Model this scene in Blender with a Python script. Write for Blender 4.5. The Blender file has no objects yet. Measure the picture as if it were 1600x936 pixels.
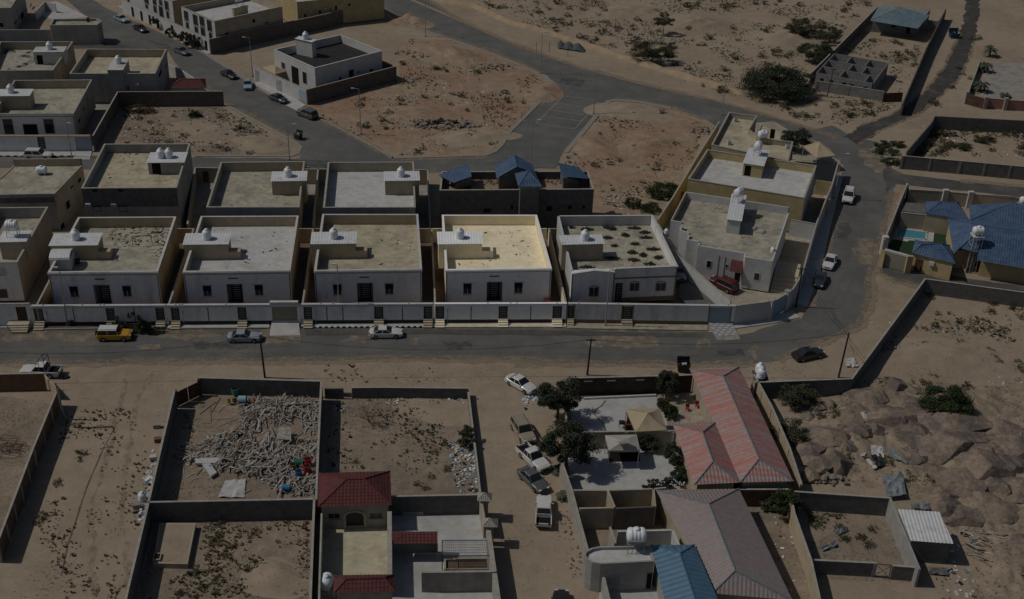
import bpy, math, random
from mathutils import Vector, Matrix
random.seed(7)
R_=math.radians
sc=bpy.context.scene
COL=sc.collection
# ---------------------------------------------------------------- camera
FPX,PITCH,ROLL,HCAM=1900.0,R_(30.0),R_(1.9),91.0
cF=Vector((0,math.cos(PITCH),-math.sin(PITCH)))
cR0=Vector((1,0,0)); cU0=Vector((0,math.sin(PITCH),math.cos(PITCH)))
cR=cR0*math.cos(ROLL)+cU0*math.sin(ROLL); cU=cU0*math.cos(ROLL)-cR0*math.sin(ROLL)
cC=Vector((0,0,HCAM))
cam=bpy.data.cameras.new('camera'); camo=bpy.data.objects.new('camera',cam); COL.objects.link(camo)
M=Matrix((cR,cU,-cF)).transposed().to_4x4(); M.translation=cC; camo.matrix_world=M
cam.sensor_fit='HORIZONTAL'; cam.sensor_width=36; cam.lens=FPX/1600*36; cam.clip_start=1; cam.clip_end=6000
sc.camera=camo
# ---------------------------------------------------------------- light
SUN_EL=R_(51.0)
w=bpy.data.worlds.new('World'); sc.world=w; w.use_nodes=True
wn=w.node_tree; bg=wn.nodes['Background']
sky=wn.nodes.new('ShaderNodeTexSky'); sky.sky_type='NISHITA'; sky.sun_disc=False
sky.sun_elevation=SUN_EL; sky.sun_rotation=R_(-90); sky.dust_density=1.5; sky.air_density=1.0
wn.links.new(sky.outputs[0],bg.inputs[0]); bg.inputs[1].default_value=0.075
sl=bpy.data.lights.new('sun','SUN'); sl.energy=4.6; sl.angle=R_(0.53); sl.color=(1,.95,.87)
so=bpy.data.objects.new('sun',sl); COL.objects.link(so)
sdir=Vector((math.cos(SUN_EL),0.0,-math.sin(SUN_EL)))      # light travels towards +x
so.rotation_euler=sdir.to_track_quat('-Z','Y').to_euler(); so.location=(-100,150,150)
vs=sc.view_settings; vs.view_transform='Standard'; vs.look='None'; vs.gamma=1; vs.use_curve_mapping=False
vs.exposure=-1.75
sc.render.engine='CYCLES'
sc.cycles.max_bounces=5; sc.cycles.diffuse_bounces=3; sc.cycles.glossy_bounces=2; sc.cycles.transparent_max_bounces=4
# ---------------------------------------------------------------- pixel -> place
def ray(px,py): return cF*FPX+cR*(px-800)+cU*(468-py)
def P(px,py,z=0.0):
    d=ray(px,py); return cC+d*((z-HCAM)/d.z)
def onv(px,py,A,B):
    "pixel on the vertical plane through A,B -> (metres along AB, height)"
    u=(B-A); u.z=0; u.normalize(); n=Vector((-u.y,u.x,0)); d=ray(px,py)
    X=cC+d*((A-cC).dot(n)/d.dot(n)); return (X-A).dot(u),X.z
def zat(px,py,base):
    "height above a ground point of something upright seen at px,py"
    d=ray(px,py); k=(base.y-cC.y)/d.y; return cC.z+d.z*k
GA=R_(4.8)
GU=Vector((math.cos(GA),math.sin(GA),0)); GV=Vector((-math.sin(GA),math.cos(GA),0))
Z3=Vector((0,0,1))
_d=P(1130,588,4.7)-P(1186,717,4.7); RIB=-(math.atan2(_d.y,_d.x)-math.pi/2)      # roof ribs run square to that ridge
# ---------------------------------------------------------------- materials
MATS={}
def mat(name,col,rough=.85,var=.12,scale=.6,bump=0.0,bscale=20,spec=.3,col2=None,mscale=.15,mlo=.45,mhi=.65,metal=0,detail=6,coord='pos',streak=None,speck=None):
    "noise-varied paint / plaster / soil; col2 is a second colour in blotches (stains, dirt, wear)"
    if name in MATS: return MATS[name]
    m=bpy.data.materials.new(name); m.use_nodes=True; n=m.node_tree.nodes; l=m.node_tree.links
    b=n['Principled BSDF']; b.inputs['Roughness'].default_value=rough; b.inputs['Specular IOR Level'].default_value=spec
    b.inputs['Metallic'].default_value=metal
    if coord=='pos':
        g=n.new('ShaderNodeNewGeometry'); vec=g.outputs['Position']
    else:
        g=n.new('ShaderNodeTexCoord'); vec=g.outputs['Object']
    t=n.new('ShaderNodeTexNoise'); t.inputs['Scale'].default_value=scale; t.inputs['Detail'].default_value=detail; t.inputs['Roughness'].default_value=.65
    l.new(vec,t.inputs['Vector'])
    mr=n.new('ShaderNodeMapRange'); mr.inputs[1].default_value=.3; mr.inputs[2].default_value=.7
    mr.inputs[3].default_value=1-var*1.6; mr.inputs[4].default_value=1+var*1.2
    l.new(t.outputs[0],mr.inputs[0])
    mx=n.new('ShaderNodeMix'); mx.data_type='RGBA'; mx.blend_type='MULTIPLY'; mx.inputs[0].default_value=1
    cc=n.new('ShaderNodeCombineColor'); 
    for i in range(3): l.new(mr.outputs[0],cc.inputs[i])
    l.new(cc.outputs[0],mx.inputs[7])
    if col2:
        t2=n.new('ShaderNodeTexNoise'); t2.inputs['Scale'].default_value=mscale; t2.inputs['Detail'].default_value=7; t2.inputs['Roughness'].default_value=.6
        if streak is None: l.new(vec,t2.inputs['Vector'])
        else:
            mp=n.new('ShaderNodeMapping'); mp.vector_type='POINT'; mp.inputs['Rotation'].default_value=(0,0,streak[0]); mp.inputs['Scale'].default_value=streak[1]; l.new(vec,mp.inputs['Vector']); l.new(mp.outputs[0],t2.inputs['Vector'])
        r2=n.new('ShaderNodeMapRange'); r2.inputs[1].default_value=mlo; r2.inputs[2].default_value=mhi; l.new(t2.outputs[0],r2.inputs[0])
        m2=n.new('ShaderNodeMix'); m2.data_type='RGBA'; m2.inputs[6].default_value=(*col,1); m2.inputs[7].default_value=(*col2,1)
        l.new(r2.outputs[0],m2.inputs[0]); l.new(m2.outputs[2],mx.inputs[6])
    else: mx.inputs[6].default_value=(*col,1)
    last=mx.outputs[2]
    if speck:      # small dark stones and dead scrub, clustered: (colour, scale, lo, hi, cluster scale)
        ts=n.new('ShaderNodeTexNoise'); ts.inputs['Scale'].default_value=speck[1]; ts.inputs['Detail'].default_value=3; l.new(vec,ts.inputs['Vector'])
        tc=n.new('ShaderNodeTexNoise'); tc.inputs['Scale'].default_value=speck[4]; tc.inputs['Detail'].default_value=4; l.new(vec,tc.inputs['Vector'])
        su=n.new('ShaderNodeMath'); su.operation='MULTIPLY_ADD'; su.inputs[1].default_value=.45; l.new(tc.outputs[0],su.inputs[0]); l.new(ts.outputs[0],su.inputs[2])
        rs=n.new('ShaderNodeMapRange'); rs.inputs[1].default_value=speck[2]; rs.inputs[2].default_value=speck[3]; l.new(su.outputs[0],rs.inputs[0])
        ms=n.new('ShaderNodeMix'); ms.data_type='RGBA'; l.new(last,ms.inputs[6]); ms.inputs[7].default_value=(*speck[0],1); l.new(rs.outputs[0],ms.inputs[0]); last=ms.outputs[2]
    l.new(last,b.inputs['Base Color'])
    if bump:
        t3=n.new('ShaderNodeTexNoise'); t3.inputs['Scale'].default_value=bscale; t3.inputs['Detail'].default_value=4; l.new(vec,t3.inputs['Vector'])
        bp=n.new('ShaderNodeBump'); bp.inputs['Strength'].default_value=bump; bp.inputs['Distance'].default_value=.12
        l.new(t3.outputs[0],bp.inputs['Height']); l.new(bp.outputs[0],b.inputs['Normal'])
    MATS[name]=m; return m
def driftmat(name,col,lo=.42,hi=.6,scale=.5,detail=9):
    "thin scatter of loose sand: patchy cover, the surface below shows through"
    if name in MATS: return MATS[name]
    m=mat(name,col,.95,.12,.8,.3,6,.1); n=m.node_tree.nodes; l=m.node_tree.links; b=n['Principled BSDF']
    g=n.new('ShaderNodeNewGeometry'); t=n.new('ShaderNodeTexNoise'); t.inputs['Scale'].default_value=scale; t.inputs['Detail'].default_value=detail; t.inputs['Roughness'].default_value=.72; l.new(g.outputs['Position'],t.inputs['Vector'])
    r=n.new('ShaderNodeMapRange'); r.inputs[1].default_value=lo; r.inputs[2].default_value=hi; l.new(t.outputs[0],r.inputs[0]); l.new(r.outputs[0],b.inputs['Alpha']); return m
def blockmat(name,col,mortar,bw=.4,bh=.2,vx=.16,rough=.92):
    "concrete block work: brick texture on (distance along wall, height)"
    if name in MATS: return MATS[name]
    m=mat(name,col,rough,vx,1.2,.25,30); n=m.node_tree.nodes; l=m.node_tree.links
    g=n.new('ShaderNodeNewGeometry'); s=n.new('ShaderNodeSeparateXYZ'); l.new(g.outputs['Position'],s.inputs[0])
    ad=n.new('ShaderNodeMath'); ad.operation='ADD'; l.new(s.outputs[0],ad.inputs[0]); l.new(s.outputs[1],ad.inputs[1])
    c=n.new('ShaderNodeCombineXYZ'); l.new(ad.outputs[0],c.inputs[0]); l.new(s.outputs[2],c.inputs[1])
    br=n.new('ShaderNodeTexBrick'); br.inputs['Scale'].default_value=1; br.inputs['Brick Width'].default_value=bw; br.inputs['Row Height'].default_value=bh
    br.inputs['Mortar Size'].default_value=.012; br.inputs['Color1'].default_value=(*col,1); br.inputs['Color2'].default_value=(*[x*.8 for x in col],1); br.inputs['Mortar'].default_value=(*mortar,1)
    l.new(c.outputs[0],br.inputs['Vector'])
    mx=[k for k in n if k.type=='MIX' and k.blend_type=='MULTIPLY'][0]; l.new(br.outputs[0],mx.inputs[6])
    return m
SAND=(.33,.268,.2)
M_sand=mat('sand',SAND,.95,.09,.5,.4,2.2,.1,(.285,.225,.165),.045,.42,.66,speck=((.17,.125,.09),2.4,.86,.97,.09))
M_yardsand=mat('yard_sand',(.285,.228,.172),.95,.16,.7,.5,3,.1,(.225,.185,.145),.12,.42,.62,speck=((.15,.115,.085),2.4,.8,.92,.14))
M_redsoil=mat('red_soil',(.30,.20,.14),.95,.16,.5,.6,3,.1,(.325,.25,.18),.1,.4,.6,speck=((.16,.115,.08),2.2,.82,.93,.12))
M_asph=mat('asphalt',(.118,.119,.114),.9,.12,.3,.3,30,.25,(.145,.142,.13),.09,.45,.62)
M_asph2=mat('asphalt_dark',(.085,.084,.081),.9,.18,.4,.3,30,.25,(.13,.124,.11),.12,.5,.66)
M_dusty=mat('dusty_asphalt',(.15,.14,.12),.92,.2,.5,.3,20,.2,(.27,.225,.17),.16,.48,.6)
M_kerb=mat('kerb_concrete',(.27,.245,.21),.9,.15,2,.2,30)
M_paint=mat('road_paint',(.36,.36,.34),.8,.35,3,0)
M_concrete=mat('concrete',(.30,.285,.255),.9,.16,.8,.25,25,.3,(.22,.2,.175),.3,.5,.68,streak=(0,(1,1,.18)))
M_pave=mat('white_paving',(.44,.44,.43),.8,.1,.9,.1,25,.3,(.36,.35,.33),.25,.5,.7)
M_whitepaint=mat('white_paint',(.52,.52,.51),.7,.08,.8,.08,25,.3,(.42,.41,.38),.4,.55,.75,streak=(0,(1,1,.18)))
M_facade=mat('white_stone_facade',(.74,.74,.74),.75,.07,1.5,.08,12,.3,(.53,.52,.5),.5,.5,.7,streak=(0,(1,1,.18)))
M_facade_b=mat('highlit_stone_facade',(.91,.91,.90),.7,.05,1.5,.06,12,.3)  # paler copy of the facade stone; the plot's highlight is put into the colour
M_cream=mat('cream_plaster',(.44,.36,.25),.88,.1,.7,.12,20,.2,(.37,.30,.205),.3,.5,.72,streak=(0,(1,1,.18)))
M_cream_b=mat('highlit_cream_plaster',(.82,.73,.53),.85,.06,.7,.08,20,.2)  # cream plaster lightened in colour to carry the highlight over the centre plot
M_roofcream=mat('cream_roof_screed',(.45,.405,.29),.92,.14,.9,.2,15,.2,(.335,.295,.225),.3,.46,.64,speck=((.2,.175,.135),1.3,.84,1.0,.25))
M_roofgrey=mat('grey_roof_screed',(.40,.37,.29),.92,.16,.9,.2,15,.2,(.29,.265,.215),.3,.45,.63,speck=((.17,.155,.13),1.3,.82,.98,.25))
M_roofwhite=mat('white_roof_coating',(.50,.50,.49),.8,.1,.9,.1,15,.3,(.40,.39,.36),.35,.5,.68,speck=((.25,.235,.21),1.3,.86,1.02,.25))
M_roofhighlit=mat('highlit_cream_roof',(.92,.81,.57),.85,.08,1.1,.1,15,.2,(.78,.68,.47),.35,.5,.66)  # paler than the neighbouring roofs: highlight painted into the colour
M_roofblack=mat('black_bitumen_roof',(.028,.027,.026),.8,.2,.8,.2,20,.3,(.04,.038,.036),.3,.5,.7)
M_beige=mat('beige_plaster',(.40,.345,.26),.9,.1,.7,.15,20,.2,(.33,.28,.21),.25,.5,.7,streak=(0,(1,1,.18)))
M_greywash=mat('grey_plaster',(.33,.325,.31),.9,.12,.7,.15,20,.2,(.26,.255,.245),.25,.5,.7,streak=(0,(1,1,.18)))
M_yellow=mat('yellow_plaster',(.47,.375,.2),.88,.1,.7,.12,20,.2,(.42,.335,.19),.3,.5,.7,streak=(0,(1,1,.18)))
M_brown=mat('brown_plaster',(.17,.105,.07),.9,.15,1,.2,20,.2,(.13,.08,.055),.3,.5,.7,streak=(0,(1,1,.18)))
M_trimbrown=mat('brown_trim',(.22,.15,.085),.85,.1,2)
M_pinkwall=mat('pink_plaster',(.30,.165,.14),.9,.12,1,.2,20)
M_block=blockmat('grey_block_wall',(.155,.15,.145),(.11,.105,.10))
M_blockb=blockmat('brown_grey_block_wall',(.165,.14,.12),(.12,.1,.085))
M_blocklt=blockmat('light_block_wall',(.27,.265,.26),(.2,.195,.19))
M_coping=mat('coping_concrete',(.35,.33,.29),.9,.15,1.5,.2,20)
M_glass=mat('dark_glass',(.02,.022,.025),.12,.0,1,0,1,.6)
M_black=mat('black_metal',(.018,.018,.018),.5,.1,3,0,1,.4)
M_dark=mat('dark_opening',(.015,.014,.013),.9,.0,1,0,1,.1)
M_frame=mat('white_frame',(.5,.5,.49),.5,.03,2)
M_tin=mat('white_tin',(.62,.63,.64),.45,.08,1.2,0,1,.5,(.44,.43,.41),.5,.55,.75)
M_tank=mat('white_tank_plastic',(.74,.78,.82),.4,.05,1,0,1,.5)
M_steel=mat('galvanised_steel',(.28,.28,.28),.5,.1,3,0,1,.5,metal=.3)
M_bluetile=mat('blue_roof_tile',(.055,.098,.18),.6,.2,1.2,0,1,.4,(.075,.122,.2),.5,.42,.6)
M_redtile=mat('red_roof_tile',(.12,.04,.038),.8,.16,1.5,0,1,.2,(.10,.036,.035),.4,.45,.65)
M_redtin=mat('faded_red_tin',(.40,.15,.12),.6,.1,2,0,1,.4,(.30,.28,.275),.62,.42,.6,streak=(RIB,(.2,4.2,.3)))
M_greytin=mat('faded_grey_red_tin',(.28,.20,.185),.6,.1,2,0,1,.4,(.245,.225,.22),.6,.38,.58,streak=(RIB,(.2,4.2,.3)))
M_bluetin=mat('blue_tin',(.075,.16,.245),.5,.1,1.5,0,1,.5,(.06,.13,.205),.4,.5,.7)
M_tealtin=mat('teal_grey_tin',(.13,.19,.215),.6,.12,1,0,1,.4,(.17,.225,.24),.15,.45,.6)
M_ridge=mat('grey_ridge_cap',(.16,.205,.235),.6,.1,2)
M_tent=mat('beige_canvas',(.40,.33,.22),.9,.07,1,.05,30)
M_tentg=mat('grey_canvas',(.40,.38,.34),.9,.06,1,.05,30)
M_wood=mat('weathered_timber',(.37,.35,.315),.9,.25,2.5,.2,15,.2,(.25,.23,.205),1.2,.45,.6,coord='obj')
M_rock=mat('granite_rock',(.26,.205,.16),.95,.22,1.6,1.0,2.6,.15,(.15,.122,.108),.3,.44,.6)
M_stone=mat('rubble_stone',(.25,.225,.195),.95,.2,1.5,.5,6,.15,(.19,.165,.14),.6,.45,.6)
M_leaf=mat('green_leaf',(.045,.07,.026),.7,.35,1.3,0,1,.25,(.06,.08,.03),.8,.45,.6)
M_leafdk=mat('dark_green_leaf',(.048,.062,.036),.65,.35,1.3,0,1,.3,(.07,.082,.05),.8,.45,.6)
M_leafolive=mat('olive_leaf',(.092,.094,.056),.8,.3,1.3,0,1,.2,(.065,.075,.038),.6,.45,.6)
M_dry=mat('dry_scrub',(.15,.118,.075),.9,.3,1.3,0,1,.15,(.095,.085,.045),.4,.45,.6)
M_bark=mat('bark',(.11,.085,.065),.95,.2,3,.3,10)
M_tyre=mat('tyre_rubber',(.016,.016,.016),.9,.1,3)
M_rim=mat('wheel_rim',(.3,.3,.31),.35,.05,3,0,1,.5,metal=.6)
M_lampglass=mat('lamp_lens',(.6,.6,.6),.2,.0,1,0,1,.5)
M_taillamp=mat('tail_lamp_red',(.25,.015,.012),.25,0,1,0,1,.5)
M_rust=mat('rusty_metal',(.115,.06,.042),.85,.3,2,.3,12,.3,(.075,.042,.032),.8,.4,.6)
M_pole=mat('lamp_post_paint',(.30,.30,.29),.5,.06,2,0,1,.4)
M_polewood=mat('black_pole',(.03,.029,.028),.8,.15,2)
M_grassgreen=mat('artificial_grass',(.022,.05,.018),.95,.2,2,.2,30)
M_pool=mat('pool_water',(.06,.27,.36),.06,.08,1.2,.12,3,.6)
M_poolwall=mat('pool_tile',(.16,.36,.42),.4,.05,2)
M_dampsoil=mat('dark_soil',(.12,.092,.07),.95,.2,1,.4,4)
M_grate=mat('blue_painted_gate',(.30,.375,.42),.6,.05,1)
M_gatebeige=mat('beige_shutter',(.26,.24,.18),.7,.06,1)
M_step=mat('cream_step_stone',(.46,.40,.30),.8,.08,1,.1,15)
M_stepb=mat('highlit_step_stone',(.85,.76,.58),.8,.06,1,.1,15)  # step stone with the plot's highlight painted in
# ---------------------------------------------------------------- objects
def prop(o,label=None,cat=None,group=None,kind=None):
    if label: o['label']=label
    if cat: o['category']=cat
    if group: o['group']=group
    if kind: o['kind']=kind
    return o
def thing(name,label,cat,loc=(0,0,0),rotz=0,group=None):
    o=bpy.data.objects.new(name,None); COL.objects.link(o); o.location=loc; o.rotation_euler=(0,0,rotz); o.empty_display_size=.3
    return prop(o,label,cat,group)
def worldpos(o):
    p=Vector(o.location); q=o.parent
    while q: p=p+Vector(q.location); q=q.parent
    return p
def link(name,me,parent=None,loc=None):
    o=bpy.data.objects.new(name,me); COL.objects.link(o)
    if parent: o.parent=parent
    if loc is not None: o.location=loc
    return o
class MB:
    def __init__(s): s.v=[];s.f=[];s.mi=[];s.cur=0
    def add(s,vs,fs):
        b=len(s.v); s.v+= [tuple(x) for x in vs]; s.f+=[tuple(b+i for i in f) for f in fs]; s.mi+=[s.cur]*len(fs); return s
    def quad(s,a,b,c,d): return s.add([a,b,c,d],[(0,1,2,3)])
    def box(s,c,sx,sy,sz,rz=0.0):
        "c = centre of the bottom face"
        c=Vector(c); u=Vector((math.cos(rz),math.sin(rz),0)); v=Vector((-math.sin(rz),math.cos(rz),0))
        return s.obox(c+Z3*sz/2,u*sx/2,v*sy/2,Z3*sz/2)
    def obox(s,c,a,b,d):
        vs=[c+a*i+b*j+d*k for k in(-1,1) for j in(-1,1) for i in(-1,1)]
        return s.add(vs,[(0,2,3,1),(4,5,7,6),(0,1,5,4),(2,6,7,3),(0,4,6,2),(1,3,7,5)])
    def strip(s,A,B,nin,t,z0,z1):
        "wall slab: outer face on A-B, thickness t along nin"
        A=Vector(A);B=Vector(B);A.z=B.z=0
        vs=[A+Z3*z0,B+Z3*z0,B+nin*t+Z3*z0,A+nin*t+Z3*z0,A+Z3*z1,B+Z3*z1,B+nin*t+Z3*z1,A+nin*t+Z3*z1]
        return s.add(vs,[(0,3,2,1),(4,5,6,7),(0,1,5,4),(1,2,6,5),(2,3,7,6),(3,0,4,7)])
    def prism(s,poly,z0,z1):
        n=len(poly); vs=[(p[0],p[1],z0) for p in poly]+[(p[0],p[1],z1) for p in poly]
        fs=[tuple(range(n-1,-1,-1)),tuple(range(n,2*n))]+[(i,(i+1)%n,n+(i+1)%n,n+i) for i in range(n)]
        return s.add(vs,fs)
    def tube(s,a,b,r,r2=None,n=6,cap=True):
        a=Vector(a);b=Vector(b);r2=r if r2 is None else r2; d=(b-a)
        if d.length<1e-6: return s
        d.normalize(); e=Vector((0,0,1)) if abs(d.z)<.9 else Vector((1,0,0)); x=d.cross(e).normalized(); y=d.cross(x)
        vs=[];
        for (c,q) in((a,r),(b,r2)):
            for i in range(n):
                t=2*math.pi*i/n; vs.append(c+x*math.cos(t)*q+y*math.sin(t)*q)
        fs=[(i,(i+1)%n,n+(i+1)%n,n+i) for i in range(n)]
        if cap: fs+=[tuple(range(n-1,-1,-1)),tuple(range(n,2*n))]
        return s.add(vs,fs)
    def path(s,pts,r,n=5):
        for a,b in zip(pts,pts[1:]): s.tube(a,b,r,n=n)
        return s
    def lathe(s,c,prof,n=16,ax='z'):
        c=Vector(c); vs=[];m=len(prof)
        for (r,h) in prof:
            for i in range(n):
                t=2*math.pi*i/n
                q=(r*math.cos(t),r*math.sin(t),h) if ax=='z' else (h,r*math.cos(t),r*math.sin(t)) if ax=='x' else (r*math.cos(t),h,r*math.sin(t))
                vs.append(c+Vector(q))
        fs=[(j*n+i,j*n+(i+1)%n,(j+1)*n+(i+1)%n,(j+1)*n+i) for j in range(m-1) for i in range(n)]
        fs+=[tuple(range(n-1,-1,-1)),tuple(range((m-1)*n,m*n))]
        return s.add(vs,fs)
    def build(s,name,mats,parent=None,smooth=False):
        o0=worldpos(parent) if parent else Vector((0,0,0))
        if parent is not None and parent.type=='EMPTY' and parent.rotation_euler.z: raise ValueError('rotated parent')
        me=bpy.data.meshes.new(name); me.from_pydata([(x[0]-o0.x,x[1]-o0.y,x[2]-o0.z) for x in s.v],[],s.f)
        for m in (mats if isinstance(mats,(list,tuple)) else [mats]): me.materials.append(m)
        if any(s.mi): me.polygons.foreach_set('material_index',s.mi)
        if smooth: me.polygons.foreach_set('use_smooth',[True]*len(me.polygons))
        me.update(); return link(name,me,parent)
    def mesh(s,name,mats,smooth=False):
        me=bpy.data.meshes.new(name); me.from_pydata([tuple(x) for x in s.v],[],s.f)
        for m in (mats if isinstance(mats,(list,tuple)) else [mats]): me.materials.append(m)
        if any(s.mi): me.polygons.foreach_set('material_index',s.mi)
        if smooth: me.polygons.foreach_set('use_smooth',[True]*len(me.polygons))
        me.update(); return me
def copy_tree(o,parent=None):
    c=o.copy(); COL.objects.link(c); c.parent=parent
    for ch in list(o.children): copy_tree(ch,c)
    return c
def center(pts):
    c=Vector((0,0,0))
    for p in pts: c=c+Vector((p[0],p[1],0))
    return c/len(pts)
def inward(A,B,ctr):
    u=(B-A); u=Vector((u.x,u.y,0)).normalized(); n=Vector((-u.y,u.x,0))
    return n if (ctr-A).dot(n)>0 else -n
# ---------------------------------------------------------------- walls with real openings
def wall_mesh(mb,A,B,nin,t,z0,z1,holes=()):
    "slab from A to B with rectangular openings (u0,u1,za,zb)"
    A=Vector((A[0],A[1],0));B=Vector((B[0],B[1],0)); L=(B-A).length; u=(B-A)/L
    us=sorted({0,L,*[h[0] for h in holes],*[h[1] for h in holes]}); zs=sorted({z0,z1,*[h[2] for h in holes],*[h[3] for h in holes]})
    us=[x for x in us if 0<=x<=L]; zs=[z for z in zs if z0<=z<=z1]
    def inh(x,z): return any(h[0]<x<h[1] and h[2]<z<h[3] for h in holes)
    Q=lambda x,z,d: A+u*x+nin*d+Z3*z
    for a,b in zip(us,us[1:]):
        for c,d in zip(zs,zs[1:]):
            if inh((a+b)/2,(c+d)/2): continue
            mb.quad(Q(a,c,0),Q(b,c,0),Q(b,d,0),Q(a,d,0)); mb.quad(Q(b,c,t),Q(a,c,t),Q(a,d,t),Q(b,d,t))
    for h in holes:
        a,b,c,d=h; mb.quad(Q(a,c,0),Q(a,c,t),Q(a,d,t),Q(a,d,0)); mb.quad(Q(b,c,0),Q(b,d,0),Q(b,d,t),Q(b,c,t)); mb.quad(Q(a,d,0),Q(a,d,t),Q(b,d,t),Q(b,d,0)); mb.quad(Q(a,c,0),Q(b,c,0),Q(b,c,t),Q(a,c,t))
    mb.quad(Q(0,z1,0),Q(L,z1,0),Q(L,z1,t),Q(0,z1,t)); mb.quad(Q(0,z0,0),Q(0,z0,t),Q(0,z1,t),Q(0,z1,0)); mb.quad(Q(L,z0,0),Q(L,z1,0),Q(L,z1,t),Q(L,z0,t))
    return mb
def fbox(mb,A,u,nin,a,b,c,d,y0,y1):
    "box in wall coordinates: along a..b, height c..d, depth y0..y1 (negative = proud)"
    ctr=A+u*((a+b)/2)+nin*((y0+y1)/2)+Z3*((c+d)/2)
    return mb.obox(ctr,u*((b-a)/2),nin*((y1-y0)/2),Z3*((d-c)/2))
def window(parent,A,B,nin,rect,style='slide',fm=None,deep=.12,name='window',gm=None):
    "frame, panes and sill set into an opening"
    A=Vector((A[0],A[1],0));B=Vector((B[0],B[1],0));u=(B-A).normalized();a,b,c,d=rect; fm=fm or M_frame; f=.06
    mb=MB()
    for r in((a,a+f,c,d),(b-f,b,c,d),(a+f,b-f,c,c+f),(a+f,b-f,d-f,d)): fbox(mb,A,u,nin,*r,deep-.06,deep+.02)
    if style!='door': fbox(mb,A,u,nin,(a+b)/2-.03,(a+b)/2+.03,c+f,d-f,deep-.05,deep+.02)
    w=mb.build(name,fm,parent)
    if style=='door':
        fbox(MB(),A,u,nin,a+f,b-f,c,d-f,deep,deep+.05).build('panel',gm or M_dark,w)
    else:
        m=(a+b)/2
        for (x,y) in((a+f,m-.03),(m+.03,b-f)): fbox(MB(),A,u,nin,x,y,c+f,d-f,deep,deep+.03).build('pane',gm or M_glass,w)
        fbox(MB(),A,u,nin,a-.08,b+.08,c-.09,c-.002,-.08,deep-.062).build('sill',fm,w)
    return w
def slat_gate(parent,A,B,nin,rect,deep=.12,fm=None,sm=None,name='gate'):
    "black metal gate of horizontal bars in an opening"
    A=Vector((A[0],A[1],0));B=Vector((B[0],B[1],0));u=(B-A).normalized();a,b,c,d=rect; fm=fm or M_black; f=.07
    mb=MB()
    for r in((a,a+f,c,d),(b-f,b,c,d),(a+f,b-f,c,c+f),(a+f,b-f,d-f,d)): fbox(mb,A,u,nin,*r,deep-.05,deep+.02)
    fbox(mb,A,u,nin,a+f,b-f,c+f,d-f,deep+.03,deep+.05)
    g=mb.build(name,fm,parent); n=7
    for i in range(n):
        z=c+f+(d-c-2*f)*(i+.5)/n
        fbox(MB(),A,u,nin,a+f+.12,b-f-.1,z-.05,z+.05,deep-.02,deep+.01).build('slat',sm or M_steel,g)
    return g
# ---------------------------------------------------------------- roofs
def roof_plane(mb,A,B,C,D,w=.3,row=.4,amp=.03,step=.03):
    "pressed tile / corrugated sheet: A,B eave ends, C above B, D above A; ridged columns run up the slope, rows step"
    A,B,C,D=[Vector(x) for x in(A,B,C,D)]
    x=(B-A).normalized(); nrm=(B-A).cross((C+D)/2-A).normalized()
    if nrm.z<0: nrm=-nrm
    L=(B-A).length; xd,xc=(D-A).dot(x),(C-A).dot(x)
    H=max((((C+D)/2)-A).length*.5+(((C+D)/2)-B).length*.0,.05); mid=(C+D)/2; H=(mid-(A+x*(mid-A).dot(x))).length
    x0=min(0,xd);x1=max(L,xc); k0=int(math.floor(x0/w));k1=int(math.ceil(x1/w)); rows=max(1,int(round(H/row))) if row else max(1,int(H/.45))
    def line(t):
        l=A.lerp(D,t); r=B.lerp(C,t); a,b=(l-A).dot(x),(r-A).dot(x); out=[]
        for k in range(k0,k1+1):
            q=min(max(k*w,a),b); f=(q-a)/(b-a) if b-a>1e-6 else 0; out.append(l.lerp(r,f)+nrm*(amp*(k%2)))
        return out
    for r in range(rows):
        lo=[p+nrm*step for p in line(r/rows)]; hi=line((r+1)/rows); n=len(lo); fs=[]
        for i in range(n-1):
            if (lo[i]-lo[i+1]).length>.08*w or (hi[i]-hi[i+1]).length>.08*w: fs.append((i,i+1,n+i+1,n+i))
        mb.add(lo+hi,fs)
        if step and r>0:
            pr=[q-nrm*step for q in lo]; mb.add(pr+lo,[(i,i+1,n+i+1,n+i) for i in range(n-1) if (lo[i]-lo[i+1]).length>.08*w])
    return mb
def ridge(mb,a,b,r=.09): return mb.tube(Vector(a)+Z3*.04,Vector(b)+Z3*.04,r,n=6)
def sheet(parent,quad,w=.22,amp=.028,mats=None,name='roof_sheet',row=0):
    mb=MB(); roof_plane(mb,*quad,w=w,row=row,amp=amp,step=.02 if row else 0)
    return mb.build(name,mats or M_tin,parent)

M_gravel=mat('dark_gravel',(.066,.064,.06),.95,.2,.6,.4,8,.15,(.105,.097,.084),.25,.5,.68)
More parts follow.
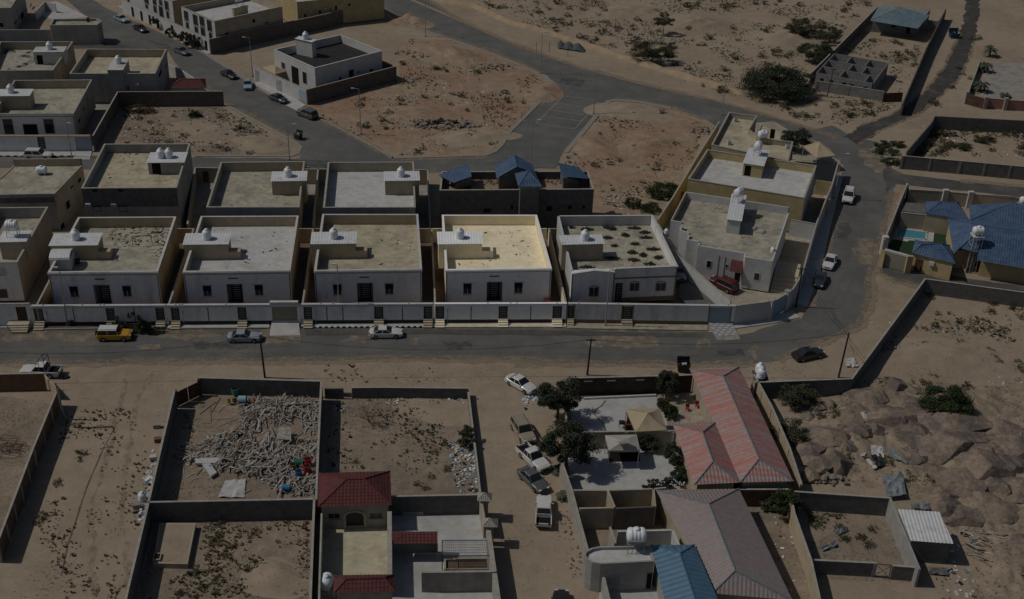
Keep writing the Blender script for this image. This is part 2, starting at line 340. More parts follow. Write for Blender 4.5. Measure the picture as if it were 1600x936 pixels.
# ================================================================ ground, roads, pavements
def struct(o): o['kind']='structure'; return o
def ragged(pts,j=.25,stepm=1.2,seed=1):
    "subdivide a closed outline (metres) and shake its edge"
    rnd=random.Random(seed); out=[]; n=len(pts)
    for i in range(n):
        a=Vector((pts[i][0],pts[i][1],0)); b=Vector((pts[(i+1)%n][0],pts[(i+1)%n][1],0)); L=(b-a).length; k=max(1,int(L/stepm)); 
        nn=Vector((-(b-a).y,(b-a).x,0)).normalized() if L>0 else Vector((0,0,0)); ph=rnd.random()*6
        for q in range(k):
            s=q*stepm; o=(math.sin(s*.55+ph)*.5+math.sin(s*1.3+ph*2)*.3+rnd.uniform(-.6,.6))*j if 0<q else 0
            out.append(a+(b-a)*(q/k)+nn*o)
    return out
def flat(name,pts,z,m,j=0,seed=1,kind='structure',stepm=1.2,parent=None):
    poly=[Vector((p[0],p[1],0)) for p in pts]
    if j: poly=ragged(poly,j,stepm,seed)
    mb=MB(); mb.add([(p.x,p.y,z) for p in poly],[tuple(range(len(poly)))])
    o=mb.build(name,m,parent)
    me=o.data
    if me.polygons[0].normal.z<0: me.flip_normals()
    # triangulate long n-gons
    import bmesh
    bm=bmesh.new(); bm.from_mesh(me); bmesh.ops.triangulate(bm,faces=bm.faces[:],ngon_method='EAR_CLIP'); bm.to_mesh(me); bm.free()
    if kind and not parent: o['kind']=kind
    return o
def px(*pts,z=0): return [P(x,y,z) for x,y in pts]
# one sheet to the horizon, finer in view with soft undulation off the roads
g=MB(); g.add([(-3000,-1500,0),(3000,-1500,0),(3000,5000,0),(-3000,5000,0)],[(0,1,2,3)])
struct(g.build('ground',M_sand))
def kerb(name,pts,wd=.3,h=.14,m=None,z=0,side=1):
    "kerb stones along a pixel line"
    q=[Vector((p.x,p.y,0)) for p in px(*pts)]; mb=MB(); L=[];Rr=[]
    for i,p in enumerate(q):
        d=(q[min(i+1,len(q)-1)]-q[max(i-1,0)]).normalized(); n=Vector((-d.y,d.x,0))*side; L.append(p); Rr.append(p+n*wd)
    for i in range(len(q)-1):
        a,b,c,d=L[i],L[i+1],Rr[i+1],Rr[i]
        vs=[a,b,c,d]; mb.add([v+Z3*(z-.02) for v in vs]+[v+Z3*(z+h) for v in vs],[(4,5,6,7),(0,1,5,4),(2,3,7,6),(1,2,6,5),(3,0,4,7)])
    return struct(mb.build(name,m or M_kerb))
def band(name,pts,wd,z0,z1,m,side=1):
    q=[Vector((p.x,p.y,0)) for p in px(*pts)]; mb=MB()
    L=[];Rr=[]
    for i,p in enumerate(q):
        d=(q[min(i+1,len(q)-1)]-q[max(i-1,0)]).normalized(); n=Vector((-d.y,d.x,0))*side; L.append(p); Rr.append(p+n*wd)
    for i in range(len(q)-1):
        vs=[L[i],L[i+1],Rr[i+1],Rr[i]]; mb.add([v+Z3*z0 for v in vs]+[v+Z3*z1 for v in vs],[(4,5,6,7),(0,1,5,4),(2,3,7,6),(1,2,6,5),(3,0,4,7)])
    return struct(mb.build(name,m))
# roads (each sheet a few mm above the one below)
flat('main_street',px((-60,508),(400,509),(800,510),(1100,518),(1150,524),(1210,508),(1252,498),(1262,480),(1283,420),(1307,314),(1318,262),(1296,232),(1260,205),(1300,196),(1335,215),(1372,222),(1386,255),(1400,268),(1398,300),(1388,345),(1374,400),(1360,440),(1362,468),(1345,509),(1292,532),(1215,564),(1180,568),(1075,570),(870,567),(800,562),(600,561),(480,564),(240,565),(160,568),(-60,569)),.004,M_asph,.28,3)
flat('compound_street',px((1372,226),(1390,262),(1412,272),(1500,283),(1660,300),(1660,318),(1580,306),(1400,288),(1385,300)),.012,M_asph2,.2,4)
flat('lower_lane',px((1376,405),(1372,425),(1400,440),(1440,448),(1450,435),(1540,458),(1660,474),(1660,458),(1500,432),(1400,414)),.008,M_asph2,.25,5)
flat('back_road',px((560,-30),(585,5),(640,38),(700,58),(760,78),(820,102),(850,116),(866,128),(862,146),(800,205),(788,225),(776,238),(760,245),(610,249),(300,246),(-60,240),(-60,262),(300,268),(690,270),(868,263),(884,234),(947,157),(962,155),(1000,158),(1050,168),(1100,186),(1122,200),(1250,214),(1330,232),(1311,217),(1244,194),(1189,177),(1152,167),(1100,153),(1000,130),(905,105),(800,68),(720,32),(660,-5),(640,-30)),.008,M_asph,.3,6)
flat('diagonal_street',px((92,-10),(136,27),(158,44),(163,68),(262,80),(280,107),(304,122),(350,160),(400,187),(462,220),(474,230),(468,246),(480,252),(600,254),(615,249),(590,234),(550,212),(512,192),(462,172),(448,165),(400,137),(375,120),(322,86),(257,54),(195,26),(165,12),(130,-10)),.012,M_asph,.12,7)
flat('side_alley_road',px((-40,66),(60,66),(165,66),(262,79),(262,84),(160,76),(60,76),(-40,76)),.016,M_asph2,.1,8)
flat('gravel_lane',px((1318,214),(1345,196),(1385,182),(1420,163),(1450,136),(1475,105),(1487,78),(1500,52),(1508,20),(1508,-20),(1530,-20),(1530,20),(1523,60),(1514,92),(1500,122),(1468,152),(1440,176),(1415,187),(1375,204),(1342,226)),.05,M_gravel,.45,9,stepm=.7)
# thin drifts of sand over the asphalt
DR=[((918,520),(960,517),(1000,516),(1018,524),(1030,540),(1000,545),(940,543),(910,536)),((0,517),(60,516),(150,520),(190,530),(120,535),(40,532),(0,531)),((230,516),(330,517),(360,524),(300,532),(235,528)),((212,541),(250,538),(252,546),(215,548)),
    ((560,526),(600,530),(570,538),(530,533)),((640,531),(660,529),(655,540),(640,539)),((1332,388),(1340,372),(1358,372),(1370,384),(1368,404),(1350,415),(1335,405)),((1340,232),(1375,228),(1385,262),(1370,272),(1350,258)),((1085,532),(1110,530),(1110,545),(1092,545)),
    ((800,565),(860,560),(850,572),(800,575)),((1170,545),(1182,530),(1180,552),(1178,566)),((405,516),(480,512),(470,535),(415,540))]
M_drift=driftmat('sand_scatter',(.31,.255,.19),.33,.64,.6); M_fringe=driftmat('sand_fringe',(.32,.255,.185),.34,.70,1.3); M_track=driftmat('wheel_track_dust',(.225,.19,.15),.42,.95,.9); M_tar=driftmat('tar_patch',(.085,.085,.082),.42,.75,.6)
for i,d in enumerate(DR): flat('sand_drift',px(*d),.024+.0008*i,M_drift,.6,20+i,stepm=.7)
# broken sandy edges along the asphalt
def fringe(pts,w0,w1,z,seed,m=None):
    q=[Vector((p.x,p.y,0)) for p in px(*pts)]; A=[];B=[]
    for i,p in enumerate(q):
        d=(q[min(i+1,len(q)-1)]-q[max(i-1,0)]).normalized(); n=Vector((-d.y,d.x,0)); A.append(p+n*w0); B.append(p-n*w1)
    return flat('sand_fringe',A+B[::-1],z,m or M_fringe,.35,seed,stepm=.8)
EDG=[((-50,569),(160,568),(240,565),(480,564),(600,561),(800,562),(870,567),(1075,570),(1180,568)),((1215,564),(1292,532),(1345,509),(1361,470),(1360,440),(1374,400),(1388,345),(1398,300)),((585,5),(640,38),(700,58),(760,78),(820,102),(850,116)),((660,-5),(720,32),(800,68),(905,105),(1000,130),(1100,153),(1152,167),(1244,194),(1311,217)),((962,155),(1000,158),(1050,168),(1100,186)),((305,122),(350,160),(400,187),(462,220)),((462,172),(512,192),(550,212),(590,234),(615,249),(700,247),(760,245)),((1345,196),(1385,182),(1420,163),(1450,136),(1475,105),(1487,78),(1500,52)),((1342,226),(1375,204),(1415,187),(1440,176),(1468,152),(1500,122),(1514,92),(1523,60)),((1500,283),(1600,291)),((1372,425),(1400,440),(1440,448))]
for i,e in enumerate(EDG):
    k_=.35 if i in(7,8) else .9; fringe(e,k_,k_,.054+.0006*i,130+i)
fringe(((0,516),(260,515),(420,515),(680,514),(890,517),(1100,523)),.3,1.3,.046,150,M_track); fringe(((1262,480),(1283,420),(1307,314)),.2,.9,.047,151)
# long wheel tracks on asphalt and sand
TR=[((-40,541),(300,541),(700,539),(1000,544),(1180,545)),((-40,552),(300,552),(700,550),(1000,555),(1160,556)),((1235,535),(1300,505),(1330,440),(1345,370),(1352,300)),((1225,528),(1285,500),(1315,440),(1330,370),(1338,300)),((650,5),(760,55),(900,105),(1040,145),(1180,182)),((110,5),(200,48),(320,105),(440,165),(540,215)),((300,256),(500,257),(700,257),(820,252)),((205,936),(190,800),(200,700),(215,620),(240,580)),((150,936),(140,800),(175,690),(190,620),(200,580))]
for i,t in enumerate(TR): fringe(t,.3,.3,.0605+.0005*i,170+i,M_track)
# old tar repairs
for i,d in enumerate((((300,536),(390,535),(388,546),(305,547)),((690,534),(735,533),(738,545),(700,546)),((1120,548),(1160,546),(1165,556),(1122,557)),((880,120),(915,125),(905,135),(872,130)),((420,250),(520,252),(515,262),(425,260)),((230,62),(262,70),(280,82),(250,76)),((1310,350),(1330,345),(1325,375),(1308,372)))): flat('tar_repair',px(*d),.0665+.0004*i,M_tar,.3,190+i,stepm=.8)
# worn, darker parking strip by the kerb and pale tyre-worn lane
flat('worn_strip',px((475,515),(680,514.5),(890,517),(1100,522),(1095,527),(880,524),(660,522),(478,524)),.036,M_asph2,.15,41)
# kerbs of the empty lots
kerb('lot_kerb',((590,20),(640,40),(700,60),(760,80),(820,104),(850,118),(865,130),(860,146),(800,206),(788,226),(776,238),(760,244),(612,248.5)),.8,.12,side=-1)
kerb('lot_kerb',((880,238),(947,158),(962,155.5),(1000,158.5),(1050,168.5)),1.0,.12,side=-1)
kerb('lot_kerb',((305,245),(455,245.5),(468,241),(473,230),(462,221),(400,188),(350,161)),.7,.12,side=1)
kerb('lot_kerb',((322,87),(375,121),(400,137)),1.3,.1,side=1)
kerb('lot_kerb',((465,173),(512,192.5),(550,212.5),(590,234.5),(612,248.5)),.5,.12,side=1)
band('verge',((640,0),(720,34),(800,70),(905,107),(1000,132),(1100,155)),1.0,0,.03,M_sand,side=1)
# painted parking bays
pk=MB()
def pline(a,b,wd=.13,z=.034):
    A,B=P(*a),P(*b); d=(B-A).normalized(); n=Vector((-d.y,d.x,0))*wd/2; A=A+Z3*z;B=B+Z3*z; pk.quad(A-n,B-n,B+n,A+n)
for a,b in(((880.5,150),(837.5,193)),((837.5,193),(898,201.5)),((898,201.5),(935.5,160)),((880.5,150),(932,156)),((860,172),(914,180)),((852,181),(906,189)),((870,161),(924,170))): pline(a,b)
struct(pk.build('parking_bay_lines',M_paint))
# pale raised bank along the upper verge
def ridge_bank(name,pts,wd,h,m,seed):
    rnd=random.Random(seed); q=[Vector((p.x,p.y,0)) for p in px(*pts)]; pp=[]
    for a,b in zip(q,q[1:]):
        k=max(1,int((b-a).length/2)); pp+=[a+(b-a)*(i/k) for i in range(k)]
    vs=[];fs=[];prof=((-1,0),(-.6,.55),(-.2,.95),(.2,1),(.6,.5),(1,0))
    for i,p in enumerate(pp):
        d=(pp[min(i+1,len(pp)-1)]-pp[max(i-1,0)]).normalized(); n=Vector((-d.y,d.x,0)); hh=h*rnd.uniform(.7,1.2)*min(1,i/2,(len(pp)-1-i)/2)
        for (s,t) in prof: vs.append(p+n*(s*wd*rnd.uniform(.9,1.1))+Z3*(t*hh-.01))
    m_=len(prof)
    for i in range(len(pp)-1):
        for j in range(m_-1): fs.append((i*m_+j,i*m_+j+1,(i+1)*m_+j+1,(i+1)*m_+j))
    mb=MB(); mb.add(vs,fs); return struct(mb.build(name,m,smooth=True))
M_bank=mat('pale_sand_bank',(.36,.275,.185),.95,.12,.5,.4,3,.1)
ridge_bank('sand_bank',((680,0),(740,10),(800,37),(870,56),(960,86),(1050,115),(1150,144),(1200,156)),1.1,.9,M_bank,5)
# dirt mounds on the empty lots
def mound(name,c,rx,ry,h,m,seed,rz=0):
    rnd=random.Random(seed); N=14;K=22; vs=[];fs=[]; c=P(*c); ph=[rnd.uniform(0,6) for _ in range(4)]
    for i in range(N+1):
        r=i/N
        for k in range(K):
            t=2*math.pi*k/K; e=1+.15*math.sin(2*t+ph[0])+.1*math.sin(3*t+ph[1])
            x,y=rx*r*e*math.cos(t),ry*r*e*math.sin(t); X=x*math.cos(rz)-y*math.sin(rz);Y=x*math.sin(rz)+y*math.cos(rz)
            z=h*(.5+.5*math.cos(math.pi*r))*(1+.25*math.sin(x*1.1+ph[2])*math.cos(y*1.3+ph[3]))+rnd.uniform(-.05,.05)*h*(1-r)
            vs.append((c.x+X,c.y+Y,z-.02*(i==N)))
    for i in range(N):
        for k in range(K): fs.append((i*K+k,i*K+(k+1)%K,(i+1)*K+(k+1)%K,(i+1)*K+k))
    mb=MB(); mb.add(vs,fs); return struct(mb.build(name,m,smooth=True))
for i,(c,rx,ry,h,rz) in enumerate((((700,85),11,7,1.6,-.5),((640,35),6,5,1.8,0),((740,215),10,4,.9,.1),((850,145),4,7,1.0,-.5),((980,175),9,6,.8,0),((930,230),5,7,.9,-.3),((1010,225),7,8,1.0,0),((650,175),8,6,.5,0),((320,205),9,6,.6,0),((410,225),7,4,.7,0),((1090,40),14,10,1.5,0),((980,20),12,9,1.2,.4),((1230,60),10,9,1.3,0),((1480,560),12,9,1.0,.3),((1290,165),7,4,.7,0),((430,905),4,3.5,.7,0),((690,640),6,4,.25,0))):
    mound('dirt_mound',c,rx,ry,h,M_redsoil if i in(0,1,3,5,6,7) else M_sand,60+i,rz)

flat('lot_soil',px((500,184),(470,160),(618,131),(640,60),(700,62),(760,82),(820,106),(848,120),(858,132),(854,146),(796,206),(782,226),(770,238),(620,244),(590,228)),.003,M_redsoil,.6,34); flat('lot_soil',px((900,240),(950,162),(1000,162),(1050,172),(1105,195),(1085,245),(1045,310),(1010,345),(935,340),(905,290)),.003,M_redsoil,.6,35)
# ================================================================ house builders
def V2(p): return Vector((p[0],p[1],0))
class House: pass
def sarea(c): return sum(c[i].x*c[(i+1)%len(c)].y-c[(i+1)%len(c)].x*c[i].y for i in range(len(c)))/2
def inset(c,d):
    "offset a polygon inwards by d (list of world xy)"
    n=len(c); sg=1 if sarea(c)>0 else -1; out=[]
    for i in range(n):
        a,b,e=c[i-1],c[i],c[(i+1)%n]; u1=(b-a).normalized();u2=(e-b).normalized(); n1=Vector((-u1.y,u1.x,0))*sg;n2=Vector((-u2.y,u2.x,0))*sg
        k=1+n1.dot(n2); out.append(b+(n1+n2)*(d/max(k,.3)))
    return out
def mwall(mb,a,b,ai,bi,nin,t,z0,z1,holes=()):
    "mitred wall segment with openings"
    L=(b-a).length;u=(b-a)/L
    us=sorted({0,L,*[x for h in holes for x in h[:2]]}); zs=sorted({z0,z1,*[x for h in holes for x in h[2:]]}); us=[x for x in us if 0<=x<=L]; zs=[z for z in zs if z0<=z<=z1]
    inh=lambda x,z: any(h[0]<x<h[1] and h[2]<z<h[3] for h in holes)
    def Q(x,z,d):
        if d and x==0: return ai+Z3*z
        if d and x==L: return bi+Z3*z
        return a+u*x+nin*d+Z3*z
    for p,q in zip(us,us[1:]):
        for c,d in zip(zs,zs[1:]):
            if inh((p+q)/2,(c+d)/2): continue
            mb.quad(Q(p,c,0),Q(q,c,0),Q(q,d,0),Q(p,d,0)); mb.quad(Q(q,c,t),Q(p,c,t),Q(p,d,t),Q(q,d,t))
    for h in holes:
        p,q,c,d=h; mb.quad(Q(p,c,0),Q(p,c,t),Q(p,d,t),Q(p,d,0)); mb.quad(Q(q,c,0),Q(q,d,0),Q(q,d,t),Q(q,c,t)); mb.quad(Q(p,d,0),Q(p,d,t),Q(q,d,t),Q(q,d,0)); mb.quad(Q(p,c,0),Q(q,c,0),Q(q,c,t),Q(p,c,t))
    mb.quad(a+Z3*z1,b+Z3*z1,bi+Z3*z1,ai+Z3*z1)
    return mb
def house(name,label,quad,zt,zb,par,walls,roofm,cat='house',group=None,front_holes=(),t=.22,coping=None,side_holes=None,pars=None):
    """flat-roofed house on a polygon of roof-edge corners (world xy); edge 0 is the front. walls: one material or one per edge.
    pars: parapet height per edge above the roof"""
    h=House(); c=[V2(q) for q in quad]; n=len(c); h.c=c; ctr=center(c); h.ctr=ctr; h.zr=zt-par; h.zt=zt; h.zb=zb
    h.o=thing(name,label,cat,(ctr.x,ctr.y,zb),group=group)
    if not isinstance(walls,(list,tuple)): walls=[walls]*n
    E=[(c[i],c[(i+1)%n]) for i in range(n)]; sg=1 if sarea(c)>0 else -1; ci=inset(c,t); tops=[zt]*n if not pars else [h.zr+p for p in pars]
    h.nin=[]; h.E=E; h.t=t
    for i,(a,b) in enumerate(E):
        u=(b-a).normalized(); nn=Vector((-u.y,u.x,0))*sg; h.nin.append(nn)
        hl=list(front_holes) if i==0 else list((side_holes or {}).get(i,()))
        mwall(MB(),a,b,ci[i],ci[(i+1)%n],nn,t,zb-.05,tops[i],hl).build('front_wall' if i==0 else 'back_wall' if i==2 and n==4 else 'side_wall',walls[i],h.o)
    MB().prism(inset(c,t*.7) if sg>0 else inset(c,t*.7)[::-1],h.zr-.25,h.zr).build('roof',roofm,h.o)
    if coping:
        co=inset(c,-.05); cn=inset(c,t+.04); mb=MB()
        for i in range(n):
            k=(i+1)%n; z=tops[i]+.002
            vs=[co[i],co[k],cn[k],cn[i]]; mb.add([v+Z3*z for v in vs]+[v+Z3*(z+.09) for v in vs],[(4,5,6,7),(0,1,5,4),(2,3,7,6),(0,3,2,1)])
        mb.build('coping',coping,h.o)
    return h
def fr(h,i,f0,f1,z0,z1):
    a,b=h.E[i]; L=(b-a).length; return (L*f0,L*f1,z0,z1)
def pxrect(h,i,x0,y0,x1,y1):
    a,b=h.E[i]; u0,za=onv(x0,y1,a,b); u1,zb=onv(x1,y0,a,b)
    if u0>u1: u0,u1=u1,u0
    return (u0,u1,za,zb)
def add_window(h,i,rect,**k):
    a,b=h.E[i]; return window(h.o,a,b,h.nin[i],rect,**k)
def flat_window(h,i,rect,fm=None,gm=None,name='window'):
    "small window far away: dark opening panel with a frame, set on the wall face"
    a,b=h.E[i]; u=(b-a).normalized(); n=h.nin[i]; x0,x1,z0,z1=rect
    mb=MB(); f=.07
    for r in((x0,x0+f,z0,z1),(x1-f,x1,z0,z1),(x0+f,x1-f,z0,z0+f),(x0+f,x1-f,z1-f,z1)): fbox(mb,a,u,n,*r,-.05,.01)
    w=mb.build(name,fm or M_frame,h.o); fbox(MB(),a,u,n,x0+f,x1-f,z0+f,z1-f,-.02,.01).build('pane',gm or M_glass,w); return w
def aircon(h,i,u,z):
    a,b=h.E[i]; d=(b-a).normalized(); n=h.nin[i]
    o=fbox(MB(),a,d,n,u-.4,u+.4,z,z+.5,-.4,-.01).build('air_conditioner',M_frame,h.o)
    fbox(MB(),a,d,n,u-.3,u+.1,z+.06,z+.44,-.42,-.401).build('grille',M_steel,o); return o
def box_tower(h,bl,br,top,back,zr,wallm,roofm=None,z0=None,over=.18,slope=.12,name='stair_tower',door=None,flatroof=False):
    "stair room on the roof: front-base pixels bl,br at height zr, a top pixel, a back pixel at roof height"
    A=P(*bl,zr);B=P(*br,zr);A.z=B.z=0; zs=onv(top[0],top[1],A,B)[1]; D=P(*back,zs); u=(B-A).normalized(); n=Vector((-u.y,u.x,0)); dp=max(1.0,(D-A).dot(n))
    C=B+n*dp;D=A+n*dp; z0=zr+.003 if z0 is None else z0
    mb=MB(); t=.2
    for (a,b,q) in((A,B,n),(C,D,-n)): wall_mesh(mb,a,b,q,t,z0,zs,[door] if door and a is A else [])
    wall_mesh(mb,B+n*t,C-n*t,-u,t,z0,zs); wall_mesh(mb,D-n*t,A+n*t,u,t,z0,zs)
    mb.prism([A+u*.1+n*.1,B-u*.1+n*.1,C-u*.1-n*.1,D+u*.1-n*.1],zs-.2,zs-.06)
    tw=mb.build(name,wallm,h.o)
    if door: fbox(MB(),A,u,n,door[0],door[1],door[2],door[3],.1,.16).build('door',M_dark,tw)
    o=over
    if not flatroof: sheet(tw,(A-u*o-n*o+Z3*(zs+.03),B+u*o-n*o+Z3*(zs+.03),C+u*o+n*o+Z3*(zs+.03+slope),D-u*o+n*o+Z3*(zs+.03+slope)),mats=roofm or M_tin)
    else: MB().prism([A-u*o-n*o,B+u*o-n*o,C+u*o+n*o,D-u*o+n*o],zs+.002,zs+.12).build('roof_slab',roofm or M_roofwhite,tw)
    return tw,(A,B,C,D,zs,u,n)
# ---- water tanks: prototypes in local coordinates
def tank_upright():
    o=thing('water_tank','proto','water tank'); r=.56
    prof=[(.5,0),(r,.05)]
    for k in range(4): z=.12+k*.22; prof+=[(r,z),(r+.035,z+.05),(r+.035,z+.12),(r,z+.17)]
    prof+=[(r,1.03),(r*.86,1.16),(r*.5,1.3),(.24,1.36)]
    link('body',MB().lathe((0,0,0),prof,18).mesh('tank_body',M_tank,True),o)
    link('lid',MB().lathe((0,0,0),[(.23,1.36),(.25,1.38),(.25,1.44),(.1,1.5)],12).mesh('tank_lid',M_tank,True),o)
    link('pipe',MB().path([Vector((.5,.1,.1)),Vector((.8,.1,.06)),Vector((.9,.5,.05))],.03).mesh('tank_pipe',M_steel),o)
    return o
def tank_lying(L=1.5,r=.55,stand=0.0,blue=False):
    o=thing('water_tank','proto','water tank'); z=r+stand+.12
    prof=[(r*.55,-L/2),(r*.9,-L/2+.1),(r,-L/2+.2)]
    k=4; seg=(L-.4)/k
    for i in range(k): s=-L/2+.2+i*seg; prof+=[(r,s+seg*.2),(r+.03,s+seg*.35),(r+.03,s+seg*.7),(r,s+seg*.85)]
    prof+=[(r,L/2-.2),(r*.9,L/2-.1),(r*.55,L/2)]
    link('body',MB().lathe((0,0,z),prof,18,'x').mesh('tank_body',M_tank,True),o)
    link('lid',MB().lathe((0,0,z),[(.24,r-.05),(.26,r+.08),(.1,r+.14)],12).mesh('tank_lid',M_tank,True),o)
    mb=MB()
    for sx in(-1,1):
        if stand:
            for sy in(-1,1): mb.tube((sx*L*.42,sy*r*.8,0),(sx*L*.42,sy*r*.8,stand+.12),.035)
            mb.tube((sx*L*.42,-r*.8,stand+.1),(sx*L*.42,r*.8,stand+.1),.035); mb.tube((sx*L*.42,-r*.8,.4),(sx*L*.42,r*.8,stand),.02)
    if stand:
        for sy in(-1,1): mb.tube((-L*.42,sy*r*.8,stand+.1),(L*.42,sy*r*.8,stand+.1),.035)
    if stand: link('stand',mb.mesh('tank_stand',M_steel),o)
    else:
        for sx in(-1,1): link('foot',MB().box((sx*L*.3,0,0),.15,r*1.4,.3).mesh('tank_foot',M_tank),o)
    return o
PT_UP=tank_upright(); PT_LY=tank_lying(); PT_LYS=tank_lying(1.6,.6,.9)
USED=set()
def place(proto,loc,rz=0,label=None,group=None,s=1.0):
    o=proto if proto.name not in USED else copy_tree(proto)
    USED.add(proto.name if o is proto else o.name)
    s*=1.12; o.location=loc; o.rotation_euler=(0,0,rz); o.scale=(s,s,s)
    prop(o,label,None,group)
    if group is None and 'group' in o: del o['group']
    return o
# ================================================================ front row
SIDE_C=(M_facade,M_cream,M_cream,M_cream)
QH={1:((75,426.5),(246.5,425),(275,339.2),(122.5,340.2)),2:((286,425.5),(453.3,423.3),(466.3,337.8),(314,338.5)),3:((491,424),(659,421.5),(653,335.3),(504,335.3)),4:((696.5,422.7),(861.7,420),(838.5,336.5),(690.7,336.5))}
ZT,ZY=6.2,.8
LB={1:'white stone front house with rubbish, pipe frame and tin dome shed on its roof',2:'white stone front house with a white coated roof and garage shutter in its wall',
    3:'white stone front house with clean cream roof beside the brightest house',4:'brightest white stone front house with pale cream roof, pink shrub in its front yard'}
RM={1:M_roofgrey,2:M_roofwhite,3:M_roofcream,4:M_roofhighlit}
HS={}
for k in(1,2,3,4):
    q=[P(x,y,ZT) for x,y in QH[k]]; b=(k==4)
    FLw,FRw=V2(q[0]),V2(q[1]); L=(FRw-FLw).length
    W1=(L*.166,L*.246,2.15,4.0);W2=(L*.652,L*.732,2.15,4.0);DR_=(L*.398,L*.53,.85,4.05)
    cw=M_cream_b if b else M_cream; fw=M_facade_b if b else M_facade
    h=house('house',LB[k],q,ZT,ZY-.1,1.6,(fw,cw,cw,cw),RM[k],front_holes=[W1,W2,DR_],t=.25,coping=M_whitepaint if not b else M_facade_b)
    HS[k]=h; a,bb=h.E[0]; u=(bb-a).normalized(); n=h.nin[0]
    for W in(W1,W2):
        w=window(h.o,a,bb,n,W,fm=M_frame,deep=.14); x0,x1,z0,z1=W
        fbox(MB(),a,u,n,x0+.02,x1-.02,z0+.95,z1-.02,.02,.075).build('upper_dark_panel',M_dark,w)  # plain dark panel over the upper half of the window
        fbox(MB(),a,u,n,x0-.12,x1+.12,z1+.02,z1+.12,-.12,-.002).build('lintel',M_frame,w)
    x0,x1,z0,z1=DR_
    mb=MB(); fbox(mb,a,u,n,x0-.1,x0-.002,z0-.1,z1+.1,-.04,.1);fbox(mb,a,u,n,x1+.002,x1+.1,z0-.1,z1+.1,-.04,.1);fbox(mb,a,u,n,x0-.002,x1+.002,z1+.002,z1+.1,-.04,.1)
    po=mb.build('porch_frame',M_black,h.o)
    mb=MB(); wall_mesh(mb,a+u*(x0-.3)+n*1.3,a+u*(x1+.3)+n*1.3,n,.1,z0-.1,z1+.2); mb.strip(a+u*(x0-.2)+n*.3,a+u*(x0-.2)+n*1.3,u,.19,z0-.1,z1+.1); mb.strip(a+u*(x1+.2)+n*.3,a+u*(x1+.2)+n*1.3,-u,.19,z0-.1,z1+.1); mb.build('porch_wall',M_concrete,h.o)
    slat_gate(h.o,a+n*1.15,bb+n*1.15,n,(x0+.35,x1-.25,z0,z1-.5),deep=.08,sm=M_frame,name='door')
    # cornice, corner lines, name plate, lamps
    mb=MB(); fbox(mb,a,u,n,-.05,L+.05,ZT-.34,ZT-.22,-.09,-.003); fbox(mb,a,u,n,-.09,L+.09,ZT-.2,ZT-.02,-.14,-.003); mb.build('cornice',fw if b else M_whitepaint,h.o)
    mb=MB(); fbox(mb,a,u,n,.1,.2,ZY-.1,ZT-.36,-.015,-.002); fbox(mb,a,u,n,L-.2,L-.1,ZY-.1,ZT-.36,-.015,-.002); fbox(mb,a,u,n,.2,L-.2,ZT-.44,ZT-.36,-.015,-.002); mb.build('dark_border',M_black,h.o)
    mb=MB(); fbox(mb,a,u,n,L*.415,L*.505,5.03,5.2,-.03,-.002); mb.build('name_plate',M_black,h.o)
    for f in(.21,.69): fbox(MB(),a,u,n,L*f-.06,L*f+.06,5.0,5.12,-.12,-.002).build('wall_lamp',M_steel,h.o)
# stair towers of the row
TW={1:(((84,406.5),(196,404.5),(84,383.6),(159,366)),),2:(((292,406),(376,404.5),(290,382),(361,366)),),3:(((491,404.5),(573,403),(489,381),(556,364)),),4:(((687,404.8),(769,403.4),(685,381.2),(753,363.5)),)}
M_tinb=mat('highlit_white_tin',(.90,.91,.92),.4,.05,1.2,0,1,.5)  # tin lightened: highlight over the centre house painted into the colour
TWW={1:(82,155),2:(290,358),3:(488,556),4:(685.5,753)}
for k,((bl,br,tp,bk),) in TW.items():
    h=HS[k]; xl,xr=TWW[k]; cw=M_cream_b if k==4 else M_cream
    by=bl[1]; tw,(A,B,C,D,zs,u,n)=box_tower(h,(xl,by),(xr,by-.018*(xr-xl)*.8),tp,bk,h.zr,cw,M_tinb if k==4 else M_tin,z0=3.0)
    # low landing beside it
    A2=B+u*.002; w2=1.7; MB().prism([A2+n*.01,A2+u*w2+n*.01,A2+u*w2+n*1.3,A2+n*1.3],h.zr+.003,h.zr+1.25).build('landing',cw,h.o)
    MB().prism([A2+n*1.31,A2+u*w2+n*1.31,A2+u*w2+n*2.6,A2+n*2.6],h.zr+.003,h.zr+.35).build('landing_step',cw,h.o)
    pz=zs+.1; c=A+(B-A)*.5+n*((D-A).length*.5)
    place(PT_UP,(c.x,c.y,pz),random.uniform(-.6,.6),{1:'white water tank on the tin stair roof behind the dome shed',2:'white water tank above the white coated roof of the street row',3:'white water tank on the cream roofed house left of the brightest house',4:'white water tank with a coiled hose on the brightest house'}[k])
    HS[k].tw=(A,B,C,D,zs,u,n)
# ---- house 5: gabled front, brown trim
q5=[P(x,y,ZT) for x,y in((892,423.5),(1059,417),(1019.5,336.5),(871,337.5))]
h5=house('house','grey fronted house with brown trim, gabled bay and dark stains on its roof',q5,ZT,ZY-.1,1.6,(M_facade,M_facade,M_whitepaint,M_whitepaint),M_roofgrey,front_holes=[],coping=None,t=.25)
HS[5]=h5; a,b=h5.E[0]; u=(b-a).normalized(); n=h5.nin[0]; L=(b-a).length
ub,_=onv(959,422,a,b)
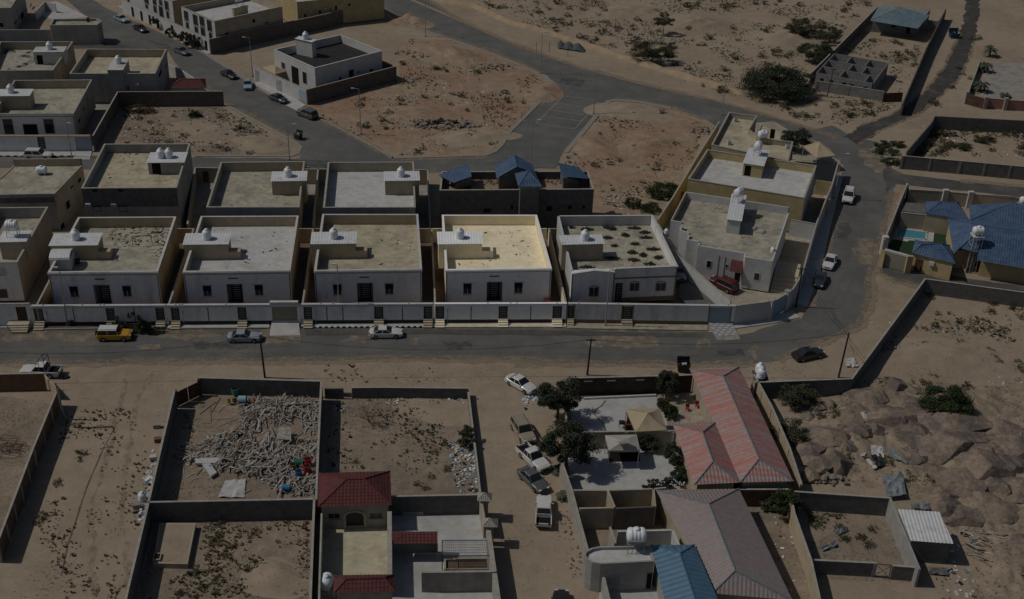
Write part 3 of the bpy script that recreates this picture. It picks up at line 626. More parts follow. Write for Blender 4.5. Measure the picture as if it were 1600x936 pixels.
# projecting bay with a low gable
bw=ub; dpt=.9; mb=MB(); A=a-n*dpt; B=a+u*bw-n*dpt
_wu0,_wz0=onv(919.5,463,A,B); _wu1,_wz1=onv(936,449,A,B)
prof=[(0,ZY-.1),(bw,ZY-.1),(bw,ZT-.1),(bw/2,ZT+.3),(0,ZT-.1)]
vs=[A+u*x+Z3*z for x,z in prof]; vs2=[v+n*(dpt-.003) for v in vs]
mb.add(vs+vs2,[(0,1,2,3,4),(9,8,7,6,5),(0,4,9,5),(1,6,7,2),(2,7,8,3),(3,8,9,4)]); bay=mb.build('gabled_bay',M_facade,h5.o)
mb=MB()
for (p0,p1) in((prof[2],prof[3]),(prof[3],prof[4])):
    x0,z0=p0;x1,z1=p1; mb.add([A+u*x0+Z3*(z0+.003)-n*.08,A+u*x1+Z3*(z1+.003)-n*.08,A+u*x1+Z3*(z1+.003)+n*.3,A+u*x0+Z3*(z0+.003)+n*.3,A+u*x0+Z3*(z0+.14)-n*.08,A+u*x1+Z3*(z1+.14)-n*.08,A+u*x1+Z3*(z1+.14)+n*.3,A+u*x0+Z3*(z0+.14)+n*.3],[(4,5,6,7),(0,1,5,4),(2,3,7,6),(0,3,2,1)])
mb.build('gable_coping',M_whitepaint,bay)
def arch_window(par,A,u,n,x0,x1,z0,z1,fm=M_trimbrown):
    mb=MB(); f=.13
    for r in((x0-f,x0,z0-f,z1),(x1,x1+f,z0-f,z1),(x0,x1,z0-f,z0)): fbox(mb,A,u,n,*r,-.07,-.003)
    N=8; c=(x0+x1)/2; r0=(x1-x0)/2; r1=r0+f
    for i in range(N):
        t0,t1=math.pi*i/N,math.pi*(i+1)/N; pts=[]
        for (r,t) in((r0,t0),(r1,t0),(r1,t1),(r0,t1)): pts.append(A+u*(c+r*math.cos(t))+Z3*(z1+r*.5*math.sin(t)))
        mb.add([p-n*.07 for p in pts]+[p-n*.003 for p in pts],[(0,1,2,3),(1,5,6,2),(0,3,7,4)])
    w=mb.build('window',fm,par); m=(x0+x1)/2
    for (s,e) in((x0,m-.03),(m+.03,x1)): fbox(MB(),A,u,n,s,e,z0,z1,-.03,-.004).build('pane',M_glass,w)
    fbox(MB(),A,u,n,m-.03,m+.03,z0,z1,-.05,-.004).build('mullion',M_frame,w)
    mb=MB(); mb.add([A+u*(c+r0*math.cos(math.pi*i/N))+Z3*(z1+r0*.5*math.sin(math.pi*i/N))-n*.02 for i in range(N+1)],[tuple(range(N+1))]); mb.build('fanlight',M_frame,w)
    return w
arch_window(h5.o,A,u,n,_wu0+.15,_wu1-.15,_wz0+.1,_wz1)
for (x0,y0,x1,y1) in((983.5,439.5,999.5,454.5),(1024,439.5,1041,454.5)):
    r=pxrect(h5,0,x0,y0,x1,y1); arch_window(h5.o,a,u,n,r[0]+.12,r[1]-.12,r[2]+.12,r[3]-.3)
r=pxrect(h5,0,958.5,442,973,463.5); slat_gate(h5.o,a,b,n,(r[0]+.2,r[1],ZY-.1,r[3]),deep=-.06,sm=M_steel,name='door')
mb=MB()
fbox(mb,a,u,n,bw+.01,L,4.55,4.75,-.07,-.003); fbox(mb,a,u,n,L-.2,L+.01,ZY-.1,4.54,-.07,-.003); fbox(mb,a,u,n,L-.2,L+.01,4.76,ZT-.12,-.07,-.003)
fbox(mb,A,u,n,-.01,.16,ZY-.1,ZT-.12,-.05,-.003); fbox(mb,A,u,n,bw-.16,bw+.01,ZY-.1,ZT-.12,-.05,-.003); fbox(mb,a,u,n,bw+1.6,L-.21,ZY-.1,ZY+.55,-.04,-.003)
mb.build('brown_trim',M_trimbrown,h5.o)
mb=MB(); fbox(mb,a,u,n,bw+.02,L+.06,ZT+.002,ZT+.14,-.12,.3); mb.strip(h5.c[1]+h5.nin[1]*-.04+GV*.32,h5.c[2]+h5.nin[1]*-.04,h5.nin[1],.34,ZT+.002,ZT+.14); mb.strip(h5.c[3],h5.c[0]+GV*.1,h5.nin[3],.3,ZT+.002,ZT+.1); mb.strip(h5.c[2],h5.c[3],h5.nin[2],.3,ZT+.002,ZT+.1); mb.build('coping',M_whitepaint,h5.o)
tw,(A,B,C,D,zs,u,n)=box_tower(h5,(877,407.5),(941,406),(877,382),(939,368.5),h5.zr,M_beige,z0=3.0)
c=A+(B-A)*.58+n*((D-A).length*.5); place(PT_UP,(c.x,c.y,zs+.1),.3,'white water tank on the stained roof with the gabled bay')
# dark stain patches left by scattered debris on that roof
spots=[(893,356),(918,359),(950,356),(957,358),(991,357),(1008,364),(977,368),(1010,372),(948,372),(992,382),(960,385),(1020,390),(988,395),(1005,399),(958,404),(990,407),(1028,403),(917,418),(1015,413)]
M_straw=mat('dark_straw',(.045,.038,.032),.95,.3,3,.3,10)
def debris(name,p,z,rx,ry,n,seed,m,label,cat,group,ln=(.25,.7),parent=None):
    "flat heap of small sticks and scraps"
    rnd=random.Random(seed); mb=MB(); c=P(*p,z)
    for i in range(n):
        r=math.sqrt(rnd.random()); t=rnd.uniform(0,6.283); x,y=c.x+rx*r*math.cos(t),c.y+ry*r*math.sin(t); a=rnd.uniform(0,3.14); l=rnd.uniform(*ln)/2; zz=z+.02+rnd.random()*.45*(1-r)
        d=Vector((math.cos(a),math.sin(a),rnd.uniform(-.3,.6)))*l; mb.obox(Vector((x,y,zz+.03)),d,Vector((-d.y,d.x,0)).normalized()*rnd.uniform(.02,.06),Z3*.02)
    return prop(mb.build(name,m,parent),label,cat,group)
for i,s in enumerate(spots): debris('straw_heap',s,h5.zr,.45+.8*((i*37)%10)/10,.25+.4*((i*53)%10)/10,40+4*((i*29)%10),i,M_straw,'flat dark heap of straw on the stained roof with the gabled bay','straw heap','straw heaps on the stained roof')
# ================================================================ front boundary walls
ZW=3.2
def front_wall(label,x0,x1,ybase,gates,garage=None,wm=None,panel=True,stepm=None,base=None,trim=None,cop=None,linex=()):
    A=P(x0,ybase[0],.15);B=P(x1,ybase[1],.15);A.z=B.z=0; u=(B-A).normalized(); n=Vector((-u.y,u.x,0)); L=(B-A).length
    o=thing('boundary_wall',label,'wall',((A.x+B.x)/2,(A.y+B.y)/2,.0)); holes=[];t=.25; wm=wm or M_facade
    def ux(x): return onv(x,495,A,B)[0]
    G=[(max(.02,ux(g[0])),min(L-.02,ux(g[1]))) for g in gates]
    for g in G: holes.append((g[0],g[1],.85,2.95))
    if garage: gg=(ux(garage[0]),ux(garage[1])); holes.append((gg[0],gg[1],.55,3.0))
    wall_mesh(MB(),A,B,n,t,0,ZW,holes).build('wall_panel',wm,o)
    fbox(MB(),A,u,n,-.0,L,ZW+.002,ZW+.1,-.1,t+.1).build('coping',cop or M_whitepaint,o)
    if panel: fbox(MB(),A,u,n,.02,L-.02,ZW-.32,ZW-.2,-.05,-.002).build('moulding',cop or M_whitepaint,o)
    for gi,g in enumerate(G):
        slat_gate(o,A,B,n,(g[0],g[1],.85,2.95),deep=.12,sm=M_steel)
        st=4
        for s in range(st):
            z=.85*(st-s)/st; d0=.34*s
            fbox(MB(),A,u,n,g[0]-.05,g[1]+.05,.13,z,-d0-.36,-d0-.01).build('step',stepm or M_step,o)
    # plinth and dark panel joints
    xs=[0]+[v for g in sorted(G+([gg] if garage else [])) for v in g]+[L]
    mb=MB();
    for i in range(0,len(xs),2):
        a0,a1=xs[i],xs[i+1]
        if a1-a0>.5: fbox(mb,A,u,n,a0+.06,a1-.06,.0,.62,-.03,-.002)
    mb.build('plinth',base or M_black,o)
    for lx in linex: uu=ux(lx); fbox(MB(),A,u,n,uu-.06,uu+.06,.63,ZW-.34,-.02,-.002).build('panel_joint',M_black,o)
    if trim:
        mb=MB()
        for g in G+([gg] if garage else []): 
            for e in(-.16,0): 
                x=g[0]-.16 if e else g[1]; fbox(mb,A,u,n,x+.002,x+.158,.63,ZW-.002,-.05,-.002)
        mb.build('trim',trim,o)
    for i,lx in enumerate(sorted(random.uniform(x0+5,x1-5) for _ in range(4))): 
        uu=ux(lx); MB().lathe(A+u*uu+n*.12+Z3*(ZW+.1),[(.1,0),(.12,.08),(.06,.2)],8).build('wall_lamp',M_frame,o)
    # meter box
    mx=ux(gates[0][1]+5); fbox(MB(),A,u,n,mx-.1,mx+.1,1.9,2.5,-.18,-.002).build('meter_box',M_frame,o); MB().tube(A+u*mx-n*.06+Z3*.1,A+u*mx-n*.06+Z3*1.9,.035).build('conduit',M_frame,o)
    return o,A,B,u,n,ux
FW=[]
def fy(x): return 507.2-(x-60)*.0043+ (0 if x<900 else 0)
def yb(x0,x1): return (fy(x0),fy(x1))
fw1=front_wall('grey boundary wall with three slatted gates behind the yellow car and creeper',53,262,(508,506.5),[(54,68.5),(166.7,180),(244,257.5)],linex=(116,211))
fw2=front_wall('grey boundary wall with a wide beige garage shutter above the concrete ramp',263.5,471,(506.5,505),[(268,281),(372,385.5)],garage=(425.5,465),linex=(326,),)
_,A,B,u,n,ux=fw2; fbox(MB(),A,u,n,ux(425.5),ux(465),.55,3.0,.1,.16).build('garage_shutter',M_gatebeige,fw2[0]); fbox(MB(),A,u,n,ux(423),ux(467),ZW+.12,ZW+.5,-.12,.4).build('shutter_box',M_whitepaint,fw2[0])
fw3=front_wall('grey boundary wall with three slatted gates and black and white kerb',472.5,677,(505,504),[(475,488),(585,599),(662,675)],linex=(511,536,629))
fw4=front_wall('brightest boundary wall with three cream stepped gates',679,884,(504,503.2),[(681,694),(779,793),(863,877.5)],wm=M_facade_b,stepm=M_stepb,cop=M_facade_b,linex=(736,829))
fw5=front_wall('grey boundary wall with brown trim and pale blue garage door at its end',886,1146,(503.3,507),[(887,896),(972,987.5)],garage=(1108,1140),base=M_trimbrown,trim=M_trimbrown,panel=False)
_,A,B,u,n,ux=fw5; fbox(MB(),A,u,n,ux(1108),ux(1140),.55,3.0,.1,.16).build('garage_door',M_grate,fw5[0])
# ramps
def ramp(name,quadpx,ztop,m,label,tiles=None):
    q=[P(*quadpx[0],ztop),P(*quadpx[1],ztop),P(*quadpx[2],.02),P(*quadpx[3],.02)]   # wall-left, wall-right, street-right, street-left
    o=thing(name,label,'ramp',(sum(p.x for p in q)/4,sum(p.y for p in q)/4,0))
    mb=MB(); lo=[Vector((p.x,p.y,0)) for p in q]; mb.add(q+lo,[(0,1,2,3),(0,4,5,1),(1,5,6,2),(3,7,4,0)]); mb.build('slab',m,o)
    if tiles:
        nu,nv=tiles; t1=MB()
        for i in range(nu):
            for j in range(nv):
                def pt(s,t): return (q[0]*(1-s)+q[1]*s)*(1-t)+(q[3]*(1-s)+q[2]*s)*t
                a=.06; c=[pt((i+x)/nu,(j+y)/nv*.8) for x,y in((a,a),(1-a,a),(1-a,1-a),(a,1-a))]
                mb=MB(); c2=[p+Z3*.03 for p in c]; mb.add(c+c2,[(4,5,6,7),(0,1,5,4),(1,2,6,5),(2,3,7,6),(3,0,4,7)]); mb.build('tile',M_tilepale if (i+j)%2 else M_tilegrey,o)
    return o
M_tilepale=mat('pale_ramp_tile',(.42,.42,.42),.7,.08,3); M_tilegrey=mat('grey_ramp_tile',(.27,.29,.31),.7,.08,3)
ramp('garage_ramp',((425,499.5),(466.5,499),(469,524),(421,525)),.5,M_pave,'smooth pale concrete ramp below the beige garage shutter')
ramp('garage_ramp',((1105,500),(1142,499.5),(1157,530),(1121,532)),.5,M_concrete,'diamond tiled ramp below the pale blue garage door',(7,7))
# pavements in front of each wall
def pave(name,x0,x1,y0,y1,m,z=.15,yo=2.5):
    a,b=P(x0,y0,0),P(x1,y1,0); c,d=P(x1,y1+yo,0),P(x0,y0+yo,0)
    o=MB().prism([d,c,b,a],-.02,z).build(name,m); o['kind']='structure'; return o
M_pavecream=mat('cream_pavement',(.36,.32,.25),.9,.15,1.2,.2,20,.2,(.27,.23,.18),.4,.5,.68); M_pavehighlit=mat('highlit_cream_pavement',(.62,.55,.42),.9,.12,1.2,.2,20,.2,(.5,.44,.33),.4,.5,.68)  # second pavement is lightened; the plot's highlight is painted into its colour
pave('pavement',262,421,502,501,M_pave,yo=11.5); pave('pavement',471,678,500,499,M_pave,yo=12); pave('pavement',679,884,499,498.5,M_pavehighlit,yo=13.2)
pave('pavement',886,1106,498.5,502,M_pavecream,yo=15.5); pave('pavement',0,54,505,504,M_pave,yo=8); pave('pavement',54,262,505,502,M_dampsoil,z=.12,yo=10)
for seg in((54,262,514.9,511.8),(471,678,511.8,511.0),(262,421,513.4,512.4)):
    x0,x1,y0,y1=seg; n_=int((x1-x0)/4.6)
    if x0==471:
        for i in range(n_):
            a,b=P(x0+(x1-x0)*i/n_,y0+(y1-y0)*i/n_,0),P(x0+(x1-x0)*(i+1)/n_,y0+(y1-y0)*(i+1)/n_,0)
            MB().prism([a-GV*.28,b-GV*.28,b-GV*.002,a-GV*.002],-.02,.2).build('kerb_stone',M_frame if i%2 else M_black).__setitem__('kind','structure')
    else:
        a,b=P(x0,y0,0),P(x1,y1,0); MB().prism([a-GV*.28,b-GV*.28,b-GV*.002,a-GV*.002],-.02,.19).build('kerb',M_kerb).__setitem__('kind','structure')
# yards behind the walls and party walls between plots
M_yard=mat('brown_yard_paving',(.15,.105,.08),.9,.15,1.2,.1,20)
def vpx(x,y,yt): return x+(629-x)*((y-yt)/(y+640.0))     # pixel on the same depth line
def party(label,x,y0,y1,m,z=ZW,z0=.3,t=.2,end=None):
    A=P(x,y0,z);B=P(end if end else vpx(x,y0,y1),y1,z); A.z=B.z=0; d=(B-A).normalized(); n=Vector((d.y,-d.x,0))
    o=thing('party_wall',label,'wall',((A.x+B.x)/2,(A.y+B.y)/2,0)); MB().strip(A+d*.27-n*t/2,B-n*t/2,n,t,0,z).build('wall_panel',m,o); MB().strip(A+d*.27-n*(t/2+.03),B-n*(t/2+.03),n,t+.06,z+.002,z+.07).build('coping',M_coping,o); return o
party('cream party wall between the leftmost grey house and the rubbish-roofed house',56,480,358,M_cream); party('cream party wall between the rubbish-roofed and white-roofed street houses',263,478.5,357.5,M_cream); party('cream party wall between the white-roofed and cream-roofed street houses',472.5,477.5,357.5,M_cream)
party('cream party wall left of the brightest house',680,475.5,357.5,M_cream_b); party('cream party wall right of the brightest house',884.5,474.5,357,M_cream_b)
for x0,x1 in((60,265),(265,474),(474,680),(680,884),(884,1010)):
    a,b=P(vpx(x0,480,357.5),357.5,ZW),P(vpx(x1,480,357.5),357.5,ZW); a.z=b.z=0
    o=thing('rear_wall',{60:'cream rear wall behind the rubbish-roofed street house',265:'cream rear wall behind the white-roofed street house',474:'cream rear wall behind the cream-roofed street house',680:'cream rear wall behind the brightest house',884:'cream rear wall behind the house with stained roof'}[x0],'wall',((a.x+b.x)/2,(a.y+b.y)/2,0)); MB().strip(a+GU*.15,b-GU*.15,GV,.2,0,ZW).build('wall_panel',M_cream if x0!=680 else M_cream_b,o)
    c0,c1=P(x0,506,0),P(x1,506,0); c0.z=c1.z=0; flat('yard',[c0+GV*.3,c1+GV*.3,b,a],ZY-.1,M_yard)
    MB().prism([c0+GV*.3,c1+GV*.3,b,a],.0,ZY-.12).build('yard_fill',M_yard).__setitem__('kind','structure')
# ================================================================ second row, third row, far left
def pq(z,*pts): return [P(x,y,z) for x,y in pts]
def wallthing(label,pts,z,m,t=.2,cop=None,name='boundary_wall',z0=0.0,closed=False,zp=None,piers=None,pm=None,gaps=()):
    "free-standing wall along pixels of its top edge; one part per straight run"
    w=[V2(P(x,y,zp or z)) for x,y in pts]; c=center(w); o=thing(name,label,'wall',(c.x,c.y,0)); k=len(w)
    for i in range(k-1):
        if i in gaps: continue
        a,b=w[i],w[i+1]; d=(b-a).normalized(); n=Vector((-d.y,d.x,0)); s=t/2+.004 if i else 0
        MB().strip(a+d*s-n*t/2,b+d*t/2-n*t/2,n,t,z0,z).build('wall_panel',m,o)
        if cop: MB().strip(a+d*(s+.035 if i else 0)-n*(t/2+.03),b+d*(t/2+.03)-n*(t/2+.03),n,t+.06,z+.002,z+.07).build('coping',cop,o)
        if piers:
            L=(b-a).length; q=max(1,int(L/piers))
            for j in range(q+1):
                p=a+d*(L*j/q if j else .2); MB().box((p.x,p.y,0),.34,t+.16,z-.05,math.atan2(d.y,d.x)).build('pier',pm or m,o)
    return o
def small_rects(h,i,rects,gm=None,fm=None):
    for r in rects: flat_window(h,i,pxrect(h,i,*r),gm=gm,fm=fm)
# --- block 0 of the second row, far left
zr=6.4; q=[P(-30,305.8,zr),P(85.5,303.8,zr),P(127.5,248,zr+1.2),P(20,249,zr+1.2)]
b0=house('house','flat grey roofed beige house with a lying tank at the left edge',q,zr+.15,0,.15,(M_greywash,M_beige,M_beige,M_beige),M_roofgrey,pars=(.12,.12,1.3,.12))
small_rects(b0,1,((110,287,114,297),(122,275,126,288),(104,310,108,330),(95,345,100,362)),gm=M_dark)
mb=MB(); a,b=b0.E[0]; u=(b-a).normalized(); fbox(mb,a,u,b0.nin[0],.2,(b-a).length-.2,5.0,5.9,-.03,-.002); mb.build('dark_band',M_blockb,b0.o)
c=P(66,272,zr); place(PT_LY,(c.x,c.y,zr),.1,'white lying water tank on the flat grey roof at the left edge')
# --- house 0: nearest left, cut by the frame
q=pq(6.6,(-60,412),(27,410.5),(75,324),(-10,325))
h0=house('house','grey house cut by the left edge with a raised tank on stilts',q,6.6,.4,1.7,(M_facade,M_beige,M_greywash,M_beige),M_roofgrey,coping=M_coping)
tw,(A,B,C,D,zs,u,n)=box_tower(h0,(4,405.5),(45,404.5),(4,378),(62,362),h0.zr,M_beige,z0=h0.zr+.003)
c=A+(B-A)*.45+n*((D-A).length*.55); place(PT_LYS,(c.x,c.y,zs+.1),.1,'white lying tank raised on stilts over the leftmost street house',s=1)
flat_window(h0,0,pxrect(h0,0,-4,419,8,431),gm=M_frame); flat_window(h0,0,pxrect(h0,0,-2,451,11,466),gm=M_glass); flat_window(h0,1,pxrect(h0,1,52,397,58,407.5),gm=M_dark); flat_window(h0,1,pxrect(h0,1,70,351,74,361),gm=M_frame)
A=P(-60,509,.15);B=P(52,507.5,.15);A.z=B.z=0;u=(B-A).normalized();n=Vector((-u.y,u.x,0)); o=thing('boundary_wall','tall plain grey street wall with a brown door at the left edge','wall',((A.x+B.x)/2,(A.y+B.y)/2,0))
d0=onv(28,500,A,B)[0];d1=onv(44,500,A,B)[0]; wall_mesh(MB(),A,B,n,.25,0,3.5,[(d0,d1,.9,3.1)]).build('wall_panel',M_facade,o); window(o,A,B,n,(d0,d1,.9,3.1),style='door',fm=M_black,gm=M_rust,name='door')
for s in range(4): fbox(MB(),A,u,n,d0-1.2+.25*s,d1+.3,.12,.9-.2*s,-1.2-.3*s,-.01-1.2*(s>0)-.3*max(0,s-1)).build('step',M_step,o)
fbox(MB(),A,u,n,0,(B-A).length,3.502,3.6,-.04,.3).build('coping',M_coping,o)
# --- tall grey block behind the first house
q=pq(8.4,(127.2,294.8),(276,294),(297,225),(163,225.5))
b1=house('house','tall dark grey block with twin white tanks behind the rubbish-roofed house',q,8.4,0,1.5,(M_block,M_greywash,M_greywash,M_greywash),M_roofcream,coping=M_coping)
for (x0,y0,x1,y1) in((146.5,321.5,157.5,330.5),(187,321.5,198,330.5)): flat_window(b1,0,pxrect(b1,0,x0,y0,x1,y1),fm=M_black,gm=M_dark)
for x,y in((138.5,322),(178.5,322)): uu,zz=onv(x,y,*b1.E[0]); aircon(b1,0,uu,zz)
for (x0,y0,x1,y1) in((143.5,295.2,153,300),(184,295.2,193,300)): flat_window(b1,0,pxrect(b1,0,x0,y0,x1,y1),fm=M_block,gm=M_dark,name='parapet_opening')
a,b=b1.E[0]; u=(b-a).normalized(); fbox(MB(),a,u,b1.nin[0],.02,(b-a).length-.02,.0,5.2,-.03,-.002).build('rendered_band',M_greywash,b1.o)
tw,(A,B,C,D,zs,u,n)=box_tower(b1,(233,272.5),(289,272),(233,254),(298,239.5),b1.zr,M_greywash,door=(.6,2.0,b1.zr+.05,b1.zr+2.0))
for f,l in((.32,'left of two white tanks side by side on the tall grey block'),(.55,'right of two white tanks side by side on the tall grey block')): c=A+(B-A)*f+n*((D-A).length*.5); place(PT_UP,(c.x,c.y,zs+.1),.2,l)
# --- second row, two matching houses
q=pq(6.2,(322.5,324.5),(467.5,324.5),(476,252.7),(345,254)); b2=house('house','cream roofed house behind the white-roofed street house',q,6.2,.3,1.6,(M_greywash,M_beige,M_beige,M_beige),M_roofgrey,coping=M_coping)
tw,(A,B,C,D,zs,u,n)=box_tower(b2,(426,305),(479,304),(425.5,283),(480,269),b2.zr,M_beige,z0=3.0); c=A+(B-A)*.47+n*((D-A).length*.5); place(PT_UP,(c.x,c.y,zs+.1),.5,'white tank on the tin stair roof right of the tall grey block')
q=pq(6.2,(505,325),(649,324.7),(646.3,253.5),(512.5,254)); b3=house('house','white coated roof house of the second row left of the blue-tiled block',q,6.2,.3,1.6,(M_greywash,M_beige,M_beige,M_beige),M_roofwhite,coping=M_coping)
tw,(A,B,C,D,zs,u,n)=box_tower(b3,(602,304.7),(655,303.8),(601,282.5),(656,269),b3.zr,M_beige,z0=3.0); c=A+(B-A)*.48+n*((D-A).length*.5); place(PT_UP,(c.x,c.y,zs+.1),.2,'white tank on the tin stair roof nearest the blue-tiled block')
o=wallthing('pale rear street wall with brown doors behind the second row houses',((305,262),(345,263),(480,264.5),(512,264.5),(668,265.5)),2.8,M_beige,cop=M_coping)
for x in(322,489): 
    A,B=V2(P(305,262,2.8)),V2(P(668,265.5,2.8)); u=(B-A).normalized();n=Vector((-u.y,u.x,0)); uu=onv(x,275,A,B)[0]; fbox(MB(),A,u,n,uu-.5,uu+.5,.15,2.2,-.2,-.11).build('door',M_rust,o)
wallthing('cream passage wall between the tall grey block and the cream roofed house',((305,262),(293,350)),2.8,M_beige,cop=M_coping); wallthing('cream passage wall between the two second row houses',((497,264),(489,352)),2.8,M_beige,cop=M_coping); wallthing('cream passage wall beside the blue-tiled block',((668,265),(672,352)),2.8,M_beige,cop=M_coping)
flat('yard',px((300,268),(668,270),(680,360),(290,360)),.016,M_concrete)
# --- unfinished block with blue tiled roofs
zt=7.6; q=pq(zt,(687,298),(928,296.2),(919,268),(690,268.5)); 
bb=house('house','unfinished grey block house with several blue tiled roof rooms',q,zt,0,1.3,M_block,M_redsoil,coping=M_coping)
for r in((755,325,768,332.5),(797,320.5,803,327.5),(853,321.5,863.5,330.5),(886,320,894,327),(909,320,915,326.5)): flat_window(bb,0,pxrect(bb,0,*r),fm=M_block,gm=M_dark)
def room(par,pts,z0,zs,m,name='roof_room'):
    c=[V2(p) for p in pts]; c=c if sarea(c)>0 else c[::-1]; return MB().prism(c,z0,zs).build(name,m,par)
def planes(par,pls,m,name='tile_roof',w=.2,row=.42,amp=.035,step=.035,ridges=(),rm=None):
    mb=MB()
    for p in pls: roof_plane(mb,*p,w=w,row=row,amp=amp,step=step)
    o=mb.build(name,m,par)
    for a,b in ridges: ridge(MB(),a,b,.1).build('ridge_cap',rm or m,o)
    return o
z0=bb.zr+.003
def tri(a,b,c): return (a,b,c,c)
# left room
LF,RF,RB,LB_=P(709,286,7.9),P(737,276,9.2),P(733,255.3,9.2),P(684,274,7.9)
room(bb.o,[P(712,296,z0),P(736,294,z0),P(732,281,z0),P(700,282,z0)],z0,7.7,M_block); planes(bb.o,[(LB_,LF,RF,RB)],M_bluetile)
fbx=MB(); fbx.add([P(712,296,z0),P(736,294,z0),P(736.5,277,9.0),P(712,287,7.8)],[(0,1,2,3)]); fbx.build('gable_wall',M_block,bb.o)
# middle room with a gable
T,Mf,L1,L2,R1,R2=P(803.4,241.3,10.2),P(808,261,10.2),P(772.5,259,8.7),P(776,278.8,8.7),P(832.5,258,8.7),P(836,271,8.7)
planes(bb.o,[(L1,L2,Mf,T),(R2,R1,T,Mf)],M_bluetile,ridges=((T,Mf),))
fbx=MB(); G=[P(779,295.5,z0),P(832,294.5,z0),P(833,272.5,8.5),Mf-Z3*.1+GV*.15,P(779,279,8.5)]; fbx.add(G,[(0,1,2,3,4)]); fbx.build('gable_wall',M_block,bb.o); room(bb.o,[P(780,292,z0),P(832,291,z0),P(826,276,z0),P(776,277,z0)],z0,8.4,M_block)
# stair bay with a small pyramid roof
S=[P(804.4,272,9.1),P(810,292,9.1),P(846.6,292,9.1),P(836,270,9.1)]; ap=P(826,267,10.1)
w1,w2=P(813,293.5,9.0),P(842.8,293.2,9.0); room(bb.o,[w1,w2,w2+GV*3,w1+GV*3],0,8.98,M_block,'stair_bay'); planes(bb.o,[tri(S[0],S[1],ap),tri(S[1],S[2],ap),tri(S[2],S[3],ap),tri(S[3],S[0],ap)],M_bluetile,ridges=((S[1],ap),(S[2],ap),(S[0],ap)))
# right room
A_,D_,B_,C_=P(921.6,280,7.8),P(904.7,262,7.8),P(878.4,276,9.3),P(872,254.4,9.3)
planes(bb.o,[(D_,A_,B_,C_)],M_bluetile); room(bb.o,[P(880,296,z0),P(903,295,z0),P(897,281,z0),P(875,282,z0)],z0,7.7,M_block)
fbx=MB(); fbx.add([P(880,296,z0),P(903,295,z0),P(903,282,7.8),P(880,277,9.2)],[(0,1,2,3)]); fbx.build('gable_wall',M_block,bb.o)
for x0,x1,y0,y1 in((725,735,280,295),(779.5,789,278.5,294.5),(881,890,279,295)):
    a,b=P(x0,y1,z0),P(x1,y1,z0); a.z=b.z=0; u=(b-a).normalized(); n=Vector((-u.y,u.x,0)); fbox(MB(),a,u,n,0,(b-a).length,z0,z0+1.9,-.12,-.05).build('doorway',M_dark,bb.o)
# --- third row, left
q=pq(6.2,(-12,178.5),(115,178),(143.7,125),(22.5,126)); c1=house('house','white stone house with a stained roof facing the white parked car',q,6.2,.6,1.6,(M_facade,M_beige,M_beige,M_beige),M_roofgrey,coping=M_coping)
for r in((7.5,185.5,19,210),(71,185.5,83,209)): flat_window(c1,0,pxrect(c1,0,*r),gm=M_glass)
flat_window(c1,0,pxrect(c1,0,39,194,57.5,214.5),fm=M_black,gm=M_dark,name='door')
a,b=c1.E[0]; u=(b-a).normalized(); L=(b-a).length; mb=MB(); fbox(mb,a,u,c1.nin[0],L-.2,L-.08,.6,5.8,-.02,-.002); fbox(mb,a,u,c1.nin[0],0,L-.21,5.7,5.8,-.02,-.002); mb.build('dark_border',M_black,c1.o)
tw,(A,B,C,D,zs,u,n)=box_tower(c1,(-8,171.5),(49,171),(0,150),(51,140.5),c1.zr,M_beige); c=A+(B-A)*.45+n*((D-A).length*.5); place(PT_UP,(c.x,c.y,zs+.1),.2,'white tank on the stained roof above the white parked car')
small_rects(c1,1,((129,165,131,175),(136,152,138,160),(122,182,125,196)),gm=M_dark)
for x,y in((121,180),(137,155)): uu,zz=onv(x,y,*c1.E[1]); aircon(c1,1,uu,zz)
A=P(-40,236.5,.1);B=P(144.5,236,.1);A.z=B.z=0;u=(B-A).normalized();n=Vector((-u.y,u.x,0)); o=thing('boundary_wall','white street wall with a pale blue garage door behind the white parked car','wall',((A.x+B.x)/2,(A.y+B.y)/2,0))
ga,gb=[onv(x,225,A,B)[0] for x in(118,143)]; da,db=[onv(x,225,A,B)[0] for x in(59.5,71)]
wall_mesh(MB(),A,B,n,.25,0,3.1,[(ga,gb,.2,2.9),(da,db,.5,2.9)]).build('wall_panel',M_facade,o); fbox(MB(),A,u,n,ga,gb,.2,2.9,.1,.15).build('garage_door',M_grate,o); slat_gate(o,A,B,n,(da,db,.5,2.9),sm=M_steel); fbox(MB(),A,u,n,0,(B-A).length,3.102,3.2,-.08,.33).build('coping',M_cream,o)
pave('pavement',-40,118,236.8,237,M_pave,yo=7); ramp('garage_ramp',((117,236),(144,235.5),(140,249),(114,249)),.2,M_pave,'pale concrete ramp below the blue garage door behind the white car')
for i in range(26):
    a,b=P(-38+6*i,244.3,0),P(-32+6*i,244.2,0); MB().prism([a-GV*.25,b-GV*.25,b-GV*.002,a-GV*.002],-.02,.2).build('kerb_stone',M_frame if i%2 else M_black).__setitem__('kind','structure')
wallthing('grey block wall enclosing the empty weedy lot',((145,212.5),(184,143.8),(347,142.8)),3.1,M_blockb,cop=M_coping,piers=5)
flat('yard',px((100,236),(144,236),(186,150),(140,140)),.016,M_concrete); flat('lot_soil',px((188,166),(346,166),(395,196),(455,236),(440,243),(165,243),(160,240)),.006,M_yardsand,.6,33)
q=pq(6.2,(108.7,115.7),(242.5,115.5),(260,77.5),(135,77)); c2=house('house','cream roofed house beside the small maroon-roofed shed',q,6.2,.2,1.6,(M_greywash,M_greywash,M_beige,M_beige),M_roofcream,coping=M_coping)
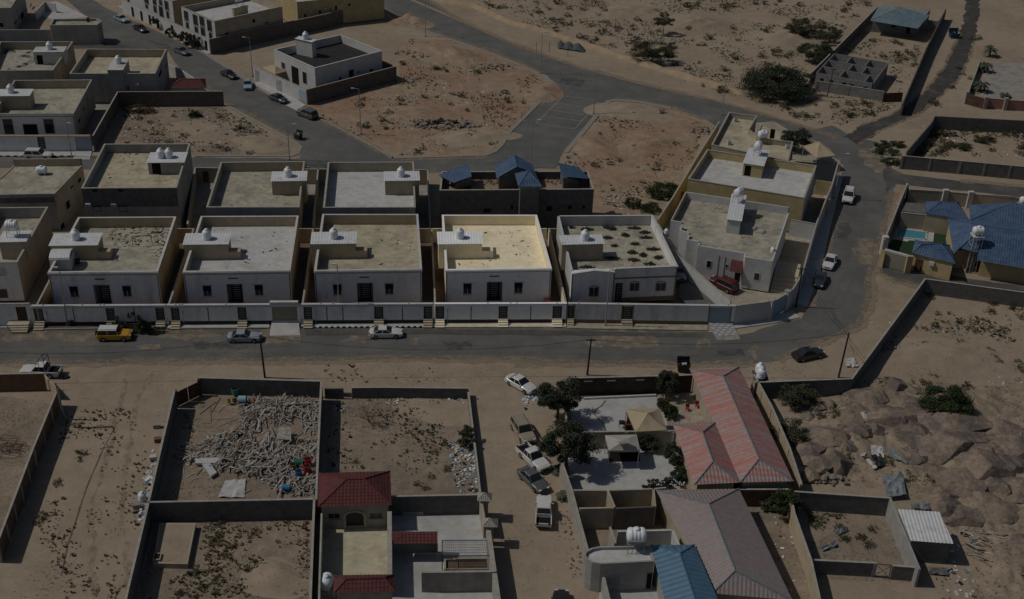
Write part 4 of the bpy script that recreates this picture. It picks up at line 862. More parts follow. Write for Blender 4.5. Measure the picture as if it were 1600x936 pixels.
tw,(A,B,C,D,zs,u,n)=box_tower(c2,(168.7,116.2),(192.5,116.1),(168.7,110),(201,93),6.2,M_greywash,M_roofwhite,z0=.3,flatroof=True,over=.1); c=A+(B-A)*.5+n*((D-A).length*.6); place(PT_UP,(c.x,c.y,zs+.13),.2,'white tank above the front wall beside the maroon-roofed shed')
uu,zz=onv(214,134,*c2.E[0]); aircon(c2,0,uu,zz); small_rects(c2,1,((248,105,252,124),(258,95,261,108)),gm=M_dark); flat_window(c2,0,pxrect(c2,0,198.5,134,202,141),gm=M_dark)
E0=[P(264,137.5,3),P(322.5,138,3),P(321,123,3),P(281,122.5,3)]; rg=[P(284,124,4),P(312,124.5,4)]
sh=thing('shed','small maroon hipped roof shed beside the diagonal street','shed',center(E0)); room(sh,[P(268,137,3),P(319,137.5,3),P(318,126,3),P(284,125,3)],0,2.95,M_whitepaint,'wall'); planes(sh,[(E0[0],E0[1],rg[1],rg[0]),tri(E0[1],E0[2],rg[1]),(E0[2],E0[3],rg[0],rg[1]),tri(E0[3],E0[0],rg[0])],M_redtile,ridges=((rg[0],rg[1]),(E0[1],rg[1]),(E0[0],rg[0])))
wallthing('pale wall behind the maroon-roofed shed along the street',((262,100),(280,107),(306,124)),2.4,M_whitepaint)
q=pq(6.2,(-20,111),(82.5,110.3),(114,65.5),(0,65.5)); c3=house('house','dirty roofed house with a white stair tower at the far left',q,6.2,.2,1.6,(M_greywash,M_beige,M_beige,M_beige),mat('stained_roof',(.36,.335,.285),.92,.2,1.2,.2,15,.2,(.035,.032,.03),.33,.52,.6),coping=M_coping)
tw,(A,B,C,D,zs,u,n)=box_tower(c3,(55,101),(102,100.5),(54.7,82),(108,73.5),c3.zr,M_whitepaint,M_roofwhite,door=(.5,1.7,c3.zr+.05,c3.zr+2.0),flatroof=True,over=.12); c=A+(B-A)*.5+n*((D-A).length*.5); place(PT_UP,(c.x,c.y,zs+.13),.2,'white tank on the white stair tower at the far left')
small_rects(c3,1,((112,94,114,101),(98,115,100,122)),gm=M_dark)
q=pq(4.6,(78,39.7),(151.5,39.3),(159,33.7),(151.5,29.2),(83.2,30)); d1=house('house','low flat grey building on the street corner with a red roof vent',q,4.6,.15,.45,M_greywash,M_roofgrey,coping=M_coping); flat_window(d1,1,pxrect(d1,1,155,41,157,47),gm=M_dark)
c=P(138,34,4.2); MB().box((c.x,c.y,4.153),.5,.5,1.0).build('roof_vent',M_redtile,d1.o)
pave('pavement',78,162,69.5,69.3,M_kerb,yo=2.5)
wallthing('long pale wall left of the low corner building',((-40,47.3),(78,46.5)),3.0,M_pinkwall if False else M_greywash,cop=M_coping)
q=pq(6,(-28,13),(16.5,12.7),(37,-18),(-8,-18)); e1=house('house','pale house with narrow side windows in the top left corner',q,6,.2,.3,M_greywash,M_roofgrey,coping=M_coping); small_rects(e1,1,((23,30,25.5,40),(29,24,31.5,32),(33,15,36,34),(38.5,12,41,21),(46.5,4,49,12)),gm=M_dark); flat_window(e1,0,pxrect(e1,0,0,35,5.5,43),gm=M_dark)
flat('forecourt',px((54,20),(70,4),(88,2),(138,27),(100,30),(80,30)),.03,M_pave); wallthing('small white wall end at the top left corner',((55,18),(70,2),(86,6)),2.2,M_whitepaint)
# --- villas across the diagonal street
q=pq(7.0,(283,11),(335,33.7),(441,10.5),(388,-9)); g1=house('villa','white fronted villa with tall windows and a white roof beyond the street',q,7.0,.3,1.4,(M_whitepaint,M_beige,M_beige,M_beige),M_roofwhite,cat='villa',coping=M_coping)
for r in((288.5,18,294,33),(302.5,24,308.5,40),(312.5,27,319,41),(324.5,32.5,330.5,49),(291,34,295,44),(304.5,41,309.5,51),(327,50,331.5,60),(314.5,42,320,57)): flat_window(g1,0,pxrect(g1,0,*r))
small_rects(g1,1,((351,49.5,357,55),(394,28.5,399,36.5),(413,33,420,38)),gm=M_dark)
tw,(A,B,C,D,zs,u,n)=box_tower(g1,(366,26),(388,22),(366.5,13),(406,8),g1.zr,M_cream,M_roofwhite,flatroof=True); c=(A+C)*.5; place(PT_LYS,(c.x,c.y,zs+.13),.6,'white tank raised on stilts above the white-fronted villa')
q=pq(7.0,(200,-25),(269,2),(380,-22),(320,-40)); g0=house('villa','white fronted villa cut by the top edge beyond the street',q,7.0,.3,1.4,(M_whitepaint,M_cream,M_beige,M_beige),M_roofwhite,cat='villa',coping=M_coping)
for r in((226,-8,231.5,5),(239,-4,244,7),(249,0,253.5,9),(258,2,263,16),(227.5,7,231.5,13),(240.5,9,244.5,19),(260.5,17,264,28),(249.5,10,254.5,26)): flat_window(g0,0,pxrect(g0,0,*r))
q=pq(6.5,(430,-16),(464,3.7),(600,-10),(560,-30)); g2=house('villa','yellow villa with wall air conditioners beyond the brown wall',q,6.5,.3,1.2,M_yellow,M_roofwhite,cat='villa',coping=M_coping)
small_rects(g2,1,((475,21,479,28),(497.5,15,502,22),(523,8,527,16),(514.5,12.5,517.5,16.5),(543.5,4.5,548,10)),gm=M_dark)
for x,y in((484.5,20),(506.5,15),(533,8)): uu,zz=onv(x,y,*g2.E[1]); aircon(g2,1,uu,zz)
wallthing('long dark brown block wall behind the house with a black roof',((327,61.5),(408,43),(500,24),(584.5,4)),3.5,M_blockb,cop=M_coping,piers=7)
o=wallthing('white street wall with dark doors in front of the villas',((190,-1),(326.5,61)),3.1,M_whitepaint,cop=M_coping)
A,B=V2(P(190,-1,3.1)),V2(P(326.5,61,3.1)); u=(B-A).normalized(); n=Vector((-u.y,u.x,0)); 
for x,y in((208,18),(222,25),(235,32),(247,37),(270,48),(299,62),(305,66),(323,74)): uu=onv(x,y,A,B)[0]; fbox(MB(),A,u,n,uu-.5,uu+.5,.1,2.4,-.16,-.11).build('door',M_dark,o)
band('pavement',((184,10),(325,85)),2.2,-.02,.14,M_pave,side=1)
# --- white house with the black roof
q=pq(6.2,(427.7,78),(491.8,106.8),(596.8,80),(532,54.7)); f1=house('house','white house with a black bitumen roof inside brown walls',q,6.2,.5,1.6,(M_whitepaint,M_whitepaint,M_whitepaint,M_whitepaint),M_roofblack,coping=M_whitepaint)
for r in((440,98.5,445.5,106.5),(473.5,113.5,479,129.5)): flat_window(f1,0,pxrect(f1,0,*r))
flat_window(f1,0,pxrect(f1,0,457,107,466,130),fm=M_black,gm=M_dark,name='door'); small_rects(f1,1,((529,119.5,534,126),(545,107.5,552.5,122),(558,110,561,115),(577.5,106.5,582.5,113)),gm=M_dark)
tw,(A,B,C,D,zs,u,n)=box_tower(f1,(463.5,84.5),(488.5,90.3),(463,60.5),(505,66),f1.zr,M_whitepaint,door=None); c=(A+C)*.5; place(PT_UP,(c.x,c.y,zs+.12),.2,'white tank above the black bitumen roof')
o=wallthing('brown block wall beside the house with a black roof',((478.7,140.3),(617.5,104),(590,92)),3.2,M_blockb,cop=M_coping,piers=6)
o=wallthing('white front wall with grey gates of the house with a black roof',((396,103),(478,139.5)),3.1,M_whitepaint,cop=M_coping)
A,B=V2(P(396,103,3.1)),V2(P(478,139.5,3.1)); u=(B-A).normalized(); n=Vector((-u.y,u.x,0))
for x,w_ in((403,.7),(436,.9),(472.5,1.3)): uu=onv(x,125,A,B)[0]; fbox(MB(),A,u,n,uu-w_,uu+w_,.1,2.6,-.16,-.11).build('gate',M_greywash if w_<1 else M_grate,o)
band('pavement',((394,131),(450,160)),2.6,-.02,.14,M_pave,side=1); ramp('garage_ramp',((461,154),(478,164),(462,172),(446,164)),.2,M_pave,'tiled ramp beside the house with a black roof')
def tent(name,label,eave,apex,ze,za,m,posts=True,vent=None,cat='tent'):
    e=[P(x,y,ze) for x,y in eave]; a=P(*apex,za); c=center(e); o=thing(name,label,cat,(c.x,c.y,0)); mb=MB()
    N=6
    for i in range(4):
        p,q=e[i],e[(i+1)%4]
        def pt(s,t):
            b=p*(1-s)+q*s; v=b*(1-t)+a*t; return v-Z3*(.35*math.sin(math.pi*t)*(1-.5*abs(2*s-1)))*(za-ze)*.35
        for j in range(N):
            t0,t1=j/N,(j+1)/N
            for k in range(4): mb.quad(pt(k/4,t0),pt((k+1)/4,t0),pt((k+1)/4,t1),pt(k/4,t1))
        mb.quad(p,q,q-Z3*.25,p-Z3*.25)
    mb.build('canopy',m,o)
    if posts:
        for p in e: b=p+(c-V2(p)).normalized()*.12; MB().tube((b.x,b.y,0),(b.x,b.y,ze),.06).build('post',M_frame,o)
    if vent:
        v=[P(x,y,za+.25) for x,y in vent]; cv=center(v)+Z3*(za+.5); mb=MB()
        for i in range(4): mb.add([v[i],v[(i+1)%4],cv],[(0,1,2)])
        mb.build('vent_cap',m,o)
    return o
tent('car_tent','beige pyramid car canopy in front of the house with a black roof',((409.5,106),(430,116),(449,110.5),(427,100.5)),(430.5,104),2.7,3.7,M_tent)
# ================================================================ right-hand houses inside the street bend
z=6.6
q=pq(z,(1166,392),(1209,398.7),(1234.4,323.7),(1071,299.4),(1047.8,344.4),(1065.6,347.2),(1062,355.6),(1077,360.3),(1074,367),(1092.8,370.6),(1092,374.4),(1164.5,386.5))
r1=house('house','white house with stepped front and red awning beside the red car',q,z,.3,1.3,[M_whitepaint]*3+[M_beige]+[M_whitepaint]*8,M_roofgrey,t=.2,pars=[.25,.3,1.3,1.3,1.3,.9,.9,.5,.5,.3,.25,.25])
flat_window(r1,0,pxrect(r1,0,1177,427,1188,437.5)); i=10
for r in((1103,407.8,1112.5,418),(1132.5,413,1138,418.5)): flat_window(r1,i,pxrect(r1,i,*r),gm=M_dark)
flat_window(r1,i,pxrect(r1,i,1146,424,1161,440),gm=M_dark,fm=M_cream,name='door')
a,b=r1.E[i]; u=(b-a).normalized(); n=r1.nin[i]; u0=onv(1141,424,a,b)[0];u1=onv(1161,424,a,b)[0]; zz=2.9
aw=planes(r1.o,[(a+u*u0-n*1.6+Z3*zz,a+u*u1-n*1.6+Z3*zz,a+u*u1-n*.02+Z3*(zz+1.3),a+u*u0-n*.02+Z3*(zz+1.3))],M_redtile,'awning')
for uu in(u0+.1,u1-.1): p=a+u*uu-n*1.5; MB().tube((p.x,p.y,.3),(p.x,p.y,zz),.06).build('awning_post',M_frame,r1.o)
for uu,zz in((onv(1121,415,a,b)[0],0),(onv(1131,415,a,b)[0],0)): p=a+u*uu-n*.05; MB().tube((p.x,p.y,.3),(p.x,p.y,4.6),.04).build('downpipe',M_frame,r1.o)
tw,(A,B,C,D,zs,u,n)=box_tower(r1,(1134,364),(1154.5,366.7),(1137,342.5),(1171,308),r1.zr,M_whitepaint); c=A*.3+C*.7; c=(A+C)*.5+(D-A)*.22; place(PT_LYS,(c.x,c.y,zs+.1),.9,'white tank on the tin stair roof of the white stepped house',s=.95)
a=P(1113,331,r1.zr); b=P(1135,311,zs); o=prop(MB().tube(a+Z3*.05,b+Z3*.1,.06).build('leaning_pole',M_wood),'thin timber pole leaning on the stair room above the red car','pole')
for x,y,l in((1179,363,'small satellite dish lying beside the stair room of the stepped house'),(1192,369,'white satellite dish standing on the stepped house roof')):
    p=P(x,y,r1.zr); o=thing('satellite_dish',l,'dish',(p.x,p.y,r1.zr)); MB().tube(p,p+Z3*.7,.03).build('mast',M_steel,o); MB().lathe(p+Vector((0,-.25,.75)),[(.02,0),(.3,.04),(.45,.14)],12,'y').build('dish',M_frame,o)
# small things on the roof corner: two cooler units
for x,y,l in((1207,395,'white roof tank on the front corner of the stepped house'),(1041,366,'white roof tank by the passage left of the stepped house')):
    p=P(x,y,5.2); o=place(PT_UP,(p.x,p.y,5.3),.2,l,s=.55)
q=pq(6.7,(1075,280),(1256.9,310),(1275.6,259.4),(1105,234)); r2=house('house','yellow walled house with a white roof between two roof rooms',q,6.7,.3,1.4,(M_yellow,M_whitepaint,M_yellow,M_yellow),M_roofwhite,coping=M_coping,t=.2)
tw,(A,B,C,D,zs,u,n)=box_tower(r2,(1159.4,274.4),(1189.4,279),(1160.5,254.5),(1201,237),r2.zr,M_yellow,door=(.3,1.4,r2.zr+.05,r2.zr+2.0)); c=(A+C)*.5+(D-A)*.15; place(PT_LYS,(c.x,c.y,zs+.1),1.2,'white tank above the yellow roof room',s=.95)
q=pq(6.4,(1111.6,226.6),(1231.6,252),(1239,222),(1189.4,216.2),(1170.6,203),(1182.8,181.6),(1138.7,176)); r3=house('house','cream roofed house with a cut corner next to the back road',q,6.4,.3,.9,M_beige,M_roofcream,coping=M_coping,t=.2)
p=P(1190,224,r3.zr); place(PT_LYS,(p.x,p.y,r3.zr),.3,'white tank on stilts on the roof with a cut corner',s=1.0)
for x,y,l in((1149,190,'small white roof box near the far parapet of the cut-corner roof'),(1139,226,'small white roof box near the front parapet of the cut-corner roof'),(1230,232,'small white roof box at the right end of the cut-corner roof')):
    p=P(x,y,r3.zr); o=thing('cooler_unit',l,'cooler',(p.x,p.y,r3.zr)); MB().box((p.x,p.y,r3.zr+.02),.7,.6,.65,.2).build('casing',M_frame,o); MB().box((p.x,p.y,r3.zr+.68),.5,.4,.08,.2).build('lid',M_steel,o)
q=pq(3.4,(1178,218),(1219,224),(1221,203),(1189,194)); r4=house('outbuilding','low cream annex behind the cut-corner roof house',q,3.4,.1,.2,M_beige,M_roofcream,cat='annex'); flat_window(r4,0,pxrect(r4,0,1202,202,1212,216),fm=M_beige,gm=M_dark,name='opening')
# walls round these houses
flat('yard',px((1128,196),(1210,190),(1308,250),(1275,360),(1242,470),(1206,490),(1146,500),(1030,370),(1040,320)),.044,M_pavecream)
M_yardtile=mat('dark_tile_yard',(.12,.115,.11),.8,.12,2)
wallthing('white wall bounding the street corner houses on the east side',((1311,250),(1300,289),(1281,335),(1275.6,350),(1262.5,395),(1253,428.7),(1238,453)),3.2,M_whitepaint,cop=M_coping)
o=wallthing('white curved corner wall with pale blue gate below the red car',((1238,453),(1231,456),(1206,470.5),(1192,472.5),(1148.5,478)),3.2,M_whitepaint,cop=M_coping,gaps=(1,))
a,b=V2(P(1231,456,3.2)),V2(P(1206,470.5,3.2)); d=(b-a).normalized(); nn=Vector((-d.y,d.x,0)); MB().strip(a+d*.3,b-d*.3,nn,.08,.1,3.0).build('gate',M_grate,o)
for p in(a,b): MB().box((p.x,p.y,0),.6,.6,3.3,math.atan2(d.y,d.x)).build('pillar',M_whitepaint,o); MB().box((p.x,p.y,3.302),.8,.8,.15,math.atan2(d.y,d.x)).build('pillar_cap',M_coping,o)
wallthing('yellow passage wall along the sandy lot',((1124,190),(1092,240.6),(1050.6,309.5),(1028,343)),3.2,M_yellow,cop=M_coping)
wallthing('bright white wall between the tiled yard and the red car',((1028,350),(1060,400),(1141.5,470)),3.2,M_whitepaint,cop=M_coping)
wallthing('yellow cross wall between the two right-hand houses',((1272,309),(1297,311)),3.0,M_yellow); wallthing('white cross wall beside the right-hand houses',((1236,343),(1275.5,350.5)),3.0,M_whitepaint,cop=M_coping)
flat('tiled_yard',px((1062,430),(1060,470),(1080,492),(1105,500),(1140,500),(1100,455),(1060,405),(1030,370)),.84,M_yardtile)
st=thing('stairs','cream garden stairs by the east wall of the stepped house','stairs',P(1222,445,0))
for k in range(5):
    a,b=P(1203+1.5*k,456-5.5*k,.15*k),P(1236+2.5*k,462-5.5*k,.15*k); a.z=b.z=0; d=(b-a).normalized(); nn=Vector((-d.y,d.x,0)); MB().strip(a,b,nn,1.2 if k<4 else 4.5,0.05,.25+.28*k).build('step',M_step,st)
# car canopy and dark carport near the street bend
tent('car_tent','beige pyramid canopy at the bend of the street',((1255,228),(1276,246.5),(1306,243),(1282,221)),(1280.5,222.5),3.0,4.2,M_tent)
cp=[P(1242,252,3.2),P(1274,280,2.9),P(1303,284,2.9),P(1309,257.5,3.2)]; o=thing('carport','dark corrugated carport roof beside the yellow house','carport',center(cp)); sheet(o,(cp[1],cp[2],cp[3],cp[0]),mats=M_black,name='roof_sheet')
for p in cp: MB().tube((p.x,p.y,0),(p.x,p.y,p.z),.06).build('post',M_steel,o)
wallthing('cream wall under the dark carport',((1275,281),(1303,285)),2.8,M_yellow)
band('pavement',((1262,480),(1283,420),(1307,314),(1317,276)),2.2,-.02,.13,M_pave,side=1); band('pavement',((1146,514.5),(1210,505.5),(1250,497)),2.0,-.02,.15,M_pave,side=1)
# ================================================================ blue-roofed compound on the right
def hip(par,e,r,m,name='tile_roof',**k):
    "e: four eave corners, r: two ridge ends (r0 next to edge 3-0, r1 next to edge 1-2)"
    return planes(par,[(e[0],e[1],r[1],r[0]),tri(e[1],e[2],r[1]),(e[2],e[3],r[0],r[1]),tri(e[3],e[0],r[0])],m,name,ridges=((r[0],r[1]),(e[0],r[0]),(e[1],r[1]),(e[2],r[1]),(e[3],r[0])),**k)
zc=2.9
wallthing('beige compound wall with white pillar along the street west of the pool',((1417.5,286.5),(1382,374.5)),3.0,M_beige,cop=M_coping)
wallthing('pale compound wall behind the blue roofs along the lane',((1417.5,286.5),(1422,296),(1478,299.5),(1520,303),(1700,322)),2.6,M_beige,cop=M_coping)
for x,y in((1478.5,297),(1518,300)): p=P(x,y,3); prop(MB().box((p.x,p.y,0),.9,.7,3.1).build('gate_pillar',M_whitepaint),'left white gate pillar behind the blue roofs' if x<1500 else 'right white gate pillar behind the blue roofs','pillar')
wallthing('pale inner wall beside the swimming pool',((1409,332),(1447,336),(1481,341)),2.8,M_beige,cop=M_coping)
o=wallthing('beige front wall of the blue-roofed compound with a white shutter',((1377,390),(1383,392)),3.0,M_yellow)
ga,gb=V2(P(1384,392,2.8)),V2(P(1417,401,2.8)); d=(gb-ga).normalized(); nn=Vector((-d.y,d.x,0)); MB().strip(ga,gb,nn,.12,.1,2.7).build('shutter',M_gatebeige,o); MB().strip(ga-d*.2,gb+d*.2,nn,.4,2.72,3.0).build('shutter_box',M_whitepaint,o); p=gb+d*.5; MB().box((p.x,p.y,0),.9,.5,3.1).build('pillar',M_yellow,o)
p=P(1383,376,2.5); prop(MB().box((p.x,p.y,0),.9,.9,3.3).build('corner_pillar',M_whitepaint),'white corner pillar of the pool compound wall','pillar')
flat('grass_yard',px((1384,386),(1400,370),(1420,300),(1485,302),(1485,400),(1430,402)),.03,M_grassgreen); flat('pool_terrace',px((1394,374),(1402,354),(1460,361),(1458,378),(1420,376),(1418,378)),.06,M_pave); flat('back_court',px((1420,297),(1480,300),(1478,312),(1412,330)),.05,M_concrete)
pl=thing('swimming_pool','small turquoise swimming pool inside the compound','pool',P(1425,365,0)); w=[P(1400,356,.09),P(1450,363,.09),P(1448,375.5,.09),P(1398,371,.09)]; mb=MB(); mb.add(w,[(0,1,2,3)]); mb.build('water',M_pool,pl)
mb=MB()
for a,b in zip(w,w[1:]+w[:1]): a=V2(a);b=V2(b); d=(b-a).normalized(); mb.strip(a-d*.3,b+d*.0,Vector((d.y,-d.x,0)),.3,.03,.17)
mb.build('rim',M_pave,pl)
# gatehouse
h_=thing('gatehouse','small blue hipped gatehouse at the compound front','gatehouse',P(1450,410,0)); e=[P(1425.5,395.5,3.2),P(1492.5,412.5,3.2),P(1484,384,3.2),P(1430,375,3.2)]; hip(h_,e,[P(1440,382,4.4),P(1470,381,4.4)],M_bluetile)
W=[V2(e[0])*.94+V2(e[2])*.06,V2(e[1])*.95+V2(e[3])*.05,V2(e[2])*.94+V2(e[0])*.06,V2(e[3])*.95+V2(e[1])*.05]; room(h_,W,0,3.15,M_yellow,'wall'); a,b=W[0],W[1]; u=(b-a).normalized(); n=Vector((-u.y,u.x,0)); fbox(MB(),a,u,n,.4,1.6,.05,2.3,-.04,-.003).build('door',M_rust,h_); L=(b-a).length; fbox(MB(),a,u,n,L*.42,L*.42+.8,1.9,2.5,-.4,-.01).build('air_conditioner',M_frame,h_)
# main blue house: large hip roofs
h_=thing('house','large blue tiled house with hipped roofs and a tank tower','house',P(1550,400,0)); e=[P(1488,396,3.4),P(1640,437,3.4),P(1650,350,3.4),P(1480.5,340,3.4)]; rg=[P(1538,353,6.2),P(1640,372,6.2)]
planes(h_,[(P(1526,407,3.4),P(1660,430,3.4),P(1660,371,6.2),rg[0]),tri(P(1499.5,388,4.1),P(1527,395,4.0),rg[0]),(P(1480.5,341,3.4),P(1490,397,3.4),P(1499.5,388,4.1),rg[0]),(P(1660,352,3.4),P(1480.5,341,3.4),rg[0],P(1660,371,6.2))],M_bluetile,ridges=((rg[0],P(1660,371,6.2)),(rg[0],P(1499.5,388,4.15)),(rg[0],P(1480.5,341,3.5))))
room(h_,[P(1528,431,0),P(1660,454,0),P(1660,420,0),P(1530,408,0)],0,3.25,M_yellow,'wall')
room(h_,[P(1489,391,3.2),P(1524,391,3.2),P(1524,350,3.2),P(1484,345,3.2)],0,3.2,M_yellow,'wall')
e2=[P(1513,343,3.6),P(1660,364,3.6),P(1660,318,3.6),P(1533,305,3.6)]; planes(h_,[(P(1516,343,3.6),P(1660,363,3.6),P(1660,330,6.0),P(1585,316,6.0)),tri(P(1513.5,321,3.6),P(1516,344,3.6),P(1585,316,6.0)),(P(1660,316,3.6),P(1534,304.5,3.6),P(1585,308,5.2),P(1660,322,6.0))],M_bluetile,'tile_roof_rear')
room(h_,[P(1524,345,3.3),P(1640,362,3.3),P(1640,330,3.3),P(1550,318,3.3)],0,3.3,M_yellow,'wall')
e3=[P(1446.5,333.5,3.4),P(1515,344.5,3.4),P(1497,316.5,3.4),P(1447,316,3.4)]; hip(h_,e3,[P(1471,315,4.8),P(1493,316.5,4.8)],M_bluetile,'tile_roof_side'); room(h_,[V2(p)*.95+center(e3)*.05 for p in e3],0,3.35,M_beige,'wall')
p4=[P(1409,330,2.6),P(1446,334,2.6),P(1446,318,2.7),P(1416,316.5,2.7)]; o=thing('carport','grey flat carport roof beside the pool wall','carport',center(p4)); sheet(o,p4,mats=M_block)
for p in p4: MB().tube((p.x,p.y,0),(p.x,p.y,p.z),.05).build('post',M_steel,o)
def tank_tower(base,ztop,label,s=1.0):
    b=P(*base,0); o=thing('tank_tower',label,'tank tower',(b.x,b.y,0)); w_=.75*s; cs=[Vector((b.x+i*w_,b.y+j*w_,0)) for i,j in((-1,-1),(1,-1),(1,1),(-1,1))]
    for c in cs: MB().tube(c,c+Z3*ztop,.055).build('leg',M_frame,o)
    mb=MB(); k=int(ztop/1.3)
    for j in range(k):
        z=.9+j*1.3
        for a,c in zip(cs,cs[1:]+cs[:1]): mb.tube(a+Z3*z,c+Z3*z,.03); 
        mb.tube(cs[j%4]+Z3*z,cs[(j+1)%4]+Z3*min(ztop,z+1.3),.025)
    mb.build('bracing',M_frame,o); MB().box((b.x,b.y,ztop),2*w_+.3,2*w_+.3,.1).build('platform',M_frame,o)
    mb=MB()
    for sx in(-.25,.25): mb.tube((b.x+sx,b.y-w_-.15,0),(b.x+sx,b.y-w_-.15,ztop+.8),.03)
    for j in range(int(ztop/.35)): mb.tube((b.x-.25,b.y-w_-.15,.3+j*.35),(b.x+.25,b.y-w_-.15,.3+j*.35),.02)
    mb.build('ladder',M_frame,o); place(PT_LY,(b.x,b.y,ztop+.1),.1,label.replace('tower','tank').replace('lattice','water'),s=1.05)
    return o
tank_tower((1513.5,423),6.3,'tall white lattice tower in front of the large blue roof'); tank_tower((1589,362),5.0,'tall white lattice tower behind the large blue roof at the right edge')
# person-sized yellow toy jeep and small items in the court are left as simple playground spring rider
t_=P(1432,312,.05); o=thing('ride_on_toy','yellow and black ride-on toy in the walled court','toy',(t_.x,t_.y,.05)); MB().box((t_.x,t_.y,.3),.7,1.3,.45,.3).build('body',mat('yellow_plastic',(.5,.28,.03),.5,.05),o); MB().box((t_.x,t_.y-.1,.76),.5,.5,.5,.3).build('seat',M_black,o)
for sx,sy in((-.35,-.4),(.35,-.4),(-.35,.4),(.35,.4)): MB().lathe((t_.x+sx,t_.y+sy,.26),[(.2,-.08),(.21,0),(.2,.08)],10,'x').build('wheel',M_tyre,o)
# ================================================================ plots on the far right
wallthing('dark wall with pale piers along the lane behind the compound',((1409,243.5),(1500,251.5),(1660,266)),2.6,M_block,cop=M_coping,piers=4.2,pm=M_blocklt)
wallthing('tall dark block wall behind the weedy plot on the right',((1417.5,236),(1456,191.5),(1461,181.5),(1660,191.5)),2.8,M_block)
o=wallthing('pink walled forecourt with red gates in the upper right',((1541,153),(1580,156.5),(1660,162)),2.2,M_pinkwall,cop=M_coping)
o2=wallthing('dark red metal gate between pale posts in the upper right',((1514,147),(1539,154)),2.3,M_rust)
for x,y in((1512,145),(1541,153),(1573,155)): p=P(x,y,2.4); prop(MB().box((p.x,p.y,0),.7,.7,2.7).build('gate_post',M_coping),{1512:'pale gate post left of the red gate upper right',1541:'pale gate post right of the red gate upper right',1573:'pale post in the middle of the pink wall'}[x],'post')
wallthing('low pale wall beside the palms at the upper right',((1513,144),(1534,88)),1.6,M_coping); flat('paved_court',px((1530,150),(1660,158),(1660,95),(1540,100)),.02,M_concrete)
# walled plot with the teal roof and the unfinished rooms
wallthing('brown grey wall on the west side of the teal-roofed plot',((1371.5,10),(1267.5,114)),2.6,M_blockb,cop=M_coping)
wallthing('dark block wall on the east side of the teal-roofed plot',((1478,14),(1448,74),(1411,160.5)),2.8,M_block,piers=5); wallthing('pale lower wall in front of the unfinished rooms',((1276,126.5),(1325,134),(1381,143)),2.2,M_blocklt,cop=M_coping,piers=4)
o=wallthing('dark red sheet gate beside the unfinished rooms',((1381,145.5),(1411,144.5)),2.0,M_rust,t=.08)
h_=thing('house','grey block house with a teal tin roof in the walled plot','house',P(1400,45,0)); A,B,C,D,E_=P(1372.5,11,4),P(1409,12,4.9),P(1452.5,23.7,3.9),P(1434,45,3.4),P(1359.5,32.5,3.6)
planes(h_,[(E_,D,C,B),tri(A,E_,B)],M_tealtin,'tin_roof',w=.3,row=0,amp=.06,step=0); room(h_,[P(1361,50,0),P(1432,56,0),P(1450,35,0),P(1375,28,0)],0,3.35,M_blocklt,'wall')
a,b=V2(P(1361,50,0)),V2(P(1432,56,0)); u=(b-a).normalized(); n=Vector((-u.y,u.x,0)); L=(b-a).length
for f in(.42,.75): fbox(MB(),a,u,n,L*f,L*f+1.0,.4 if f>.6 else 1.6,2.2,-.04,-.003).build('window',M_dark,h_)
wallthing('pale annex wall beside the teal roof',((1448,31),(1466,33),(1472,24)),2.6,M_blocklt)
# unfinished rooms: bare block walls without a roof
u_=thing('unfinished_building','roofless unfinished rooms of pale block walls','building',P(1325,130,0)); zt=3.2
def uw(pts,m=M_blocklt,t=.2,z=zt):
    w=[V2(P(x,y,z)) for x,y in pts]
    for a,b in zip(w,w[1:]): d=(b-a).normalized(); n=Vector((-d.y,d.x,0)); MB().strip(a+d*.11-n*t/2,b-d*.11-n*t/2,n,t,0,z).build('block_wall',m,u_)
NW,NE,SW,SE=(1304,83.5),(1388,98),(1276,113.5),(1364,130)
def lerp(a,b,t): return (a[0]+(b[0]-a[0])*t,a[1]+(b[1]-a[1])*t)
uw((NW,NE)); uw((NE,SE)); uw((SE,SW)); uw((SW,NW))
for t in(.33,.66): uw((lerp(NW,SW,t),lerp(NE,SE,t)))
for s,t0,t1 in((.32,0,.33),(.66,0,.33),(.45,.33,.66),(.7,.33,.66),(.4,.66,1),(.85,.66,1)):
    a=lerp(lerp(NW,NE,s),lerp(SW,SE,s),t0); b=lerp(lerp(NW,NE,s),lerp(SW,SE,s),t1); uw((a,b))
a,b=V2(P(*SW,zt)),V2(P(*SE,zt)); u=(b-a).normalized(); n=Vector((-u.y,u.x,0)); L=(b-a).length
for f in(.08,.25,.48,.62,.85): fbox(MB(),a,u,n,L*f,L*f+.8,1.2,2.2,-.14,-.105).build('window_opening',M_dark,u_)
# long dark wall round the rocky plot
wallthing('long dark block wall enclosing the rocky plot on the right',((1180,597.5),(1195,597.3),(1331,592),(1445.5,436),(1540,449),(1660,465)),2.5,M_block,cop=M_coping)
